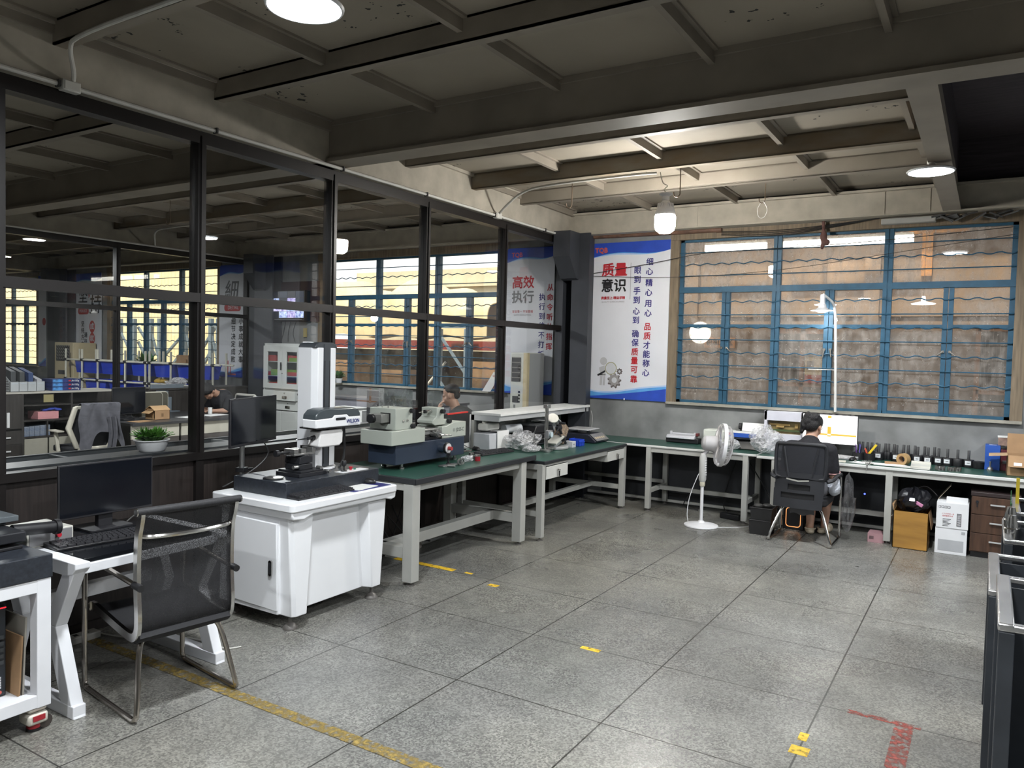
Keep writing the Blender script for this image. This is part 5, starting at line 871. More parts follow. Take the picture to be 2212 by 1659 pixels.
t = thing('black_label_printer', 'black box printer with white cloth on top behind the inspection stand', 'printer', (-4.2, 7.25, .735)); part(t, 'housing', BLK, lambda q: (q.box(-4.33, 7.05, .74, -4.03, 7.5, .86), q.prism([(7.05, .86), (7.5, .86), (7.46, .93), (7.1, .945)], 'x', -4.33, -4.06)), bevel=.01); part(t, 'lid', mat('grey_lid', (.06, .062, .065), .4), lambda q: q.cb((-4.19, 7.28, .945), (.25, .38, .02)), bevel=.006); part(t, 'slot', STEEL, lambda q: (q.box(-4.03, 7.08, .80, -4.024, 7.48, .81), q.box(-4.03, 7.08, .755, -4.024, 7.48, .76)), smooth=0)
q = MB(); random.seed(9); q.grid(lambda u, v: (-4.28 + .28 * u, 7.3 + .24 * v, .962 + .035 * math.sin(u * 7 + v * 3) * math.sin(v * PI) + .03 * math.sin(v * 9 + u) * .5 + .02), 14, 14, .006); single('white_rag', q, mat('white_cloth', (.72, .72, .73), .9, bump=.2, scale=30), 'white rag lying on the black printer', 'rag')
t = thing('paper_cup_box', 'small pale box between the inspection stand and the blue bin', 'box', (-3.72, 7.24, .735)); part(t, 'box', mat('pale_grey_plastic', (.55, .56, .59), .4), lambda q: q.box(-3.78, 7.2, .735, -3.68, 7.28, .80), bevel=.003); part(t, 'print', GREYP, lambda q: q.box(-3.6805, 7.22, .765, -3.679, 7.25, .775), smooth=0)
BLUB = mat('blue_bin_plastic', (.02, .07, .55), .4, var=.06)
BINF = (lambda q: (q.box(-3.80, 7.35, .735, -3.68, 7.48, .738), q.box(-3.80, 7.35, .735, -3.796, 7.48, .81), q.box(-3.684, 7.35, .735, -3.68, 7.48, .80), q.box(-3.80, 7.35, .735, -3.68, 7.354, .805), q.box(-3.80, 7.476, .735, -3.68, 7.48, .805), q.box(-3.682, 7.35, .775, -3.672, 7.48, .785), q.box(-3.678, 7.36, .735, -3.674, 7.365, .78), q.box(-3.678, 7.41, .735, -3.674, 7.415, .78), q.box(-3.678, 7.465, .735, -3.674, 7.47, .78)))
q = MB(); BINF(q); single('parts_bin', q, BLUB, 'small blue plastic bin on the bench beside the weighing scale', 'bin', smooth=0)
t = thing('weighing_scale', 'dark electronic weighing scale with a flat steel pan at the corner of the benches', 'scale', (-3.85, 7.9, .735)); part(t, 'body', mat('dark_navy_plastic', (.02, .022, .035), .4), lambda q: q.prism([(-4.05, .74), (-3.66, .74), (-3.65, .76), (-3.74, .83), (-4.04, .835)], 'y', 7.7, 8.05), bevel=.006)
part(t, 'panel', mat('grey_keypad', (.3, .29, .27), .3, metal=.4), lambda q: q.cb((-3.688, 7.875, .7985), (.11, .31, .004), 0, 0, .66), smooth=0); part(t, 'keys', mat('amber_keys', (.6, .5, .35), .4), lambda q: [q.cb((-3.677, 7.76 + .05 * k, .793), (.025, .03, .006), 0, 0, .66) for k in range(5)], smooth=0); part(t, 'pan', mat('pale_pan', (.66, .65, .66), .3, metal=.3), lambda q: (q.box(-4.05, 7.72, .868, -3.76, 8.03, .882), q.cyl((-3.9, 7.87, .83), (-3.9, 7.87, .87), .05)), bevel=.005)
cable([(-4.07, 8.43, 1.04), (-4.04, 8.42, .95), (-4.0, 8.3, .8), (-4.0, 8.2, .745)], .005, 'grey cord hanging from the end of the raised shelf', 'cord', mat('grey_cord', (.3, .3, .29), .5))
cable([(-4.26, 8.61, 1.19), (-4.24, 8.61, 1.3), (-4.26, 8.6, 1.0), (-4.22, 8.6, .9), (-4.2, 8.58, .745)], .004, 'thin cord running down the grey wall beside the column', 'cord', mat('grey_cord', (.3, .3, .29), .5))
# ---- on the corner bench
t = thing('laminator', 'silver and black laminator on the corner bench against the wall', 'laminator', (-2.95, 8.5, .738)); part(t, 'base', BLK, lambda q: q.box(-3.12, 8.44, .74, -2.74, 8.57, .80), bevel=.01); part(t, 'cover', mat('silver_plastic', (.58, .58, .61), .35), lambda q: q.prism([(8.42, .79), (8.55, .80), (8.55, .825), (8.46, .83), (8.425, .815)], 'x', -3.11, -2.78), bevel=.006)
part(t, 'guide', mat('silver_plastic', (.58, .58, .61), .35), lambda q: (q.box(-3.09, 8.5, .83, -2.78, 8.51, .85), q.box(-3.09, 8.49, .83, -3.07, 8.52, .865), q.box(-2.81, 8.49, .83, -2.76, 8.52, .86)), bevel=.003); part(t, 'label', mat('pale_label', (.7, .7, .72), .5), lambda q: q.box(-2.9, 8.419, .795, -2.83, 8.422, .81), smooth=0); part(t, 'end_cap', mat('dark_red_plastic', (.13, .02, .02), .4), lambda q: q.box(-2.78, 8.46, .825, -2.75, 8.53, .86), bevel=.005)
t = thing('white_case', 'plain off-white case behind the fan on the corner bench', 'case', (-2.53, 8.52, .738)); part(t, 'body', mat('off_white_plastic', (.66, .68, .62), .4), lambda q: q.box(-2.69, 8.45, .738, -2.36, 8.62, .92), bevel=.018, seg=3); part(t, 'seam', GREYP, lambda q: q.box(-2.67, 8.4485, .83, -2.38, 8.4505, .832), smooth=0)
t = thing('desktop_printer', 'black printer with a blue ream of paper and white sheet on top', 'printer', (-2.2, 8.45, .738)); part(t, 'body', BLK, lambda q: q.prism([(8.33, .74), (8.6, .74), (8.6, .86), (8.42, .865), (8.36, .80)], 'x', -2.36, -2.0), bevel=.008); part(t, 'tray', mat('grey_tray', (.09, .095, .11), .4), lambda q: q.box(-2.34, 8.37, .845, -2.04, 8.56, .865), smooth=0); part(t, 'rear_feed', BLK, lambda q: (q.cyl((-2.33, 8.6, .965), (-2.3, 8.6, .965), .035), q.cyl((-2.06, 8.6, .965), (-2.03, 8.6, .965), .035), q.box(-2.32, 8.59, .86, -2.04, 8.62, .96)))
t = thing('paper_ream', 'blue and red wrapped ream of paper on the black printer', 'ream', (-2.2, 8.45, .868)); part(t, 'wrapper', mat('royal_blue_wrap', (.03, .1, .45), .4), lambda q: q.box(-2.38, 8.34, .868, -2.08, 8.55, .912), smooth=0); part(t, 'red_band', mat('wrap_red', (.4, .05, .12), .4), lambda q: q.box(-2.381, 8.339, .885, -2.33, 8.5501, .9125), smooth=0); part(t, 'top_sheet', PAPER, lambda q: q.cb((-2.22, 8.45, .915), (.36, .22, .004), .05), smooth=0)
q = MB(); q.grid(lambda u, v: (-2.29 + .24 * u, 8.56 + .03 * v, .92 + .09 * v), 4, 4, .002); single('feed_sheet', q, PAPER, 'white sheet standing in the rear feed of the black printer', 'sheet')
bag('plastic_bag', 'big crumpled clear bag slumped over the join of the corner benches', (-1.95, 8.2, .738), (.30, .26, .25), 28, .32, 8); bag('plastic_bag', 'small clear bag between the fan and the black printer', (-2.3, 8.26, .738), (.14, .12, .11), 18, .3, 12)
t = thing('white_tester', 'white box machine with a bronze-coloured window against the wall left of the lit monitor', 'machine', (-1.85, 8.56, .735)); part(t, 'housing', mat('tester_white', (.68, .68, .76), .4), lambda q: (q.box(-2.04, 8.5, .735, -1.64, 8.62, .92), q.box(-2.04, 8.5, .92, -2.01, 8.62, 1.16), q.box(-1.66, 8.5, .92, -1.64, 8.62, 1.16), q.box(-2.04, 8.5, 1.06, -1.64, 8.62, 1.16), q.box(-2.01, 8.58, .92, -1.66, 8.62, 1.06)), smooth=0, bevel=.003)
part(t, 'window', mat('bronze_picture', (.22, .15, .05), .3, scale=9, var=.6, col2=(.36, .27, .11)), lambda q: q.box(-2.012, 8.57, .92, -1.658, 8.582, 1.062), smooth=0); part(t, 'mechanism', mat('green_baize_strip', (.06, .09, .03), .6), lambda q: (q.box(-2.0, 8.55, .945, -1.66, 8.572, .965),), smooth=0); part(t, 'brass_fittings', mat('tarnished_brass', (.4, .27, .1), .4, metal=.4, var=.4), lambda q: (q.box(-1.99, 8.55, 1.01, -1.78, 8.572, 1.025), q.box(-1.73, 8.55, .985, -1.70, 8.572, 1.03), q.cyl((-1.92, 8.55, .995), (-1.84, 8.55, .995), .012)), smooth=0)
for i, (x, m_, h, nm, lb, ct) in enumerate(((-1.75, mat('navy_box', (.02, .05, .16), .5), .12, 'ink_box', 'small navy box in front of the white machine', 'box'), (-1.70, PAPER, .12, 'paper_cup', 'white paper cup beside the navy box', 'cup'), (-1.61, CARD, .14, 'cardboard_tube', 'brown cardboard tube beside the seated person', 'tube'))):
    q = MB()
    if i == 0: q.box(x - .03, 8.3, .735, x + .03, 8.36, .735 + h)
    elif i == 1: q.lathe([(.028, 0), (.038, h), (.034, h), (.026, .01), (0, .01)], (x, 8.3, .735), 18)
    else: q.lathe([(.045, 0), (.045, h), (.035, h), (.035, .01), (0, .01)], (x, 8.3, .735), 20)
    single(nm, q, m_, lb, ct, smooth=35)
# lit monitor with a table of figures
mm = mat('white_lit_screen', (.9, .9, .9), .4, emit=(1, .98, .97), estr=.68, var=.01)
m = monitor('monitor', 'lit monitor showing a white table with orange bars, in front of the seated person', (-1.64, 8.46), (-1.10, 8.46), .855, 1.165, stand=.735, screen=mm, bez=.007, chin=.01)
def f(q):
    q.m = 0; q.box(-.02, -.0028, .20, .015, -.0018, .415); q.box(-.14, -.0028, .212, .255, -.0018, .23); q.m = 1; q.box(-.018, -.0032, .30, .013, -.003, .39); q.box(-.018, -.0032, .214, .013, -.003, .228)
    random.seed(3); q.m = 2
    for a in range(5):
        for b in range(8):
            if a == 2: continue
            x = -.1 + a * .042 + (.02 if a > 2 else 0); q.box(x, -.0028, .30 + b * .0155, x + .012 + .006 * random.random(), -.002, .303 + b * .0155)
    for b in range(9): q.box(.17, -.0028, .30 + b * .014, .17 + .03 + .03 * random.random(), -.002, .302 + b * .014)
    for b in range(6): q.box(-.1 + .06 * b, -.0028, .43, -.07 + .06 * b, -.002, .4325)
    q.m = 3; q.box(-.12, -.0028, .40, -.1, -.0018, .42)
part(m, 'display_picture', [glow('screen_orange', (.87, .34, .045), .62), glow('screen_pale', (1, .9, .75), .62), mat('screen_grey_text', (.25, .22, .22), .5, emit=(.3, .26, .26), estr=.8), glow('screen_green', (.3, .9, .25), .8)], f, local=True, smooth=0)
keyboard(-1.26, 8.34, .735, -.3, 'grey keyboard with white keys in front of the lit monitor', .36, .12, True)
mouse(-1.11, 8.26, .735, -.3, 'black mouse beside the grey keyboard')
def cup(x, y, r, h, label): q = MB(); q.lathe([(r, 0), (r, h), (r * .86, h), (r * .86, .006), (0, .006)], (x, y, .735), 22); single('pen_cup', q, BLK, label, 'cup')
cup(-1.08, 8.40, .055, .07, 'black round cup full of pens beside the lit monitor'); cup(-.98, 8.40, .055, .07, 'black round cup holding a yellow knife and red tool')
random.seed(21)
for i, (cx, col, lb) in enumerate(((-1.09, (.10, .03, .2), 'purple pen'), (-1.065, (.05, .05, .3), 'blue pen'), (-1.10, (.7, .7, .72), 'white pen'), (-1.055, (.04, .04, .05), 'black pen'), (-1.08, (.12, .1, .35), 'violet pen'))):
    a = .25 * i - .5; q = MB(); q.cyl((cx, 8.40, .745), (cx + .035 * math.sin(a), 8.40 + .02 * math.cos(3 * a), .875), .005, n=8); q.cyl((cx + .035 * math.sin(a), 8.40 + .02 * math.cos(3 * a), .875), (cx + .038 * math.sin(a), 8.40 + .021 * math.cos(3 * a), .885), .0035, n=8); single('pen', q, mat('pen_' + lb.split()[0], col, .4), lb + ' standing in the cup beside the lit monitor', 'pen', group=None)
q = MB(); q.cb((-.955, 8.40, .84), (.022, .012, .13), 0, 0, .6); single('utility_knife', q, mat('yellow_plastic', (.75, .55, .03), .4), 'yellow knife leaning in the second black cup', 'knife', bevel=.003)
q = MB(); q.cyl((-.985, 8.40, .75), (-1.02, 8.40, .85), .008, n=8); single('red_marker', q, mat('red_plastic_pen', (.6, .08, .04), .4), 'red tool leaning in the second black cup', 'tool')
# cylindrical gauges with handles
GX = [-1.10, -1.065, -1.02, -.98, -.935, -.905, -.855, -.825, -.775, -.745, -.69, -.65, -.59, -.56, -.505, -.47, -.42, -.38, -.305, -.22, -.13]
def gauge(x, y, r, hb, ht, label, tagged):
    t = thing('plug_gauge', label, 'gauge', (x, y, .735), group=None)
    part(t, 'drum', BLK, lambda q: q.lathe([(r * .96, 0), (r, .004), (r, hb - .004), (r * .94, hb), (0, hb)], (x, y, .735), 22)); part(t, 'handle', mat('dark_knurled_handle', (.06, .06, .062), .5, scale=200, var=.4), lambda q: q.lathe([(.0105, hb), (.012, hb + .004), (.012, ht), (.010, ht + .003), (0, ht + .003)], (x, y, .735), 12))
    if tagged: part(t, 'label', mat('white_sticker', (.75, .76, .78), .5), lambda q: q.grid(lambda u, v: (x + (r + .001) * math.sin(-.65 + 1.1 * u), y - (r + .001) * math.cos(-.65 + 1.1 * u), .735 + hb * (.35 + .5 * v)), 6, 1), smooth=0); part(t, 'label_print', BLKP, lambda q: [q.box(x - .012 + .008 * k, y - r - .0026, .735 + hb * .55, x - .007 + .008 * k, y - r - .002, .735 + hb * .65) for k in range(3)], smooth=0)
def ordn(i): return ['first', 'second', 'third', 'fourth', 'fifth', 'sixth', 'seventh', 'eighth', 'ninth', 'tenth', 'eleventh', 'twelfth', 'thirteenth', 'fourteenth', 'fifteenth', 'sixteenth', 'seventeenth', 'eighteenth', 'nineteenth', 'twentieth', 'last'][i]
for i, x in enumerate(GX):
    front = i in (5, 9, 13, 15, 17, 18, 19, 20) or i > 17
    gauge(x, 8.50 if front else 8.585, .046 if front else .033, .075, .158, 'black drum gauge with upright handle, %s from the left along the long bench' % ordn(i), front and i != 19)
q = MB(); q.lathe([(.055, 0), (.057, .004), (.057, .062), (.05, .066), (0, .066)], (-.045, 8.49, .735), 24); single('black_drum', q, BLK, 'black drum without a handle at the right end of the gauge row', 'drum')
q = MB(); [q.cb((-1.0 + .07 * k, 8.12 + .02 * (k % 2), .7362 + .0012 * k), (.21, .15, .0008), .2 * (k - 2)) for k in range(5)]; q.cb((-.70, 8.1, .7372), (.32, .13, .001), -.08); single('loose_papers', q, PAPER, 'white papers spread over the front of the long bench', 'papers', smooth=0)
q = MB(); q.cb((-1.3, 8.08, .737), (.3, .16, .002), .1); single('paper_sheet', q, mat('cream_paper', (.72, .69, .6), .7), 'cream sheet under the seated person arm on the long bench', 'sheet', smooth=0)
t = thing('tape_roll', 'roll of brown tape lying on its side on the long bench', 'tape', (-.66, 8.2, .737)); part(t, 'tape', mat('brown_tape', (.42, .27, .12), .35), lambda q: q.lathe([(.036, -.03), (.055, -.03), (.055, .03), (.036, .03)], (0, 0, 0), 28, Matrix.Translation((-.66, 8.22, .793)) @ Matrix.Rotation(PI / 2, 4, 'X') @ Matrix.Rotation(-.5, 4, 'Y'))); part(t, 'core', CARD, lambda q: q.lathe([(.030, -.029), (.0355, -.029), (.0355, .029), (.030, .029)], (0, 0, 0), 28, Matrix.Translation((-.66, 8.22, .793)) @ Matrix.Rotation(PI / 2, 4, 'X') @ Matrix.Rotation(-.5, 4, 'Y')))
q = MB(); q.cb((-.76, 8.22, .7475), (.12, .07, .02), .15); single('carton_piece', q, CARD, 'flat piece of brown carton left of the tape roll', 'carton', smooth=0)
for k in range(4): q = MB(); q.cb((-.50, 8.06, .745 + .015 * k), (.16, .13, .0145), .04 * k - .05); single('notepad', q, mat('pad_cream', (.68, .67, .6), .7) if k % 2 else mat('pad_grey', (.6, .6, .56), .7), 'pale notepad in the stack beside the steel rings, %s' % ['bottom one', 'second from the bottom', 'third from the bottom', 'top one'][k], 'notepad', smooth=0)
for k, (x, y, r) in enumerate(((-.345, 8.08, .042), (-.255, 8.07, .032), (-.205, 8.09, .03))): q = MB(); q.lathe([(r * .75, 0), (r, 0), (r, .036), (r * .97, .04), (r * .75, .04)], (x, y, .735), 28); single('steel_ring', q, CHR, 'polished steel ring on the long bench, %s' % ['largest left one', 'middle one', 'right one'][k], 'ring')
random.seed(5)
for k in range(9): x, y = -1.05 + random.uniform(-.03, .12), 8.20 + random.uniform(-.06, .08); q = MB(); q.lathe([(.008, 0), (.009, .012), (.004, .014), (0, .015)], (x, y, .736), 10); single('small_screw', q, STEEL, 'tiny steel screw scattered beside the mouse on the long bench', 'screw', 'scattered screws')
t = thing('clamp', 'small steel clamp hanging over the edge of the long bench', 'clamp', (-.93, 8.0, .737)); part(t, 'jaw', STEEL, lambda q: (q.cyl((-.97, 8.06, .745), (-.9, 8.03, .745), .008), q.cyl((-.94, 8.04, .742), (-.945, 7.98, .735), .006))); part(t, 'tail', STEEL, lambda q: q.cyl((-.945, 7.979, .738), (-.95, 7.975, .68), .004))
t = thing('blue_box', 'tall blue box standing at the right end of the gauge row', 'box', (.06, 8.5, .735)); part(t, 'box', mat('box_blue', (.02, .09, .42), .5), lambda q: q.box(0, 8.45, .735, .12, 8.6, .965), smooth=0, bevel=.002); part(t, 'label', mat('pale_label', (.7, .7, .72), .5), lambda q: q.box(.03, 8.49, .9651, .09, 8.53, .9665), smooth=0)
t = thing('steel_fitting', 'steel pin fitting standing before the blue box', 'fitting', (.045, 8.42, .735)); part(t, 'foot', STEEL, lambda q: q.lathe([(.022, 0), (.026, .01), (.02, .028), (.008, .035), (.008, .07), (.012, .08), (0, .085)], (.045, 8.42, .735), 18)); part(t, 'flange', STEEL, lambda q: q.cyl((.045, 8.42, .735), (.045, 8.42, .742), .03))
t = thing('red_box', 'dark red box beside the blue box', 'box', (.15, 8.52, .735)); part(t, 'box', mat('box_dark_red', (.13, .02, .03), .5), lambda q: q.box(.125, 8.47, .735, .185, 8.6, .93), smooth=0, bevel=.002); part(t, 'print', GREYP, lambda q: q.box(.14, 8.469, .80, .17, 8.471, .83), smooth=0)
t = thing('stacked_box', 'white and brown box standing on the red box', 'box', (.13, 8.55, .932)); part(t, 'box', mat('mottled_brown_box', (.3, .2, .16), .6, var=.4, scale=18), lambda q: q.box(.10, 8.5, .9665, .19, 8.6, 1.04), smooth=0); part(t, 'lid', PAPER, lambda q: q.box(.095, 8.495, 1.04, .195, 8.605, 1.052), smooth=0)
t = thing('open_carton', 'open brown carton with raised flaps at the right end of the long bench', 'carton', (.36, 8.3, .735))
part(t, 'carton', CARD, lambda q: (q.box(.17, 8.14, .735, .62, 8.144, .915), q.box(.17, 8.40, .735, .62, 8.404, .915), q.box(.17, 8.14, .735, .174, 8.404, .915), q.box(.616, 8.14, .735, .62, 8.404, .915), q.box(.17, 8.14, .735, .62, 8.404, .738)), smooth=0)
part(t, 'flap', CARD, lambda q: (q.bar((.17, 8.402, .915), (.62, 8.402, .915), .001, .001), q.prism([(8.402, .915), (8.406, .915), (8.44, 1.09), (8.436, 1.09)], 'x', .17, .62)), smooth=0); part(t, 'side_flap', mat('pale_carton', (.5, .34, .2), .8), lambda q: q.prism([(.172, .915), (.172, .911), (.03, .895), (.03, .90)], 'y', 8.15, 8.39), smooth=0); part(t, 'front_flap', CARD, lambda q: q.prism([(8.142, .917), (8.142, .913), (8.08, .82), (8.083, .817)], 'x', .18, .61), smooth=0)
part(t, 'sticker', PAPER, lambda q: q.cb((.25, 8.094, .845), (.06, .002, .03), 0, -.55), smooth=0)
# ---- under the long bench
t = thing('taped_carton', 'brown carton wrapped in glossy tape under the long bench, holding a black bag', 'carton', (-.55, 8.1, 0)); part(t, 'carton', mat('glossy_tape_carton', (.36, .19, .045), .22, var=.25, scale=4, stretch=(.5, 1, 3), bump=.25), lambda q: (q.box(-.70, 7.93, 0, -.41, 7.936, .345), q.box(-.70, 8.27, 0, -.41, 8.276, .345), q.box(-.70, 7.93, 0, -.694, 8.276, .345), q.box(-.416, 7.93, 0, -.41, 8.276, .345), q.box(-.70, 7.93, 0, -.41, 8.276, .005)), smooth=0)
part(t, 'side_flap', CARD, lambda q: (q.prism([(-.412, .345), (-.41, .345), (-.385, .20), (-.388, .20)], 'y', 7.95, 8.25), q.prism([(-.70, .345), (-.698, .345), (-.70, .40), (-.715, .40)], 'y', 7.95, 8.25)), smooth=0)
bag('bin_bag', 'black plastic bag bulging out of the taped carton', (-.55, 8.08, .30), (.27, .28, .24), 22, .22, 14, mat('black_film', (.012, .012, .015), .22))
q = MB(); q.cb((-.50, 7.955, .425), (.08, .02, .03), 0, 0, .5); single('pink_pack', q, mat('pink_pack', (.55, .22, .38), .5), 'small pink pack on the black bag in the taped carton', 'pack', bevel=.004)
q = MB(); q.grid(lambda u, v: (-.56 + .2 * u, 8.16 + .1 * v - .05 * u, .50 + .07 * math.sin(u * PI) - .03 * v), 10, 6, .004); single('grey_hood', q, mat('grey_fabric', (.12, .115, .12), .9), 'grey fabric rising above the black bag in the taped carton', 'cloth')
BXW = mat('white_carton', (.72, .73, .75), .6, var=.03)
t = thing('white_carton', 'white carton on the floor under the long bench, the lower of the two', 'carton', (-.23, 8.1, 0)); part(t, 'carton', BXW, lambda q: q.box(-.355, 7.95, 0, -.105, 8.28, .235), bevel=.003, smooth=0); part(t, 'print', mat('grey_carton_print', (.4, .41, .43), .6), lambda q: (q.box(-.33, 7.9485, .03, -.13, 7.9495, .13), q.box(-.15, 7.9485, .19, -.12, 7.9495, .215)), smooth=0)
t = thing('white_carton', 'white carton with red and black print, the upper of the two under the long bench', 'carton', (-.23, 8.1, .236)); part(t, 'carton', BXW, lambda q: q.box(-.352, 7.945, .2355, -.10, 8.28, .465), bevel=.003, smooth=0)
def f(q):
    q.m = 0; [q.box(-.335 + .024 * k, 7.9436, .415, -.316 + .024 * k, 7.9446, .435) for k in range(4)]; q.m = 2; [q.box(-.333 + .024 * k, 7.943, .418, -.32 + .024 * k, 7.9437, .432) for k in range(4)]; q.m = 0
    [q.box(-.30, 7.9436, .255 + .012 * k, -.255 + .01 * (k % 3), 7.9446, .259 + .012 * k) for k in range(6)]; q.box(-.19, 7.9436, .26, -.155, 7.9446, .375); q.m = 2; [q.box(-.186, 7.943, .265 + .009 * k, -.159, 7.9437, .269 + .009 * k) for k in range(12)]; q.m = 1; glyphs(q, '二十多年如一日', .014, (-.26, 7.944, .365), X_, Z_, .0003); glyphs(q, '品质赢得市场', .014, (-.262, 7.944, .345), X_, Z_, .0003)
part(t, 'print', [BLKP, REDP, BXW], f, smooth=0); part(t, 'flap', BXW, lambda q: q.prism([(7.946, .463), (7.950, .465), (8.1, .50), (8.1, .496)], 'x', -.28, -.11), smooth=0); part(t, 'side_flap', mat('brown_flap', (.42, .36, .28), .8), lambda q: q.prism([(-.352, .465), (-.348, .465), (-.25, .60), (-.254, .602)], 'y', 8.1, 8.26), smooth=0)
WALN = mat('walnut_laminate', (.065, .033, .02), .45, scale=3, var=.35, stretch=(10, 10, .8))
t = thing('drawer_pedestal', 'walnut drawer pedestal with three drawers under the long bench', 'cabinet', (.07, 8.2, 0)); part(t, 'carcass', WALN, lambda q: q.box(-.085, 7.985, .05, .28, 8.42, .55), smooth=0); part(t, 'top', mat('dark_top_board', (.03, .02, .02), .4), lambda q: q.box(-.09, 7.97, .55, .285, 8.43, .585), bevel=.004); part(t, 'plinth', BLK, lambda q: q.box(-.075, 8.0, 0.0, .27, 8.4, .05), smooth=0)
for k, (a, b) in enumerate(((.39, .545), (.225, .385), (.06, .22))):
    d = part(t, 'drawer', WALN, lambda q: q.box(-.08, 7.965, a, .275, 7.986, b), bevel=.002, smooth=0); part(d, 'handle', mat('pale_aluminium', (.6, .61, .62), .35, metal=.4), lambda q: (q.box(.06, 7.945, (a + b) / 2 + .01, .17, 7.953, (a + b) / 2 + .022), q.box(.065, 7.95, (a + b) / 2 + .012, .075, 7.966, (a + b) / 2 + .02), q.box(.155, 7.95, (a + b) / 2 + .012, .165, 7.966, (a + b) / 2 + .02)), smooth=0)
    if k == 0: part(d, 'lock', BLKM, lambda q: (q.cyl((-.04, 7.965, .50), (-.04, 7.955, .50), .012), q.cb((-.04, 7.952, .475), (.008, .008, .04))))
t = thing('pink_box', 'flat pink box with a barcode on the floor under the long bench', 'box', (-.85, 8.1, 0)); part(t, 'box', mat('dusty_pink', (.42, .24, .26), .6), lambda q: q.box(-.92, 8.02, 0, -.775, 8.2, .085), smooth=0); part(t, 'barcode', BLKP, lambda q: [q.box(-.905 + .004 * k, 8.0185, .03, -.903 + .004 * k, 8.0195, .06) for k in range(10)], smooth=0)
t = thing('computer_tower', 'black computer tower under the long bench left of the seated person feet', 'computer', (-1.62, 8.3, 0)); part(t, 'case', BLK, lambda q: q.box(-1.72, 8.1, 0.0, -1.52, 8.5, .40), bevel=.006); part(t, 'lit_ring', glow('amber_led', (1, .42, .15), .7), lambda q: q.tube([(a, 8.097, b) for a, b in rrect(-1.69, .03, -1.55, .22, .03)], .004, 6, True)); part(t, 'led', glow('green_led', (.3, 1, .2), 1), lambda q: q.cb((-1.7, 8.098, .3), (.01, .004, .01)))
q = MB(); q.sph((-1.0, 8.35, .40), .009); single('blue_indicator', q, glow('blue_led', (.1, .15, 1), 2), 'tiny blue light under the long bench right of the chair', 'light')
for i, (x, y, z, hh, lb) in enumerate(((-1.84, 7.74, 0, .14, 'black waste bin beside the chair, front lower one'), (-1.83, 7.74, .142, .12, 'black bin standing on the lower waste bin beside the chair'))):
    t = thing('waste_bin', lb, 'bin', (x, y, z)); a = .095; part(t, 'bin', mat('dull_black_plastic', (.014, .014, .015), .45), lambda q: (q.add([(x - a, y - a, z), (x + a, y - a, z), (x + a, y + a, z), (x - a, y + a, z), (x - a - .01, y - a - .01, z + hh), (x + a + .01, y - a - .01, z + hh), (x + a + .01, y + a + .01, z + hh), (x - a - .01, y + a + .01, z + hh), (x - a, y - a, z + hh), (x + a, y - a, z + hh), (x + a, y + a, z + hh), (x - a, y + a, z + hh), (x - a + .01, y - a + .01, z + .01), (x + a - .01, y - a + .01, z + .01), (x + a - .01, y + a - .01, z + .01), (x - a + .01, y + a - .01, z + .01)], [(3, 2, 1, 0)] + [(i_, (i_ + 1) % 4, 4 + (i_ + 1) % 4, 4 + i_) for i_ in range(4)] + [(4 + i_, 4 + (i_ + 1) % 4, 8 + (i_ + 1) % 4, 8 + i_) for i_ in range(4)] + [(8 + i_, 8 + (i_ + 1) % 4, 12 + (i_ + 1) % 4, 12 + i_) for i_ in range(4)] + [(12, 13, 14, 15)])), smooth=0)
    part(t, 'rim', mat('dull_black_plastic', (.014, .014, .015), .45), lambda q: q.tube([(x - a - .01, y - a - .01, z + hh), (x + a + .01, y - a - .01, z + hh), (x + a + .01, y + a + .01, z + hh), (x - a - .01, y + a + .01, z + hh)], .006, 6, True))
q = MB(); q.sph((-1.87, 7.70, .275), (.05, .04, .025)); q.sph((-1.80, 7.76, .275), (.05, .04, .02)); single('scrap_wad', q, mat('dark_scrap', (.06, .06, .06), .4), 'dark crumpled scraps in the top of the upper waste bin', 'scraps', remesh=.008)
for P, l in (([(-2.75, 8.6, .7), (-2.72, 8.58, .4), (-2.85, 8.5, .15), (-2.9, 8.42, .02), (-2.7, 8.4, .01)], 'black cable under the corner bench left of the fan'), ([(-2.3, 8.6, .72), (-2.42, 8.5, .3), (-2.45, 8.45, .02), (-2.2, 8.3, .01)], 'black cable hanging behind the fan under the corner bench'), ([(-2.28, 8.55, .70), (-2.0, 8.4, .38), (-1.85, 8.2, .22), (-1.7, 8.06, .12)], 'black cable running down to the computer tower')): cable(P, .006, l)
q = MB(); q.cb((-2.28, 8.2, .03), (.22, .07, .06), -.2); single('black_adapter', q, BLK, 'black adapter on the floor under the corner bench', 'adapter', bevel=.008)
# ---- pedestal fan
fx, fy = -2.43, 7.67
t = thing('standing_fan', 'white standing fan turned to the right in front of the corner bench', 'fan', (fx, fy, 0)); FW = mat('fan_white', (.74, .74, .76), .38); FG = mat('fan_grey', (.48, .48, .47), .4)
part(t, 'base', FW, lambda q: q.lathe([(.168, 0), (.172, .006), (.168, .016), (.1, .03), (.04, .04), (.022, .06), (0, .06)], (fx, fy, 0), 40)); part(t, 'pole', FW, lambda q: q.cyl((fx, fy, .05), (fx, fy, .43), .0165)); part(t, 'collar', mat('cream_collar', (.55, .52, .42), .4), lambda q: q.lathe([(.024, 0), (.027, .01), (.027, .045), (.022, .055), (0, .055)], (fx, fy, .41), 18))
part(t, 'control_column', FG, lambda q: (q.prism([(-.034, .46), (.034, .46), (.038, .52), (.034, .72), (.02, .745), (-.02, .745), (-.034, .72)], 'y', -.03, .03),), bevel=.008) if 0 else part(t, 'control_column', FG, lambda q: q.lathe([(.028, .455), (.037, .48), (.037, .70), (.025, .74), (0, .742)], (fx, fy, 0), 20))
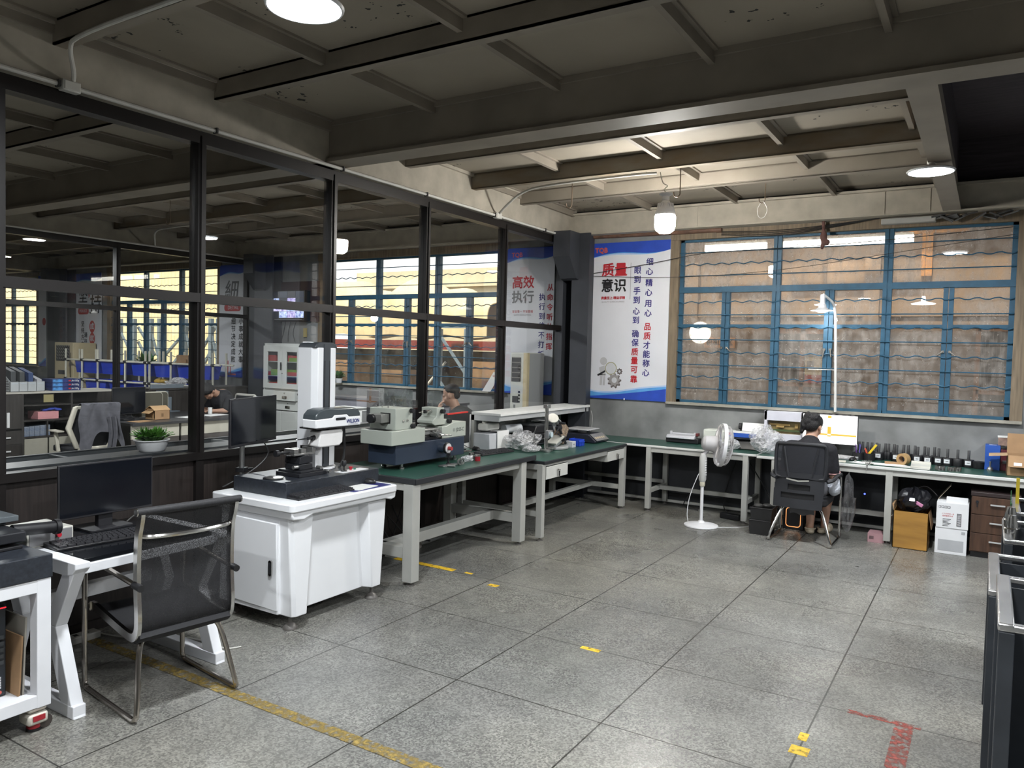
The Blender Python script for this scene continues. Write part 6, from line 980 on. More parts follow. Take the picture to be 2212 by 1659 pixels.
part(t, 'buttons', FW, lambda q: [q.cb((fx + .034, fy - .012, .53 + .024 * k), (.014, .02, .012)) for k in range(7)], smooth=0)
D = Vector((.84, .42, -.10)).normalized(); hc = Vector((fx + .16, fy + .08, .835)); U = Vector((0, 0, 1)); S = D.cross(U).normalized(); U = S.cross(D).normalized()
HM = Matrix((S, U, D)).transposed().to_4x4(); HM.translation = hc
part(t, 'motor', mat('silver_motor', (.5, .49, .5), .3), lambda q: (q.lathe([(.0, -.2), (.05, -.195), (.075, -.17), (.08, -.10), (.085, -.05), (0, -.045)], (0, 0, 0), 24, HM), q.cyl((fx, fy, .73), tuple(hc - D * .12 - U * .06), .018)))
def cage(q):
    for rr, zz in ((.215, 0), (.20, .055), (.15, .085), (.20, -.04), (.15, -.055)): q.tube([HM @ Vector((rr * math.cos(a * PI / 20), rr * math.sin(a * PI / 20), zz)) for a in range(40)], .0035 if rr > .21 else .002, 5, True)
    for k in range(72):
        a = 2 * PI * k / 72; c, s = math.cos(a), math.sin(a)
        q.tube([HM @ Vector((r * c, r * s, z)) for r, z in ((.05, .095), (.12, .092), (.18, .072), (.212, .02), (.216, 0), (.205, -.035), (.16, -.052), (.07, -.058))], .0013, 4)
part(t, 'guard', mat('guard_pale', (.6, .58, .58), .4), cage); part(t, 'guard_band', FW, lambda q: q.lathe([(.214, -.018), (.2195, -.018), (.2195, .018), (.214, .018)], (0, 0, 0), 40, HM)); part(t, 'guard_hub', FW, lambda q: q.lathe([(.0, .105), (.04, .103), (.052, .094), (0, .09)], (0, 0, 0), 24, HM))
def blades(q):
    for k in range(3):
        a0 = 2 * PI * k / 3 + .4
        q.grid(lambda u, v: HM @ Vector(((.03 + .16 * u) * math.cos(a0 + (v - .5) * (.7 + .9 * u)), (.03 + .16 * u) * math.sin(a0 + (v - .5) * (.7 + .9 * u)), .045 * (v - .5))), 8, 8, .002)
    q.lathe([(.035, -.03), (.035, .03), (.02, .045), (0, .046)], (0, 0, 0), 18, HM)
part(t, 'blade', mat('pale_blade', (.55, .56, .6), .3), blades)
part(t, 'power_cord', FW, lambda q: q.tube(smooth_path([(fx - .03, fy, .55), (fx - .05, fy - .02, .5), (fx - .12, fy - .03, .3), (fx - .14, fy - .04, .12), (fx - .12, fy - .05, .04)]), .004, 6))
part(t, 'floor_cord', FW, lambda q: q.tube(smooth_path([(fx + .16, fy + .02, .006), (fx + .3, fy + .12, .005), (-2.02, 7.92, .005), (-1.96, 8.2, .006)]), .0035, 6))
# ---- steel trolleys at the right edge
def trolley(y0, y1, x0, zt, label, wheels=True):
    t = thing('steel_trolley', label, 'trolley', (x0 + .35, (y0 + y1) / 2, 0)); x1 = x0 + .72; G = mat('dark_trolley_steel', (.028, .032, .038), .42, var=.2, scale=9)
    part(t, 'panel', G, lambda q: (q.box(x0 + .012, y0 + .01, .28, x0 + .02, y1 - .01, zt - .04), q.box(x1 - .02, y0 + .01, .28, x1 - .012, y1 - .01, zt - .04), q.box(x0 + .12, y0 + .02, .28, x1 - .12, y0 + .026, zt - .1), q.box(x0 + .02, y1 - .02, .28, x1 - .02, y1 - .012, zt - .04), q.box(x0 + .02, y0 + .02, .26, x1 - .02, y1 - .02, .275)), smooth=0)
    for x in (x0 + .02, x1 - .02):
        for y in (y0 + .02, y1 - .02): part(t, 'post', G, lambda q: q.box(x - .02, y - .02, .16, x + .02, y + .02, zt - .025), bevel=.003, smooth=0)
    part(t, 'rim', mat('bare_steel_rim', (.5, .5, .5), .25, metal=.9, var=.2), lambda q: (q.box(x0 - .003, y0, zt - .025, x0 + .04, y1, zt), q.box(x1 - .04, y0, zt - .025, x1, y1, zt), q.box(x0 + .03, y0 + .001, zt - .0245, x1 - .03, y0 + .03, zt - .001), q.box(x0 + .03, y1 - .03, zt - .0245, x1 - .03, y1 - .001, zt - .001)), bevel=.006)
    for x in (x0 + .04, x1 - .04):
        for y in (y0 + .08, y1 - .08):
            c = part(t, 'castor', STEEL, lambda q: (q.box(x - .03, y - .03, .14, x + .03, y + .03, .16), q.box(x - .026, y - .02, .05, x - .021, y + .02, .14), q.box(x + .021, y - .02, .05, x + .026, y + .02, .14)), smooth=0); part(c, 'wheel', mat('wheel_red', (.28, .015, .03), .4), lambda q: q.cyl((x - .018, y, .0605), (x + .018, y, .0605), .06, n=24))
    return t
trolley(2.62, 3.24, .055, .975, 'dark steel trolley with a bright rim, nearest of the four'); trolley(3.45, 4.15, .035, .86, 'dark steel trolley mostly hidden behind the nearest trolley'); trolley(4.81, 5.45, .105, .80, 'dark steel trolley with shiny steel parts on its rim'); trolley(5.75, 6.4, .17, .80, 'dark steel trolley farthest back, carrying the yellow stick')
for k, (y, z) in enumerate(((5.0, .82), (5.22, .83))): q = MB(); q.lathe([(.03, -.08), (.033, 0), (.02, .06), (0, .062)], (.14, y, z + .02), 18); q.tube([(.14 + .036 * math.cos(a * PI / 8), y + .036 * math.sin(a * PI / 8), z + .01) for a in range(16)], .004, 5, True); single('steel_part', q, CHR, 'shiny steel part on the farther trolley, %s' % ['near one', 'far one'][k], 'steel part')
q = MB(); q.box(.185, 6.1, .74, .205, 6.11, .97); single('yellow_ruler', q, mat('yellow_stick', (.62, .47, .03), .5), 'upright yellow stick on the farthest trolley', 'stick', smooth=0)
q = MB(); q.prism([(6.10, .60), (6.11, .60), (6.15, .87), (6.14, .88)], 'x', .158, .163); q.box(.158, 6.12, .785, .1672, 6.14, .795); single('green_sheet', q, mat('green_edge_sheet', (.03, .13, .05), .4), 'green-edged sheet leaning against the farthest trolley', 'sheet', smooth=0)
# ================================================================= PEOPLE
SKIN = mat('skin', (.46, .27, .19), .55, var=.08, scale=14); SHIRT = mat('black_polo_cloth', (.012, .012, .016), .85, var=.3, scale=40); HAIR = mat('black_hair', (.008, .007, .008), .55, var=.5, scale=45, stretch=(4, 4, 1), bump=.9); SOFTHAIR = mat('cropped_hair', (.02, .017, .016), .7, var=.5, scale=120)
def head(q, c, M, s=1.0):
    """head shapes around centre c; local +Y is where the face looks, +Z the crown"""
    T = Matrix.Translation(c) @ M.to_4x4() @ Matrix.Scale(s, 4)
    def E(p, r): q.sph((0, 0, 0), r, 18, 12, T @ Matrix.Translation(p))
    E((0, -.012, .03), (.074, .094, .088)); E((0, .02, -.045), (.060, .070, .070)); E((0, .05, -.085), (.036, .034, .028)); E((0, .085, -.012), (.013, .018, .026)); E((0, .098, -.032), (.016, .014, .011))
    E((.032, .072, .008), (.026, .02, .010)); E((-.032, .072, .008), (.026, .02, .010)); E((0, .078, -.062), (.024, .014, .008)); E((0, .076, -.073), (.020, .013, .008)); E((.045, .045, -.035), (.026, .03, .028)); E((-.045, .045, -.035), (.026, .03, .028))
    for sx in (-1, 1): E((sx * .077, -.008, -.012), (.010, .020, .032))
    return T
def hand(q, w, d, up, s=1, curl=.5, thumb=1):
    """palm and five bent fingers starting at the wrist w, pointing along d"""
    w = Vector(w); d = Vector(d).normalized(); up = Vector(up).normalized(); r = d.cross(up).normalized(); up = r.cross(d).normalized()
    for k in range(4): q.cap(w + d * .012 + r * (.012 * (k - 1.5)), w + d * .085 + r * (.0185 * (k - 1.5)), .013, .0115, 8)
    for k, L in enumerate((.068, .078, .073, .058)):
        a = w + d * .088 + r * (.0195 * (k - 1.5)); b = a + (d * math.cos(curl * .7) - up * math.sin(curl * .7)) * L * .5; c = b + (d * math.cos(curl * 1.7) - up * math.sin(curl * 1.7)) * L * .32; e = c + (d * math.cos(curl * 2.5) - up * math.sin(curl * 2.5)) * L * .26
        q.cap(a, b, .0098, .0092, 8); q.cap(b, c, .0092, .0085, 8); q.cap(c, e, .0085, .0075, 8)
    a = w + d * .025 - r * (.025 * thumb); b = a + (d * .6 - r * thumb * .8).normalized() * .045; c = b + (d * .9 - r * thumb * .25 - up * .3).normalized() * .034; q.cap(a, b, .0135, .0115, 8); q.cap(b, c, .0115, .009, 8)
def rotm(yaw, pitch, roll=0): return (Matrix.Rotation(yaw, 3, 'Z') @ Matrix.Rotation(pitch, 3, 'X') @ Matrix.Rotation(roll, 3, 'Y'))
def limbs(q, P, R): [q.cap(a, b, r0, r1) for (a, b), (r0, r1) in zip(zip(P, P[1:]), zip(R, R[1:]))]
# ---- the person at the lit monitor, seen from behind
t = thing('person', 'seated person in a black polo with pink-striped collar, facing the lit monitor', 'person', (-1.42, 7.76, 0))
hc = (-1.425, 7.86, 1.075); HMX = rotm(-.15, -.38)
q = MB(); head(q, hc, HMX); limbs(q, [(-1.43, 7.80, .93), (-1.427, 7.835, 1.02)], [.056, .052])
limbs(q, [(-1.43, 7.74, .52), (-1.43, 7.73, .68), (-1.43, 7.76, .84), (-1.43, 7.80, .92)], [.13, .12, .13, .09]); limbs(q, [(-1.60, 7.77, .87), (-1.26, 7.77, .87)], [.062, .062])
limbs(q, [(-1.245, 7.77, .865), (-1.215, 7.80, .625), (-1.29, 8.03, .765)], [.052, .040, .028]); limbs(q, [(-1.615, 7.77, .865), (-1.64, 7.81, .63), (-1.56, 8.04, .765)], [.052, .040, .028])
hand(q, (-1.29, 8.03, .768), (-.3, 1, .0), (0, 0, 1), 1, .35, 1); hand(q, (-1.56, 8.04, .768), (.3, 1, 0), (0, 0, 1), 1, .35, -1)
limbs(q, [(-1.52, 7.75, .50), (-1.53, 8.12, .50), (-1.46, 8.14, .28), (-1.45, 8.06, .07)], [.085, .062, .052, .036]); limbs(q, [(-1.34, 7.75, .50), (-1.28, 8.12, .50), (-1.33, 8.2, .28), (-1.33, 8.14, .07)], [.085, .062, .052, .036])
for x, y in ((-1.45, 8.06), (-1.33, 8.14)): limbs(q, [(x, y, .05), (x - .02, y + .13, .035)], [.034, .03])
obj('body', q, SKIN, t, remesh=.009)
q = MB(); limbs(q, [(-1.43, 7.735, .50), (-1.43, 7.725, .66), (-1.43, 7.75, .82), (-1.43, 7.785, .905)], [.15, .145, .155, .10]); q.sph((-1.43, 7.745, .72), (.20, .13, .26)); limbs(q, [(-1.60, 7.77, .865), (-1.26, 7.77, .865)], [.075, .075]); q.sph((-1.43, 7.77, .86), (.21, .10, .085))
for s in (-1, 1): limbs(q, [(-1.43 + s * .185, 7.77, .865), (-1.43 + s * .21, 7.795, .685)], [.068, .064])
obj('polo_shirt', q, SHIRT, t, remesh=.010)
q = MB(); q.lathe([(.062, .0), (.07, .004), (.066, .042), (.058, .045)], (0, 0, 0), 26, Matrix.Translation((-1.43, 7.805, .925)) @ Matrix.Rotation(-.35, 4, 'X')); c = obj('collar', q, SHIRT, t)
PINK = mat('pink_piping', (.62, .36, .36), .8)
q = MB(); q.tube([Matrix.Translation((-1.43, 7.80, .937)) @ Matrix.Rotation(-.35, 4, 'X') @ Vector((.0705 * math.cos(a * PI / 14), .0705 * math.sin(a * PI / 14), 0)) for a in range(28)], .0028, 6, True); obj('collar_stripe', q, PINK, c)
for s in (-1, 1): q = MB(); cc = Vector((-1.43 + s * .21, 7.795, .663)); q.tube([cc + Vector((.066 * math.cos(a * PI / 12), .066 * math.sin(a * PI / 12), .014 * math.sin(a * PI / 12))) for a in range(24)], .004, 6, True); obj('sleeve_stripe', q, PINK, t)
q = MB(); T = Matrix.Translation(hc) @ HMX.to_4x4()
def HE(p, r): q.sph((0, 0, 0), r, 18, 12, T @ Matrix.Translation(p))
HE((0, -.024, .048), (.084, .096, .086)); HE((0, -.06, .0), (.076, .058, .07)); HE((-.02, -.085, .065), (.055, .05, .05)); HE((-.055, -.075, .0), (.04, .045, .065)); HE((-.075, -.06, -.05), (.022, .028, .05)); HE((0, .035, .085), (.06, .05, .04)); HE((.06, .0, .045), (.026, .055, .06)); HE((-.06, .0, .045), (.03, .055, .06)); HE((.03, -.085, .06), (.04, .035, .035)); HE((-.03, -.10, .03), (.04, .03, .05))
for k in range(34): random.seed(k); a = random.uniform(0, 6.28); HE((.066 * math.cos(a) * random.uniform(.3, 1.0), -.035 + .075 * math.sin(a), random.uniform(.0, .105)), (.016, .020, .024))
for k in range(6): random.seed(k + 50); q.tube([T @ Vector((-.055 - .004 * k + random.uniform(-.015, .015), -.09 + .01 * k, .0 - .03 * j)) for j in range(4)], [.012, .012, .009, .003], 6)
obj('hair', q, HAIR, t, remesh=.006)
q = MB(); limbs(q, [(-1.43, 7.73, .5), (-1.43, 7.73, .56)], [.15, .14])
for s, kx in ((-1, -1.53), (1, -1.28)): limbs(q, [(-1.43 + s * .09, 7.74, .50), (kx, 8.11, .50), (kx, 8.15, .44)], [.10, .078, .07])
obj('grey_shorts', q, mat('grey_shorts_cloth', (.10, .10, .11), .9), t, remesh=.011)
for x, y, r in ((-1.45, 8.06, .25), (-1.33, 8.14, -.25)):
    q = MB(); M = Matrix.Translation((x, y, 0)) @ Matrix.Rotation(r, 4, 'Z'); q.sph((0, 0, 0), (.046, .125, .035), 20, 10, M @ Matrix.Translation((0, .03, .028))); q.sph((0, 0, 0), (.043, .06, .05), 16, 10, M @ Matrix.Translation((0, .09, .04))); q.sph((0, 0, 0), (.04, .05, .028), 16, 8, M @ Matrix.Translation((0, -.06, .03))); q.v = [(a, b, max(c_, .001)) for a, b, c_ in q.v]
    s_ = obj('clog', q, mat('beige_clog', (.46, .39, .29), .6), t, remesh=.007); q = MB(); q.tube([M @ Vector((.047 * math.cos(a), -.03 - .06 * math.sin(a), .055)) for a in [PI * k / 10 for k in range(11)]], .007, 6); obj('heel_strap', q, mat('beige_clog', (.46, .39, .29), .6), s_)
q = MB(); q.tube([T @ Vector(p) for p in ((.078, -.01, .005), (.07, .07, .008), (.045, .096, .0), (.02, .098, -.008), (.0, .1, .002))], .002, 6); obj('glasses', q, BLK, t)
# the chair that carries this person
t = thing('visitor_chair', 'black mesh chair with a moulded back and chrome sled legs under the seated person', 'chair', (-1.44, 7.72, 0))
BP = mat('black_moulded_plastic', (.016, .017, .021), .45, var=.15); MESH2 = meshcloth('back_mesh_weave', (.008, .009, .014), .16, 300)
def bk(u, z): return Vector((-1.455 + u, 7.495 + .05 * math.cos(u / .24 * 1.4) * -1 + .045 - .10 * max(0, .62 - z) + .04 * max(0, z - .62), z))
def rim(q):
    o = [(-.19, .928), (-.22, .925), (-.228, .89), (-.23, .78), (-.226, .63), (-.2, .612), (.19, .612), (.216, .63), (.22, .78), (.22, .89), (.212, .928), (.18, .932), (.0, .935)]
    q.tube(smooth_path([bk(u, z) for u, z in o], 2, True), .017, 8, True)
part(t, 'back_frame', BP, lambda q: (rim(q), [q.tube([bk(s * (.155 - .05 * k / 6), .90 - .27 * k / 6) for k in range(7)], .013, 6) for s in (-1, 1)], q.grid(lambda u, v: bk(-.22 + .43 * u, .60 + .05 * v + .015 * math.cos((u - .5) * 2)) - Vector((0, .008, 0)), 16, 3, .016)))
part(t, 'back_mesh', MESH2, lambda q: q.grid(lambda u, v: bk(-.215 + .42 * u, .64 + .28 * v), 18, 12))
part(t, 'silver_chevron', mat('silver_trim', (.55, .54, .5), .3, metal=.5), lambda q: (q.bar(bk(-.115, .606) + Vector((0, -.022, 0)), bk(-.01, .592) + Vector((0, -.022, 0)), .008, .012), q.bar(bk(-.01, .592) + Vector((0, -.022, 0)), bk(.085, .602) + Vector((0, -.022, 0)), .008, .012)), smooth=0)
def shell(q):
    N = 20
    rows = [(.60, .605, .225), (.56, .60, .22), (.555, .558, .22)]
    for u0, u1, z0, z1 in ((-.225, .215, .555, .605), (-.23, -.105, .50, .556), (.095, .215, .50, .556), (-.235, .215, .475, .502), (-.235, -.165, .42, .476), (.135, .21, .42, .476), (-.235, .205, .335, .422)):
        q.grid(lambda u, v: bk(u0 + (u1 - u0) * u, z0 + (z1 - z0) * v), 10, 3, .02)
part(t, 'back_shell', BP, shell); part(t, 'shell_slots', mat('slot_dark', (.003, .003, .004), .8), lambda q: (q.grid(lambda u, v: bk(-.105 + .2 * u, .50 + .056 * v) + Vector((0, .012, 0)), 4, 1), q.grid(lambda u, v: bk(-.165 + .30 * u, .42 + .056 * v) + Vector((0, .012, 0)), 4, 1)), smooth=0)
part(t, 'seat', mat('black_seat_cloth', (.01, .01, .012), .85, var=.3, scale=60), lambda q: q.prism(rrect(-1.68, 7.53, -1.22, 7.99, .06), 'z', .36, .435), bevel=.02, seg=3)
part(t, 'seat_lining', mat('grey_lining', (.11, .11, .12), .9), lambda q: q.grid(lambda u, v: (-1.56 + .22 * u, 7.6 + .04 * v, .355 - .10 * v + .01 * math.sin(u * 9)), 12, 4, .004))
for s in (-1, 1):
    x = -1.44 + s * .275; part(t, 'armrest', BP, lambda q: q.tube(smooth_path([(x - s * .05, 7.49, .605), (x, 7.52, .62), (x + s * .005, 7.62, .645), (x + s * .005, 7.88, .64), (x, 7.95, .62)], 2), .018, 8))
def sl(s): x = -1.44 + s * .275; return [(x, 7.93, .62), (x, 7.96, .58), (x, 7.965, .06), (x, 7.95, .013), (x, 7.90, .013), (x, 7.53, .013), (x, 7.48, .015), (x - s * .005, 7.48, .06), (x - s * .09, 7.56, .30), (x - s * .12, 7.58, .335), (x - s * .19, 7.59, .34)]
part(t, 'sled_base', CHR, lambda q: q.tube(smooth_path(sl(-1) + sl(1)[::-1], 2), .0125, 10))
thin_film = glass('thin_clear_film', (.97, .97, .98), 2.2, .05, .16, (.8, .8, .82), 9)
bag('plastic_bag', 'clear plastic bag hanging beside the right arm of the visitor chair', (-1.09, 7.93, .08), (.11, .10, .44), 26, .42, 31, thin_film); bag('wrapped_bundle', 'white wrapped bundle by the right elbow of the seated person', (-1.20, 7.78, .44), (.12, .14, .17), 20, .2, 33, mat('white_film_bundle', (.45, .47, .52), .4, var=.3, scale=20))
# ---- the man behind the glass, hand at his mouth
t = thing('person', 'man with cropped hair in a dark shirt behind the glass, hand held to his mouth', 'person', (-4.98, 7.02, 0)); hc = Vector((-5.11, 6.99, 1.225)); HMX = rotm(1.88, -.22); LS = mat('dark_grey_shirt', (.022, .023, .026), .85)
q = MB(); T = head(q, hc, HMX, 1.03); limbs(q, [(-5.03, 7.02, 1.02), (-5.08, 7.0, 1.14)], [.062, .056]); limbs(q, [(-4.96, 7.03, .48), (-4.97, 7.03, .75), (-4.98, 7.03, .95)], [.14, .13, .14]); limbs(q, [(-4.98, 6.85, .98), (-4.98, 7.2, .98)], [.06, .06])
limbs(q, [(-4.98, 6.84, .98), (-5.08, 6.78, .77), (-5.215, 6.89, 1.04)], [.052, .042, .028]); hand(q, (-5.213, 6.892, 1.035), (.05, .32, 1), (-.6, -.8, .1), 1, .8, -1); limbs(q, [(-4.98, 7.2, .98), (-5.05, 7.25, .78), (-5.3, 7.2, .775)], [.052, .042, .03]); hand(q, (-5.3, 7.2, .775), (-1, 0, 0), (0, 0, 1), 1, .3, 1)
limbs(q, [(-4.98, 6.92, .5), (-5.35, 6.92, .5), (-5.33, 6.92, .06)], [.085, .065, .04]); limbs(q, [(-4.98, 7.12, .5), (-5.35, 7.12, .5), (-5.33, 7.12, .06)], [.085, .065, .04]); obj('body', q, SKIN, t, remesh=.009)
q = MB(); limbs(q, [(-4.96, 7.03, .5), (-4.97, 7.03, .74), (-4.98, 7.03, .95)], [.16, .155, .16]); q.sph((-4.97, 7.03, .93), (.12, .22, .13)); limbs(q, [(-4.98, 6.84, .98), (-5.04, 6.815, .86)], [.07, .062]); limbs(q, [(-4.98, 7.21, .98), (-5.02, 7.24, .87)], [.07, .062]); limbs(q, [(-5.01, 7.02, 1.0), (-5.03, 7.01, 1.05)], [.09, .07]); obj('shirt', q, LS, t, remesh=.010)
q = MB()
def HE(p, r): q.sph((0, 0, 0), r, 18, 12, T @ Matrix.Translation(p))
HE((0, -.020, .044), (.077, .089, .079)); HE((0, -.062, .0), (.060, .040, .055)); HE((0, .02, .085), (.05, .05, .03)); obj('hair', q, SOFTHAIR, t, remesh=.006)
q = MB(); [HE((s * .032, .088, .012), (.018, .004, .004)) for s in (-1, 1)]; [HE((s * .033, .088, .03), (.02, .005, .004)) for s in (-1, 1)]; obj('brows', q, SOFTHAIR, t)
q = MB(); limbs(q, [(-4.98, 6.92, .5), (-5.35, 6.92, .5), (-5.33, 6.92, .12)], [.10, .078, .06]); limbs(q, [(-4.98, 7.12, .5), (-5.35, 7.12, .5), (-5.33, 7.12, .12)], [.10, .078, .06]); obj('trousers', q, mat('dark_trousers', (.03, .03, .035), .9), t, remesh=.012)
for y in (6.92, 7.12): q = MB(); q.sph((-5.37, y, .03), (.12, .045, .04)); q.v = [(a, b, max(c_, .001)) for a, b, c_ in q.v]; obj('shoe', q, BLK, t)
# ---- the person with the head bent down over the far desk
t = thing('person', 'person in dark clothes bent down over the far desk, forehead low, behind the glass', 'person', (-9.55, 7.4, 0)); hc = Vector((-9.52, 7.13, 1.05)); HMX = rotm(PI + .45, -1.05)
q = MB(); T = head(q, hc, HMX); limbs(q, [(-9.55, 7.34, .98), (-9.53, 7.22, 1.04)], [.06, .055]); limbs(q, [(-9.56, 7.52, .48), (-9.56, 7.5, .72), (-9.55, 7.4, .94)], [.14, .13, .14])
limbs(q, [(-9.4, 7.38, .93), (-9.35, 7.3, .775), (-9.42, 7.08, .775)], [.052, .04, .028]); hand(q, (-9.42, 7.08, .775), (-.3, -1, 0), (0, 0, 1), 1, .35, 1); limbs(q, [(-9.7, 7.38, .93), (-9.74, 7.28, .775), (-9.66, 7.04, .775)], [.052, .04, .028]); hand(q, (-9.66, 7.04, .775), (.3, -1, 0), (0, 0, 1), 1, .35, -1)
for x in (-9.65, -9.46): limbs(q, [(x, 7.5, .5), (x, 7.12, .5), (x, 7.14, .06)], [.085, .062, .04])
obj('body', q, SKIN, t, remesh=.010)
q = MB(); limbs(q, [(-9.56, 7.52, .5), (-9.56, 7.5, .72), (-9.55, 7.4, .92)], [.16, .15, .16]); q.sph((-9.55, 7.4, .90), (.21, .13, .14)); limbs(q, [(-9.38, 7.38, .93), (-9.35, 7.32, .82)], [.07, .062]); limbs(q, [(-9.72, 7.38, .93), (-9.74, 7.3, .82)], [.07, .062]); obj('polo_shirt', q, SHIRT, t, remesh=.011)
q = MB(); q.tube([Vector((-9.55 + .075 * math.cos(a * PI / 10), 7.30 + .04 * math.sin(a * PI / 10), .995 + .05 * math.sin(a * PI / 10))) for a in range(20)], .004, 6, True); obj('collar_stripe', q, mat('white_piping', (.6, .6, .62), .8), t)
q = MB()
HE((0, -.02, .045), (.085, .098, .086)); HE((0, -.055, -.01), (.078, .06, .085)); HE((0, .04, .075), (.072, .055, .045)); HE((0, -.11, .05), (.045, .04, .045)); obj('hair', q, HAIR, t, remesh=.007)
for x in (-9.65, -9.46): q = MB(); limbs(q, [(x, 7.5, .5), (x, 7.12, .5), (x, 7.14, .1)], [.1, .078, .06]); obj('trouser_leg', q, mat('dark_trousers', (.03, .03, .035), .9), t, remesh=.012); q = MB(); q.sph((x, 7.09, .03), (.045, .12, .04)); q.v = [(a, b, max(c_, .001)) for a, b, c_ in q.v]; obj('shoe', q, BLK, t)
# ================================================================= THE OFFICES BEHIND THE GLASS
DW = mat('dark_office_wood', (.035, .031, .028), .5, scale=3, var=.3, stretch=(10, 10, .8)); DG = mat('olive_cabinet_front', (.34, .325, .27), .55, var=.06); DGW = mat('grey_wood_grain', (.075, .065, .06), .5, scale=4, var=.3, stretch=(.6, 1.5, 14)); BEIGE = mat('beige_plastic', (.55, .52, .44), .45); ACB = mat('aged_cream_metal', (.62, .52, .33), .45, var=.05)
# planter trough along the inside of the partition
t = thing('planter_trough', 'empty dark grey trough running along the inside of the glass partition', 'trough', (-4.88, 4, 0))
part(t, 'trough', mat('trough_grey', (.05, .055, .06), .45, var=.15), lambda q: (q.box(-4.775, -1.5, .05, -4.755, 6.2, 1.0), q.box(-5.07, -1.5, .05, -5.05, 6.2, 1.0), q.box(-5.05, -1.5, .90, -4.775, 6.2, .92), q.box(-5.05, -1.5, .04, -4.775, -1.48, 1.0), q.box(-5.05, 6.18, .04, -4.775, 6.2, 1.0)), smooth=0)
part(t, 'rim', mat('trough_dark_rim', (.028, .031, .035), .45), lambda q: (q.box(-4.785, -1.5, 1.0, -4.565, 6.2, 1.012), q.box(-5.075, -1.5, 1.0, -5.045, 6.2, 1.006)), smooth=0)
for y in (.2, 1.4, 2.62, 3.82, 5.02): part(t, 'divider', mat('trough_rim', (.15, .16, .165), .4), lambda q: q.box(-5.05, y - .012, .92, -4.775, y + .012, 1.0), smooth=0)
def potted(name, label, c, r, h, leafy, pot, seed, L=.13, n=70, col=(.045, .16, .03), rx=1):
    random.seed(seed); t = thing(name, label, 'plant', c); x, y, z = c
    M = Matrix.Diagonal((1, rx, 1, 1)); part(t, 'pot', pot, lambda q: q.lathe([(r * .72, 0), (r * .8, h * .15), (r * .97, h * .9), (r * 1.04, h * .92), (r * 1.04, h), (r * .92, h), (r * .85, h * .8), (0, h * .8)], c, 28, M))
    def lv(q):
        for k in range(n):
            a = random.uniform(0, 2 * PI); l = L * random.uniform(.6, 1.2); ti = random.uniform(.15, 1.1); d = Vector((math.cos(a), math.sin(a) * rx, 0)); p0 = Vector((x, y, z + h * .8)) + d * r * .5 * random.random(); w = l * .16; sd = Vector((-math.sin(a), math.cos(a), 0))
            V = []; F = []
            for i in range(5):
                u = i / 4; p = p0 + d * (l * u * math.sin(ti)) + Vector((0, 0, l * (u * math.cos(ti * .7) - .35 * u * u * ti))); ww = w * math.sin(PI * min(.98, .12 + .86 * u)); V += [p - sd * ww, p + Vector((0, 0, .004)), p + sd * ww]
            for i in range(4): F += [(i * 3, i * 3 + 1, i * 3 + 4, i * 3 + 3), (i * 3 + 1, i * 3 + 2, i * 3 + 5, i * 3 + 4)]
            q.add(V, F)
    o = part(t, 'leaves', mat('leaf_' + str(seed), col, .45, var=.45, scale=14), lv); return t
potted('potted_plant', 'leafy green plant in a white pot standing in the trough behind the glass', (-4.685, 3.08, 1.0125), .10, .075, True, mat('white_pot', (.72, .72, .74), .35), 3, .10, 240, (.07, .2, .03), 1.1)
potted('potted_plant', 'small plant on the window sill left of the dark screens, behind the glass', (-8.35, 8.55, 1.193), .06, .07, True, mat('white_pot', (.72, .72, .74), .35), 5, .13, 60, (.05, .13, .04), .7)
# low cabinet under the second partition with its contents
t = thing('low_bookcase', 'long dark low bookcase with olive lower doors, far left behind the glass', 'bookcase', (-10.15, 5.3, 0))
part(t, 'carcass', DW, lambda q: (q.box(-10.38, 4.3, 0, -10.34, 6.5, 1.07), [q.box(-10.36, y - .012, 0, -9.95, y + .012, 1.07) for y in (4.31, 4.84, 5.43, 6.49)], q.box(-10.36, 4.3, 0, -9.96, 6.5, .06), q.box(-10.36, 4.84, .52, -9.955, 6.5, .54), q.box(-10.36, 4.84, .725, -9.955, 5.43, .745), q.box(-10.36, 4.84, .915, -9.955, 5.43, .93), q.box(-10.36, 5.43, .90, -9.955, 6.5, .915), q.box(-10.0, 5.13, .53, -9.965, 5.145, .74)), smooth=0)
part(t, 'top_board', mat('pale_board_edge', (.45, .43, .38), .5), lambda q: q.box(-10.40, 4.28, 1.07, -9.94, 6.0, 1.095), smooth=0)
d = part(t, 'tall_door', DW, lambda q: q.box(-9.965, 4.33, .65, -9.95, 4.83, 1.06), smooth=0); part(d, 'handle', mat('white_handle', (.7, .7, .7), .4), lambda q: q.box(-9.95, 4.655, .67, -9.93, 4.685, .85), bevel=.003)
for k in range(2): d = part(t, 'drawer', DW, lambda q: q.box(-9.965, 4.33, .30 + .165 * k, -9.95, 4.83, .46 + .165 * k), smooth=0); part(d, 'handle', mat('white_handle', (.7, .7, .7), .4), lambda q: q.box(-9.95, 4.64, .375 + .165 * k, -9.935, 4.70, .39 + .165 * k), smooth=0)
for a, b in ((4.86, 5.13), (5.15, 5.42), (5.45, 5.95)): part(t, 'lower_door', DG, lambda q: q.box(-9.965, a, .07, -9.95, b, .515), smooth=0)
part(t, 'note', mat('faded_yellow_note', (.3, .26, .12), .7), lambda q: q.box(-9.968, 5.09, .955, -9.964, 5.21, 1.055), smooth=0)
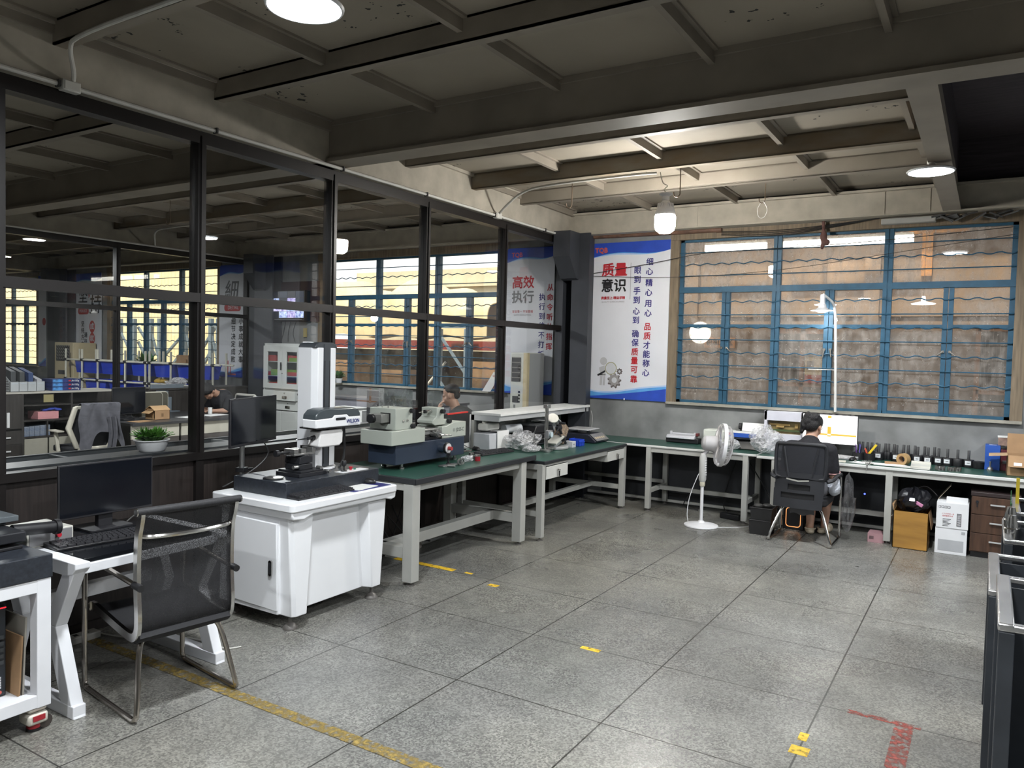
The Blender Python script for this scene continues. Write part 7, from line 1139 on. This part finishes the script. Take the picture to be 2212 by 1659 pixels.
for k in range(3):
    t = thing('paper_ream', 'blue wrapped A4 paper ream on the low bookcase, %s of three' % ['bottom', 'middle', 'top'][k], 'ream', (-10.1, 5.36, 1.0951 + .05 * k)); z = 1.0951 + .05 * k
    part(t, 'wrapper', mat('dark_navy_wrap', (.018, .03, .13), .35, scale=14, var=.5), lambda q: (q.box(-10.22, 5.2, z, -9.985, 5.56, z + .046),), smooth=0); part(t, 'pattern', mat('sky_blue_wrap', (.06, .22, .5), .4, scale=25, var=.7), lambda q: q.box(-9.986, 5.21, z + .004, -9.984, 5.33, z + .042), smooth=0)
    q = MB(); q.m = 0; glyphs(q, 'A4 80g', .034, (-9.983, 5.49, z + .023), (0, 1, 0), (0, 0, 1), .0008); q.m = 1; q.box(-9.985, 5.405, z + .015, -9.983, 5.435, z + .032); obj('lettering', q, [mat('white_print', (.8, .8, .8), .5), REDP], t, smooth=0)
t = thing('magazine_rack', 'grey four-compartment magazine rack on the low bookcase', 'magazine rack', (-10.1, 4.9, 1.0951)); GR = mat('grey_rack_plastic', (.42, .44, .45), .5)
part(t, 'rack', GR, lambda q: (q.prism([(-10.26, 1.0955), (-9.96, 1.0955), (-9.96, 1.22), (-10.26, 1.40)], 'y', 4.70, 4.706), [q.prism([(-10.26, 1.0955), (-9.96, 1.0955), (-9.96, 1.215), (-10.26, 1.25)], 'y', 4.70 + .1 * k, 4.705 + .1 * k) for k in range(1, 5)], q.box(-9.965, 4.70, 1.0955, -9.96, 5.105, 1.215), q.box(-10.26, 4.70, 1.0955, -9.96, 5.105, 1.10)), smooth=0)
part(t, 'slots', mat('slot_dark', (.003, .003, .004), .8), lambda q: [q.cb((-9.99 - .03 * j, 4.6995, 1.13 + .03 * k), (.018, .001, .012), 0, 0, .5) for j in range(7) for k in range(7) if k < 3 + j * .7], smooth=0); part(t, 'labels', mat('pale_blue_label', (.45, .5, .55), .5), lambda q: [q.box(-9.96, 4.72 + .1 * k, 1.19, -9.959, 4.79 + .1 * k, 1.2) for k in range(4)], smooth=0)
for k, (c_, h) in enumerate((((.05, .055, .06), .30), ((.055, .06, .062), .29), ((.03, .06, .16), .28), ((.4, .4, .42), .2))): q = MB(); q.prism([(-10.24, 1.101), (-9.98, 1.101), (-9.98, 1.101 + h - .06), (-10.24, 1.101 + h)], 'y', 4.72 + .1 * k, 4.775 + .1 * k); single('file_folder', q, mat('folder_%d' % k, c_, .55), '%s file standing in the grey magazine rack, %s compartment' % (['dark grey', 'charcoal', 'navy', 'pale grey'][k], ['first', 'second', 'third', 'last'][k]), 'file', smooth=0)
q = MB(); q.box(-10.2, 5.02, .746, -9.96, 5.27, .84); single('pink_carton', q, mat('pink_carton', (.6, .27, .28), .6), 'pink carton on the middle shelf of the dark bookcase', 'carton', smooth=0, bevel=.003)
q = MB(); [q.sph((-10.05 + .03 * (k % 2), 5.14 + .05 * k, .855 + .01 * (k % 3)), (.06, .045, .02)) for k in range(4)]; single('blue_gloves', q, mat('blue_cloth', (.03, .06, .35), .8), 'dark blue gloves lying on the pink carton', 'gloves', remesh=.01)
for k in range(5): t = thing('tin_box', 'patterned white and blue tin on the bookcase shelf, %s from the left' % ['first', 'second', 'third', 'fourth', 'fifth'][k], 'tin', (-10.05, 4.9 + .062 * k, .541)); part(t, 'tin', mat('patterned_tin', (.5, .55, .62), .4, scale=40, var=.5, col2=(.12, .16, .25)), lambda q: q.box(-10.12, 4.87 + .062 * k, .541, -9.98, 4.928 + .062 * k, .66 + .003 * k), smooth=0, bevel=.003)
# the long office desk
t = thing('office_desk', 'office desk with a pale upper band and dark wood front panel behind the glass', 'desk', (-9.25, 6.2, 0))
part(t, 'top', mat('dark_desk_top', (.05, .05, .052), .35), lambda q: q.box(-9.95, 5.46, .72, -8.68, 7.15, .75), smooth=0)
for a, b in ((5.46, 6.10), (6.13, 7.12)): part(t, 'front_panel', DGW, lambda q: q.box(-8.73, a, .05, -8.71, b, .56), smooth=0); part(t, 'pale_band', mat('pale_desk_band', (.5, .475, .40), .5), lambda q: q.box(-8.732, a, .56, -8.708, b, .72), smooth=0)
part(t, 'end_panel', BLK, lambda q: (q.box(-9.9, 5.47, 0, -8.73, 5.49, .72), q.box(-9.9, 7.1, 0, -8.73, 7.12, .72)), smooth=0)
for k, (y0, y1, x, z) in enumerate(((5.95, 6.39, -9.5, 1.06), (6.0, 6.58, -9.66, 1.055))):
    t = thing('desk_screen', 'olive desk screen with a pale edge on the office desk, %s of the pair' % ['nearer', 'farther'][k], 'desk screen', (x, (y0 + y1) / 2, .75)); R_ = rrect(y0, .752, y1, z, .04)
    part(t, 'panel', mat('olive_fabric', (.085, .08, .06), .85), lambda q: q.prism(R_, 'x', x - .01, x + .01), smooth=0); part(t, 'edge', mat('pale_edge_trim', (.5, .48, .4), .4), lambda q: q.tube([(x, a, b) for a, b in R_], .011, 6, True))
monitor('monitor', 'large black monitor on the office desk, back row left of the cardboard box', (-9.38, 5.62), (-9.42, 6.1), .80, 1.15, stand=.75, bez=.01)
monitor('monitor', 'grey-backed monitor beyond the two olive desk screens', (-10.05, 7.1), (-10.02, 6.55), .86, 1.14, stand=.75, frame=mat('blue_grey_back', (.16, .19, .22), .5))
t = thing('open_cardboard_box', 'small brown cardboard box with roof-like flaps on the office desk', 'box', (-9.05, 6.03, .75)); part(t, 'box', CARD, lambda q: (q.box(-9.16, 5.93, .7505, -8.96, 6.14, .755), q.box(-8.965, 5.93, .7505, -8.96, 6.14, .87), q.box(-9.16, 5.93, .7505, -9.155, 6.14, .87), q.box(-9.16, 6.135, .7505, -8.96, 6.14, .87)), smooth=0); part(t, 'flap', mat('carton_flap', (.45, .29, .15), .8), lambda q: (q.prism([(-8.962, .868), (-8.958, .872), (-9.055, .925), (-9.06, .92)], 'y', 5.92, 6.15), q.prism([(-9.158, .868), (-9.162, .872), (-9.065, .925), (-9.06, .92)], 'y', 5.92, 6.15), q.prism([(-8.97, .755), (-9.15, .755), (-9.12, .89), (-9.0, .89)], 'y', 5.925, 5.93)), smooth=0); part(t, 'print', mat('brown_print', (.2, .12, .06), .8), lambda q: q.box(-8.9605, 6.02, .79, -8.9585, 6.05, .83), smooth=0); part(t, 'side_flap', mat('carton_flap', (.45, .29, .15), .8), lambda q: q.prism([(5.93, .87), (5.93, .865), (5.86, .83), (5.86, .835)], 'x', -9.14, -8.98), smooth=0)
for c_, d_, m_, l in (((-8.92, 5.72, .752), (.2, .26, .002), CARD, 'flat brown card on the office desk left of the cardboard box'), ((-9.05, 6.5, .752), (.22, .3, .003), PAPER, 'white papers on the office desk right of the cardboard box'), ((-9.1, 6.9, .752), (.24, .34, .003), PAPER, 'white paper on the office desk in front of the bent person')): q = MB(); q.cb(c_, d_, .15); single('desk_paper', q, m_, l, 'paper', smooth=0)
q = MB(); q.cb((-9.2, 5.66, .762), (.2, .17, .022), .2); q.cb((-9.3, 5.76, .768), (.1, .1, .03), .4); single('black_terminal', q, BLK, 'small black device on the left of the office desk', 'device', bevel=.004)
q = MB(); q.lathe([(.028, 0), (.03, .09), (.0, .09)], (-9.3, 7.0, .75), 16); single('white_mug', q, PAPER, 'white mug on the office desk beside the bent person', 'mug')
bag('plastic_bag', 'clear plastic bag on the ledge behind the bent person', (-10.2, 7.1, 1.09), (.22, .3, .12), 18, .3, 41)
t = thing('far_low_cabinet', 'dark low cabinet under the second glass partition behind the bent person', 'cabinet', (-10.15, 7.4, 0)); part(t, 'carcass', DW, lambda q: q.box(-10.38, 6.52, 0, -10.0, 8.2, 1.06), smooth=0); part(t, 'top', DW, lambda q: q.box(-10.4, 6.51, 1.06, -9.98, 8.21, 1.085), smooth=0)
def office_chair(label, loc, rz, m, jacket=False):
    t = thing('office_chair', label, 'chair', loc, rz)                # local: faces +Y
    def rib(q, s): q.prism([(s * .14, .50), (s * .20, .50), (s * .30, .74), (s * .22, .98), (s * .16, .99), (s * .235, .74)], 'y', -.27, -.235)
    part(t, 'back_frame', m, lambda q: (rib(q, -1), rib(q, 1), q.box(-.20, -.27, .95, .20, -.235, .99), q.box(-.17, -.27, .48, .17, -.235, .52)), local=True, bevel=.01); part(t, 'back_mesh', mat('black_chair_fabric', (.012, .013, .016), .85), lambda q: q.prism([(-.15, .50), (.15, .50), (.25, .74), (.18, .96), (-.18, .96), (-.25, .74)], 'y', -.245, -.225), local=True)
    part(t, 'seat', mat('black_chair_fabric', (.012, .013, .016), .85), lambda q: q.prism(rrect(-.25, -.22, .25, .26, .06), 'z', .44, .51), local=True, bevel=.015)
    for s in (-1, 1): part(t, 'armrest', m, lambda q: (q.prism([(-.06, .46), (-.02, .46), (.06, .66), (.02, .68)], 'x', s * .29 - .018, s * .29 + .018), q.box(s * .29 - .04, -.1, .68, s * .29 + .04, .14, .70)), local=True, bevel=.006)
    part(t, 'gas_column', BLK, lambda q: q.cyl((0, 0, .1), (0, 0, .45), .028), local=True); part(t, 'base', BLK, lambda q: [q.bar((0, 0, .11), (.3 * math.cos(a), .3 * math.sin(a), .075), .05, .03) for a in [2 * PI * k / 5 for k in range(5)]], local=True)
    for k in range(5): a = 2 * PI * k / 5; part(t, 'castor', BLK, lambda q: q.sph((.3 * math.cos(a), .3 * math.sin(a), .035), .034), local=True)
    return t
office_chair('beige-framed office chair with a grey jacket over its back, behind the glass', (-9.0, 5.05, 0), 1.45, BEIGE); office_chair('white-backed office chair behind the bent person', (-9.62, 7.62, 0), PI, mat('white_chair_shell', (.62, .6, .55), .5))
q = MB(); CM = Matrix.Translation((-9.0, 5.05, 0)) @ Matrix.Rotation(1.45, 4, 'Z')
def jk(u, v):
    x = (u - .38) * .40 * (1 + .25 * v) + .015 * math.sin(v * 9); L = .42 + .14 * math.sin(u * PI * 2.3 + .4) + .05 * math.sin(u * 13); s_ = v * (L + .16) - .16; y = -.30 - .02 * math.sin(u * 14) * min(1, v * 2) if s_ > 0 else -.30 + .10 * min(1, -s_ / .10); z = 1.012 - max(s_, 0) - (max(0, -s_ - .08) if s_ < 0 else 0)
    return CM @ Vector((x, y - .018 * v, z))
q.grid(jk, 40, 26, .008); t = single('grey_jacket', q, mat('grey_jacket_cloth', (.085, .085, .10), .9, var=.15, scale=20), 'grey jacket hung over the beige-framed office chair', 'jacket')
q = MB(); q.grid(lambda u, v: CM @ Vector((.12 + .09 * u + .02 * math.sin(v * 4), -.335 - .015 * math.sin(u * 9), .86 - .46 * v)), 6, 14, .006); obj('sleeve', q, mat('grey_jacket_cloth', (.085, .085, .10), .9, var=.15, scale=20), t)
# filing cabinet
t = thing('filing_cabinet', 'tall white steel filing cabinet with two glass doors and drawers behind the glass', 'cabinet', (-9.2, 8.4, 0)); FCW = mat('white_steel_cabinet', (.62, .64, .62), .4, var=.03)
part(t, 'carcass', FCW, lambda q: (q.box(-9.63, 8.22, 0, -9.61, 8.6, 1.77), q.box(-8.80, 8.22, 0, -8.78, 8.6, 1.77), q.box(-9.63, 8.22, 1.73, -8.78, 8.6, 1.77), q.box(-9.63, 8.58, 0, -8.78, 8.6, 1.77), q.box(-9.62, 8.24, .74, -8.79, 8.59, .76), q.box(-9.62, 8.24, 1.05, -8.79, 8.59, 1.07), q.box(-9.61, 8.24, 1.26, -8.8, 8.58, 1.272), q.box(-9.61, 8.24, 1.48, -8.8, 8.58, 1.492)), smooth=0)
for s, (a, b) in enumerate(((-9.62, -9.21), (-9.20, -8.79))):
    d = part(t, 'glass_door', FCW, lambda q: (q.box(a, 8.2, 1.075, a + .09, 8.222, 1.73), q.box(b - .09, 8.2, 1.075, b, 8.222, 1.73), q.box(a + .08, 8.2005, 1.075, b - .08, 8.222, 1.155), q.box(a + .08, 8.2005, 1.64, b - .08, 8.222, 1.73)), smooth=0, bevel=.003); part(d, 'pane', CLEAR, lambda q: q.box(a + .085, 8.208, 1.15, b - .085, 8.212, 1.645), smooth=0)
    if s == 0: part(d, 'handle', CHR, lambda q: (q.box(-9.235, 8.188, 1.36, -9.20, 8.2, 1.48), q.cyl((-9.19, 8.2, 1.31), (-9.19, 8.19, 1.31), .01)), bevel=.003)
for k, (a, b, z0, z1, yo) in enumerate(((-9.34, -8.86, .90, 1.045, .05), (-9.62, -8.83, .75, .885, .0), (-9.62, -9.37, .90, 1.045, 0))):
    d = part(t, 'drawer', FCW, lambda q: q.box(a, 8.20 - yo, z0, b, 8.3, z1), smooth=0, bevel=.003); xc = (max(a, -9.3) + b) / 2; part(d, 'handle', CHR, lambda q: (q.box(xc - .05, 8.19 - yo, z0 + .03, xc + .05, 8.20 - yo, z0 + .07), q.cyl((xc, 8.20 - yo, z1 - .03), (xc, 8.19 - yo, z1 - .03), .01)), bevel=.003)
for a, b in ((-9.62, -9.21), (-9.20, -8.79)): part(t, 'lower_door', FCW, lambda q: q.box(a, 8.2, .03, b, 8.222, .735), smooth=0, bevel=.003)
random.seed(8)
for k in range(12):
    sh = k % 3; x = (-9.5 if k < 6 else -9.05) + random.uniform(-.08, .08); z = (1.0705, 1.2725, 1.4925)[sh]; colr = [((.25, .4, .08), 'green'), ((.6, .3, .38), 'pink'), ((.7, .7, .72), 'white'), ((.55, .08, .08), 'red'), ((.2, .33, .55), 'blue'), ((.55, .5, .4), 'cream')][(k * 5 + sh) % 6]
    q = MB(); q.cb((x, 8.38, z + .03 + .018 * (k % 2)), (.2, .22, .058 + .035 * (k % 2)), .1); single('paper_stack', q, mat('stack_' + colr[1], colr[0], .6), '%s stack on the %s shelf behind the %s glass door of the filing cabinet' % (colr[1], ['bottom', 'middle', 'top'][sh], 'left' if k < 6 else 'right'), 'paper stack', 'papers in the filing cabinet', smooth=0)
t = thing('wall_screen', 'wall television showing a grid of camera pictures on a dark board', 'television', (-9.4, 8.5, 2.15)); part(t, 'back_board', mat('dark_plum_board', (.05, .025, .027), .6), lambda q: q.box(-9.92, 8.60, 2.12, -8.86, 8.63, 2.75), smooth=0); part(t, 'housing', BLK, lambda q: q.box(-9.79, 8.48, 2.135, -9.03, 8.6, 2.60), bevel=.005); part(t, 'stand_strip', mat('pale_strip', (.3, .3, .3), .3), lambda q: q.box(-9.7, 8.476, 2.145, -9.08, 8.481, 2.152), smooth=0)
def feeds(q):
    random.seed(17)
    for i in range(4):
        for j in range(4): q.m = [0, 1, 2, 0, 2, 1, 0, 3, 1, 2, 1, 0, 2, 1, 3, 3][i * 4 + j]; q.box(-9.775 + .183 * i, 8.4772, 2.175 + .104 * j, -9.775 + .183 * i + .178, 8.4795, 2.175 + .104 * j + .10)
def feedm(n, a, b, s): return mat(n, a, .4, emit=a, estr=s, scale=30, var=.5)
def tvm(n, c1, c2, s):
    m = mat(n, c1, .3, scale=26, col2=c2, detail=8); nt = m.node_tree; b = nt.nodes['Principled BSDF']; r = [x for x in nt.nodes if x.type == 'VALTORGB'][0]; nt.links.new(r.outputs[0], b.inputs['Emission Color']); b.inputs['Emission Strength'].default_value = s; return m
part(t, 'camera_pictures', [mat('blank_feed', (.02, .025, .05), .3), tvm('feed_violet', (.12, .08, .35), (.75, .72, .95), .9), tvm('feed_blue', (.06, .10, .35), (.65, .75, .95), .9), mat('dark_feed', (.02, .04, .10), .3)], feeds, smooth=0)
for k in range(3): q = MB(); q.tube(smooth_path([(-9.6 + .12 * k, 8.62, 2.13), (-9.63 + .1 * k, 8.61, 1.95), (-9.7 + .16 * k, 8.62, 1.8)]), .005, 5); single('cable', q, CAB, 'black cable hanging below the wall television, %s' % ['left', 'middle', 'right'][k], 'cable')
q = MB(); q.box(-9.2, 8.62, 1.88, -9.14, 8.645, 2.02); single('switch_box', q, mat('yellowed_box', (.4, .33, .15), .6), 'yellowed switch box on the wall under the television', 'switch')
# the man's desk, screens and the slim air conditioner
t = thing('office_desk', 'grey office desk in front of the man with cropped hair, behind the glass', 'desk', (-5.9, 7.1, 0)); part(t, 'top', mat('grey_desk_top', (.2, .2, .21), .45), lambda q: q.box(-7.0, 6.75, .72, -5.18, 7.75, .75), smooth=0); part(t, 'panel', mat('grey_desk_panel', (.12, .12, .13), .5), lambda q: (q.box(-7.0, 6.76, 0, -5.2, 6.78, .72), q.box(-7.0, 7.72, 0, -5.2, 7.74, .72)), smooth=0)
monitor('monitor', 'dark monitor back tilted away on the man desk, left of the frosted screen', (-5.98, 7.06), (-6.38, 7.02), .84, 1.22, stand=.75, frame=mat('charcoal_back', (.035, .035, .038), .5)); monitor('monitor', 'second dark monitor back on the man desk, lower one', (-5.70, 7.3), (-6.1, 7.24), .82, 1.12, stand=.75, frame=mat('charcoal_back', (.035, .035, .038), .5))
for k, (xa, xb, y) in enumerate(((-6.12, -5.62, 6.93), (-5.42, -5.24, 6.97))): q = MB(); q.box(xa, y, .755, xb, y + .012, 1.26); single('frosted_screen', q, glass('frosted_acrylic', (.72, .76, .75), 1, .1, .42, (.55, .58, .57)), 'pale translucent desk screen in front of the man, %s pane' % ['left', 'right'][k], 'desk screen', smooth=0)
q = MB(); q.cb((-6.3, 6.98, .765), (.3, .22, .025), .1); single('binder', q, mat('blue_white_binder', (.45, .5, .62), .5), 'pale blue binder on the man desk', 'binder', smooth=0)
t = thing('grey_cabinet', 'grey low cabinet with a pale top by the window behind the glass', 'cabinet', (-7.6, 8.0, 0)); part(t, 'carcass', mat('blue_grey_panel', (.17, .17, .2), .5), lambda q: q.box(-8.5, 7.9, 0, -5.8, 8.3, 1.02), smooth=0); part(t, 'top', mat('grey_top_edge', (.1, .1, .11), .5), lambda q: q.box(-8.52, 7.88, 1.02, -5.78, 8.32, 1.045), smooth=0)
t = thing('white_desk_unit', 'white box unit standing beside the dark monitor backs behind the glass', 'unit', (-7.2, 7.7, 0)); part(t, 'unit', mat('white_laminate', (.74, .74, .72), .4), lambda q: (q.box(-7.55, 7.6, 0, -7.1, 7.85, .93),), smooth=0, bevel=.004); part(t, 'side', mat('white_laminate', (.74, .74, .72), .4), lambda q: q.box(-7.06, 7.6, 0, -7.0, 7.85, .9), smooth=0)
def aircon(label, x0, x1, y0, y1, z, m, letters):
    t = thing('air_conditioner', label, 'air conditioner', ((x0 + x1) / 2, (y0 + y1) / 2, 0)); w = x1 - x0
    part(t, 'cabinet', m, lambda q: q.box(x0, y0, 0, x1, y1, z), bevel=.012, seg=3)
    if letters: part(t, 'cream_strip', ACB, lambda q: (q.box(x1 - .055, y0 - .003, .02, x1 + .001, y0 + .05, z - .005),), smooth=0); part(t, 'side_panel', mat('grey_ac_side', (.42, .43, .44), .4, var=.02), lambda q: q.box(x1 - .01, y0 + .05, .02, x1 + .003, y1 - .01, z - .01), smooth=0); x1 -= .06; w = x1 - x0
    g = part(t, 'grille', mat('grille_dark', (.03, .03, .03), .5), lambda q: q.box(x0 + w * .1, y0 - .006, z - .36, x0 + w * .82, y0 + .001, z - .06), smooth=0)
    part(g, 'louvres', mat('louvre_grey', (.3, .29, .26), .5), lambda q: [q.cb((x0 + w * (.18 + .115 * i), y0 - .008, z - .31 + .062 * j), (w * .1, .004, .008), 0, 0, .6) for i in range(6) for j in range(5)], smooth=0)
    part(t, 'control_panel', mat('panel_dark', (.05, .05, .055), .4), lambda q: q.box(x0 + w * .2, y0 - .004, z - .62, x0 + w * .65, y0 + .001, z - .54), smooth=0)
    if letters:
        q = MB(); [q.box(x0 + w * .66, y0 - .004, z - .50 - .04 * k, x0 + w * .80, y0 - .002, z - .475 - .04 * k) for k in range(4)]; [q.box(x0 + w * .3, y0 - .004, z - .66 - .022 * k, x0 + w * .46, y0 - .002, z - .648 - .022 * k) for k in range(12)]; obj('lettering', q, BLKP, t, smooth=0)
aircon('slim white air conditioner tower behind the glass beside the steel column', -5.06, -4.82, 8.16, 8.58, 1.72, mat('white_ac_panel', (.64, .65, .60), .4), True); aircon('cream air conditioner tower in the far room, left behind the pipe rack', -15.55, -14.9, 8.15, 8.6, 1.70, ACB, False)
t = thing('sill_placard', 'white placard leaning on the window sill behind the glass', 'placard', (-5.62, 8.56, 1.193)); part(t, 'board', mat('placard_white', (.68, .66, .6), .5), lambda q: q.add([(-5.73, 8.53, 1.193), (-5.6, 8.53, 1.193), (-5.48, 8.6, 1.45), (-5.60, 8.6, 1.45), (-5.73, 8.536, 1.193), (-5.6, 8.536, 1.193), (-5.48, 8.606, 1.45), (-5.60, 8.606, 1.45)], [(0, 1, 2, 3), (7, 6, 5, 4), (0, 4, 5, 1), (1, 5, 6, 2), (2, 6, 7, 3), (3, 7, 4, 0)]), smooth=0); part(t, 'print', REDP, lambda q: [q.cb((-5.575 + .01 * k, 8.583, 1.40 - .02 * k), (.05, .002, .008), 0, .26) for k in range(2)], smooth=0)
# pipe rack with blue bins in the far room
t = thing('pipe_rack', 'white tube rack holding blue bins beyond the second glass partition', 'rack', (-12.7, 8.1, 0)); PT = mat('ivory_tube', (.72, .70, .60), .4); JB = mat('black_joint', (.02, .02, .022), .5)
def RP(s, dz=0, dy=0): return Vector((-14.87 + 4.25 * s, 8.0 + .33 * max(0, s - .45), 1.385 + dz)) + Vector((0, dy, 0))
part(t, 'rail', PT, lambda q: [q.tube([RP(0, dz, dy), RP(.45, dz, dy), RP(1, dz, dy)], .016, 8) for dz, dy in ((0, 0), (0, .26), (-.36, 0), (-.36, .26), (-1.1, 0))])
for s in (0, .13, .25, .45, .575, .60, .725, .96):
    for dy in (0, .26): part(t, 'post', PT, lambda q: q.cyl(RP(s, -1.385, dy), RP(s, .2, dy), .0185, n=10))
part(t, 'joint', JB, lambda q: [q.cb(RP(s, dz), (.075, .05, .05)) for s in (0, .13, .25, .45, .575, .60, .725, .96) for dz in (0, -.36)], bevel=.01)
BB = mat('blue_crate', (.016, .05, .50), .35, var=.12, scale=4)
def crate_(s0, s1, dz, label):
    a = RP(s0, dz); b = RP(s1, dz); t = thing('blue_bin', label, 'bin', ((a.x + b.x) / 2, a.y + .13, a.z - .22)); z1 = a.z + .0; z0 = z1 - .23; i = .05
    x0, x1, y0, y1 = a.x, b.x, (a.y + b.y) / 2 + .03, (a.y + b.y) / 2 + .24
    V = [(x0 + i, y0 + .01, z0), (x1 - i, y0 + .01, z0), (x1 - i, y1 - .02, z0), (x0 + i, y1 - .02, z0), (x0, y0, z1), (x1, y0, z1), (x1, y1, z1), (x0, y1, z1), (x0 + .012, y0 + .012, z1), (x1 - .012, y0 + .012, z1), (x1 - .012, y1 - .012, z1), (x0 + .012, y1 - .012, z1), (x0 + i + .01, y0 + .02, z0 + .01), (x1 - i - .01, y0 + .02, z0 + .01), (x1 - i - .01, y1 - .03, z0 + .01), (x0 + i + .01, y1 - .03, z0 + .01)]
    F = [(3, 2, 1, 0)] + [(k, (k + 1) % 4, 4 + (k + 1) % 4, 4 + k) for k in range(4)] + [(4 + k, 4 + (k + 1) % 4, 8 + (k + 1) % 4, 8 + k) for k in range(4)] + [(8 + k, 8 + (k + 1) % 4, 12 + (k + 1) % 4, 12 + k) for k in range(4)] + [(12, 13, 14, 15)]
    part(t, 'bin', BB, lambda q: q.add(V, F), smooth=0); part(t, 'rim', BB, lambda q: q.tube([Vector(p) for p in V[4:8]], .012, 6, True)); return t
for k, (a, b) in enumerate(((.06, .235), (.26, .43), (.47, .59), (.61, .72), (.74, .95))):
    t = crate_(a, b, -.01, 'large blue plastic bin in the upper tier of the tube rack, %s from the left' % ['first', 'second', 'third', 'fourth', 'fifth'][k])
    if k == 4: part(t, 'label', mat('pale_label', (.7, .7, .72), .5), lambda q: q.cb((RP(.85).x, RP(.85).y + .018, 1.26), (.11, .004, .07)), smooth=0)
for k, (a, b) in enumerate(((.14, .30), (.32, .46), (.48, .66), (.68, .9))): crate_(a, b, -.35, 'blue plastic bin in the lower tier of the tube rack, %s from the left' % ['first', 'second', 'third', 'fourth'][k])
potted('potted_plant', 'bushy green plant behind the upper blue bins of the tube rack', (-13.0, 8.42, 1.2), .10, .12, True, CARD, 9, .26, 90, (.10, .26, .09), 1)
q = MB(); q.box(-11.98, 8.33, 1.40, -11.55, 8.5, 1.53); q.box(-12.1, 8.31, 1.37, -11.5, 8.52, 1.40); single('brown_carton', q, CARD, 'flat brown carton lying across the upper blue bins', 'carton', smooth=0)
q = MB(); q.sph((-12.25, 8.2, 1.06), (.13, .09, .06)); q.sph((-12.1, 8.18, 1.07), (.08, .07, .045)); single('yellow_rag', q, mat('ochre_cloth', (.5, .32, .05), .9), 'yellow cloth in the lower blue bins of the tube rack', 'cloth', remesh=.012)
glyphs_done()
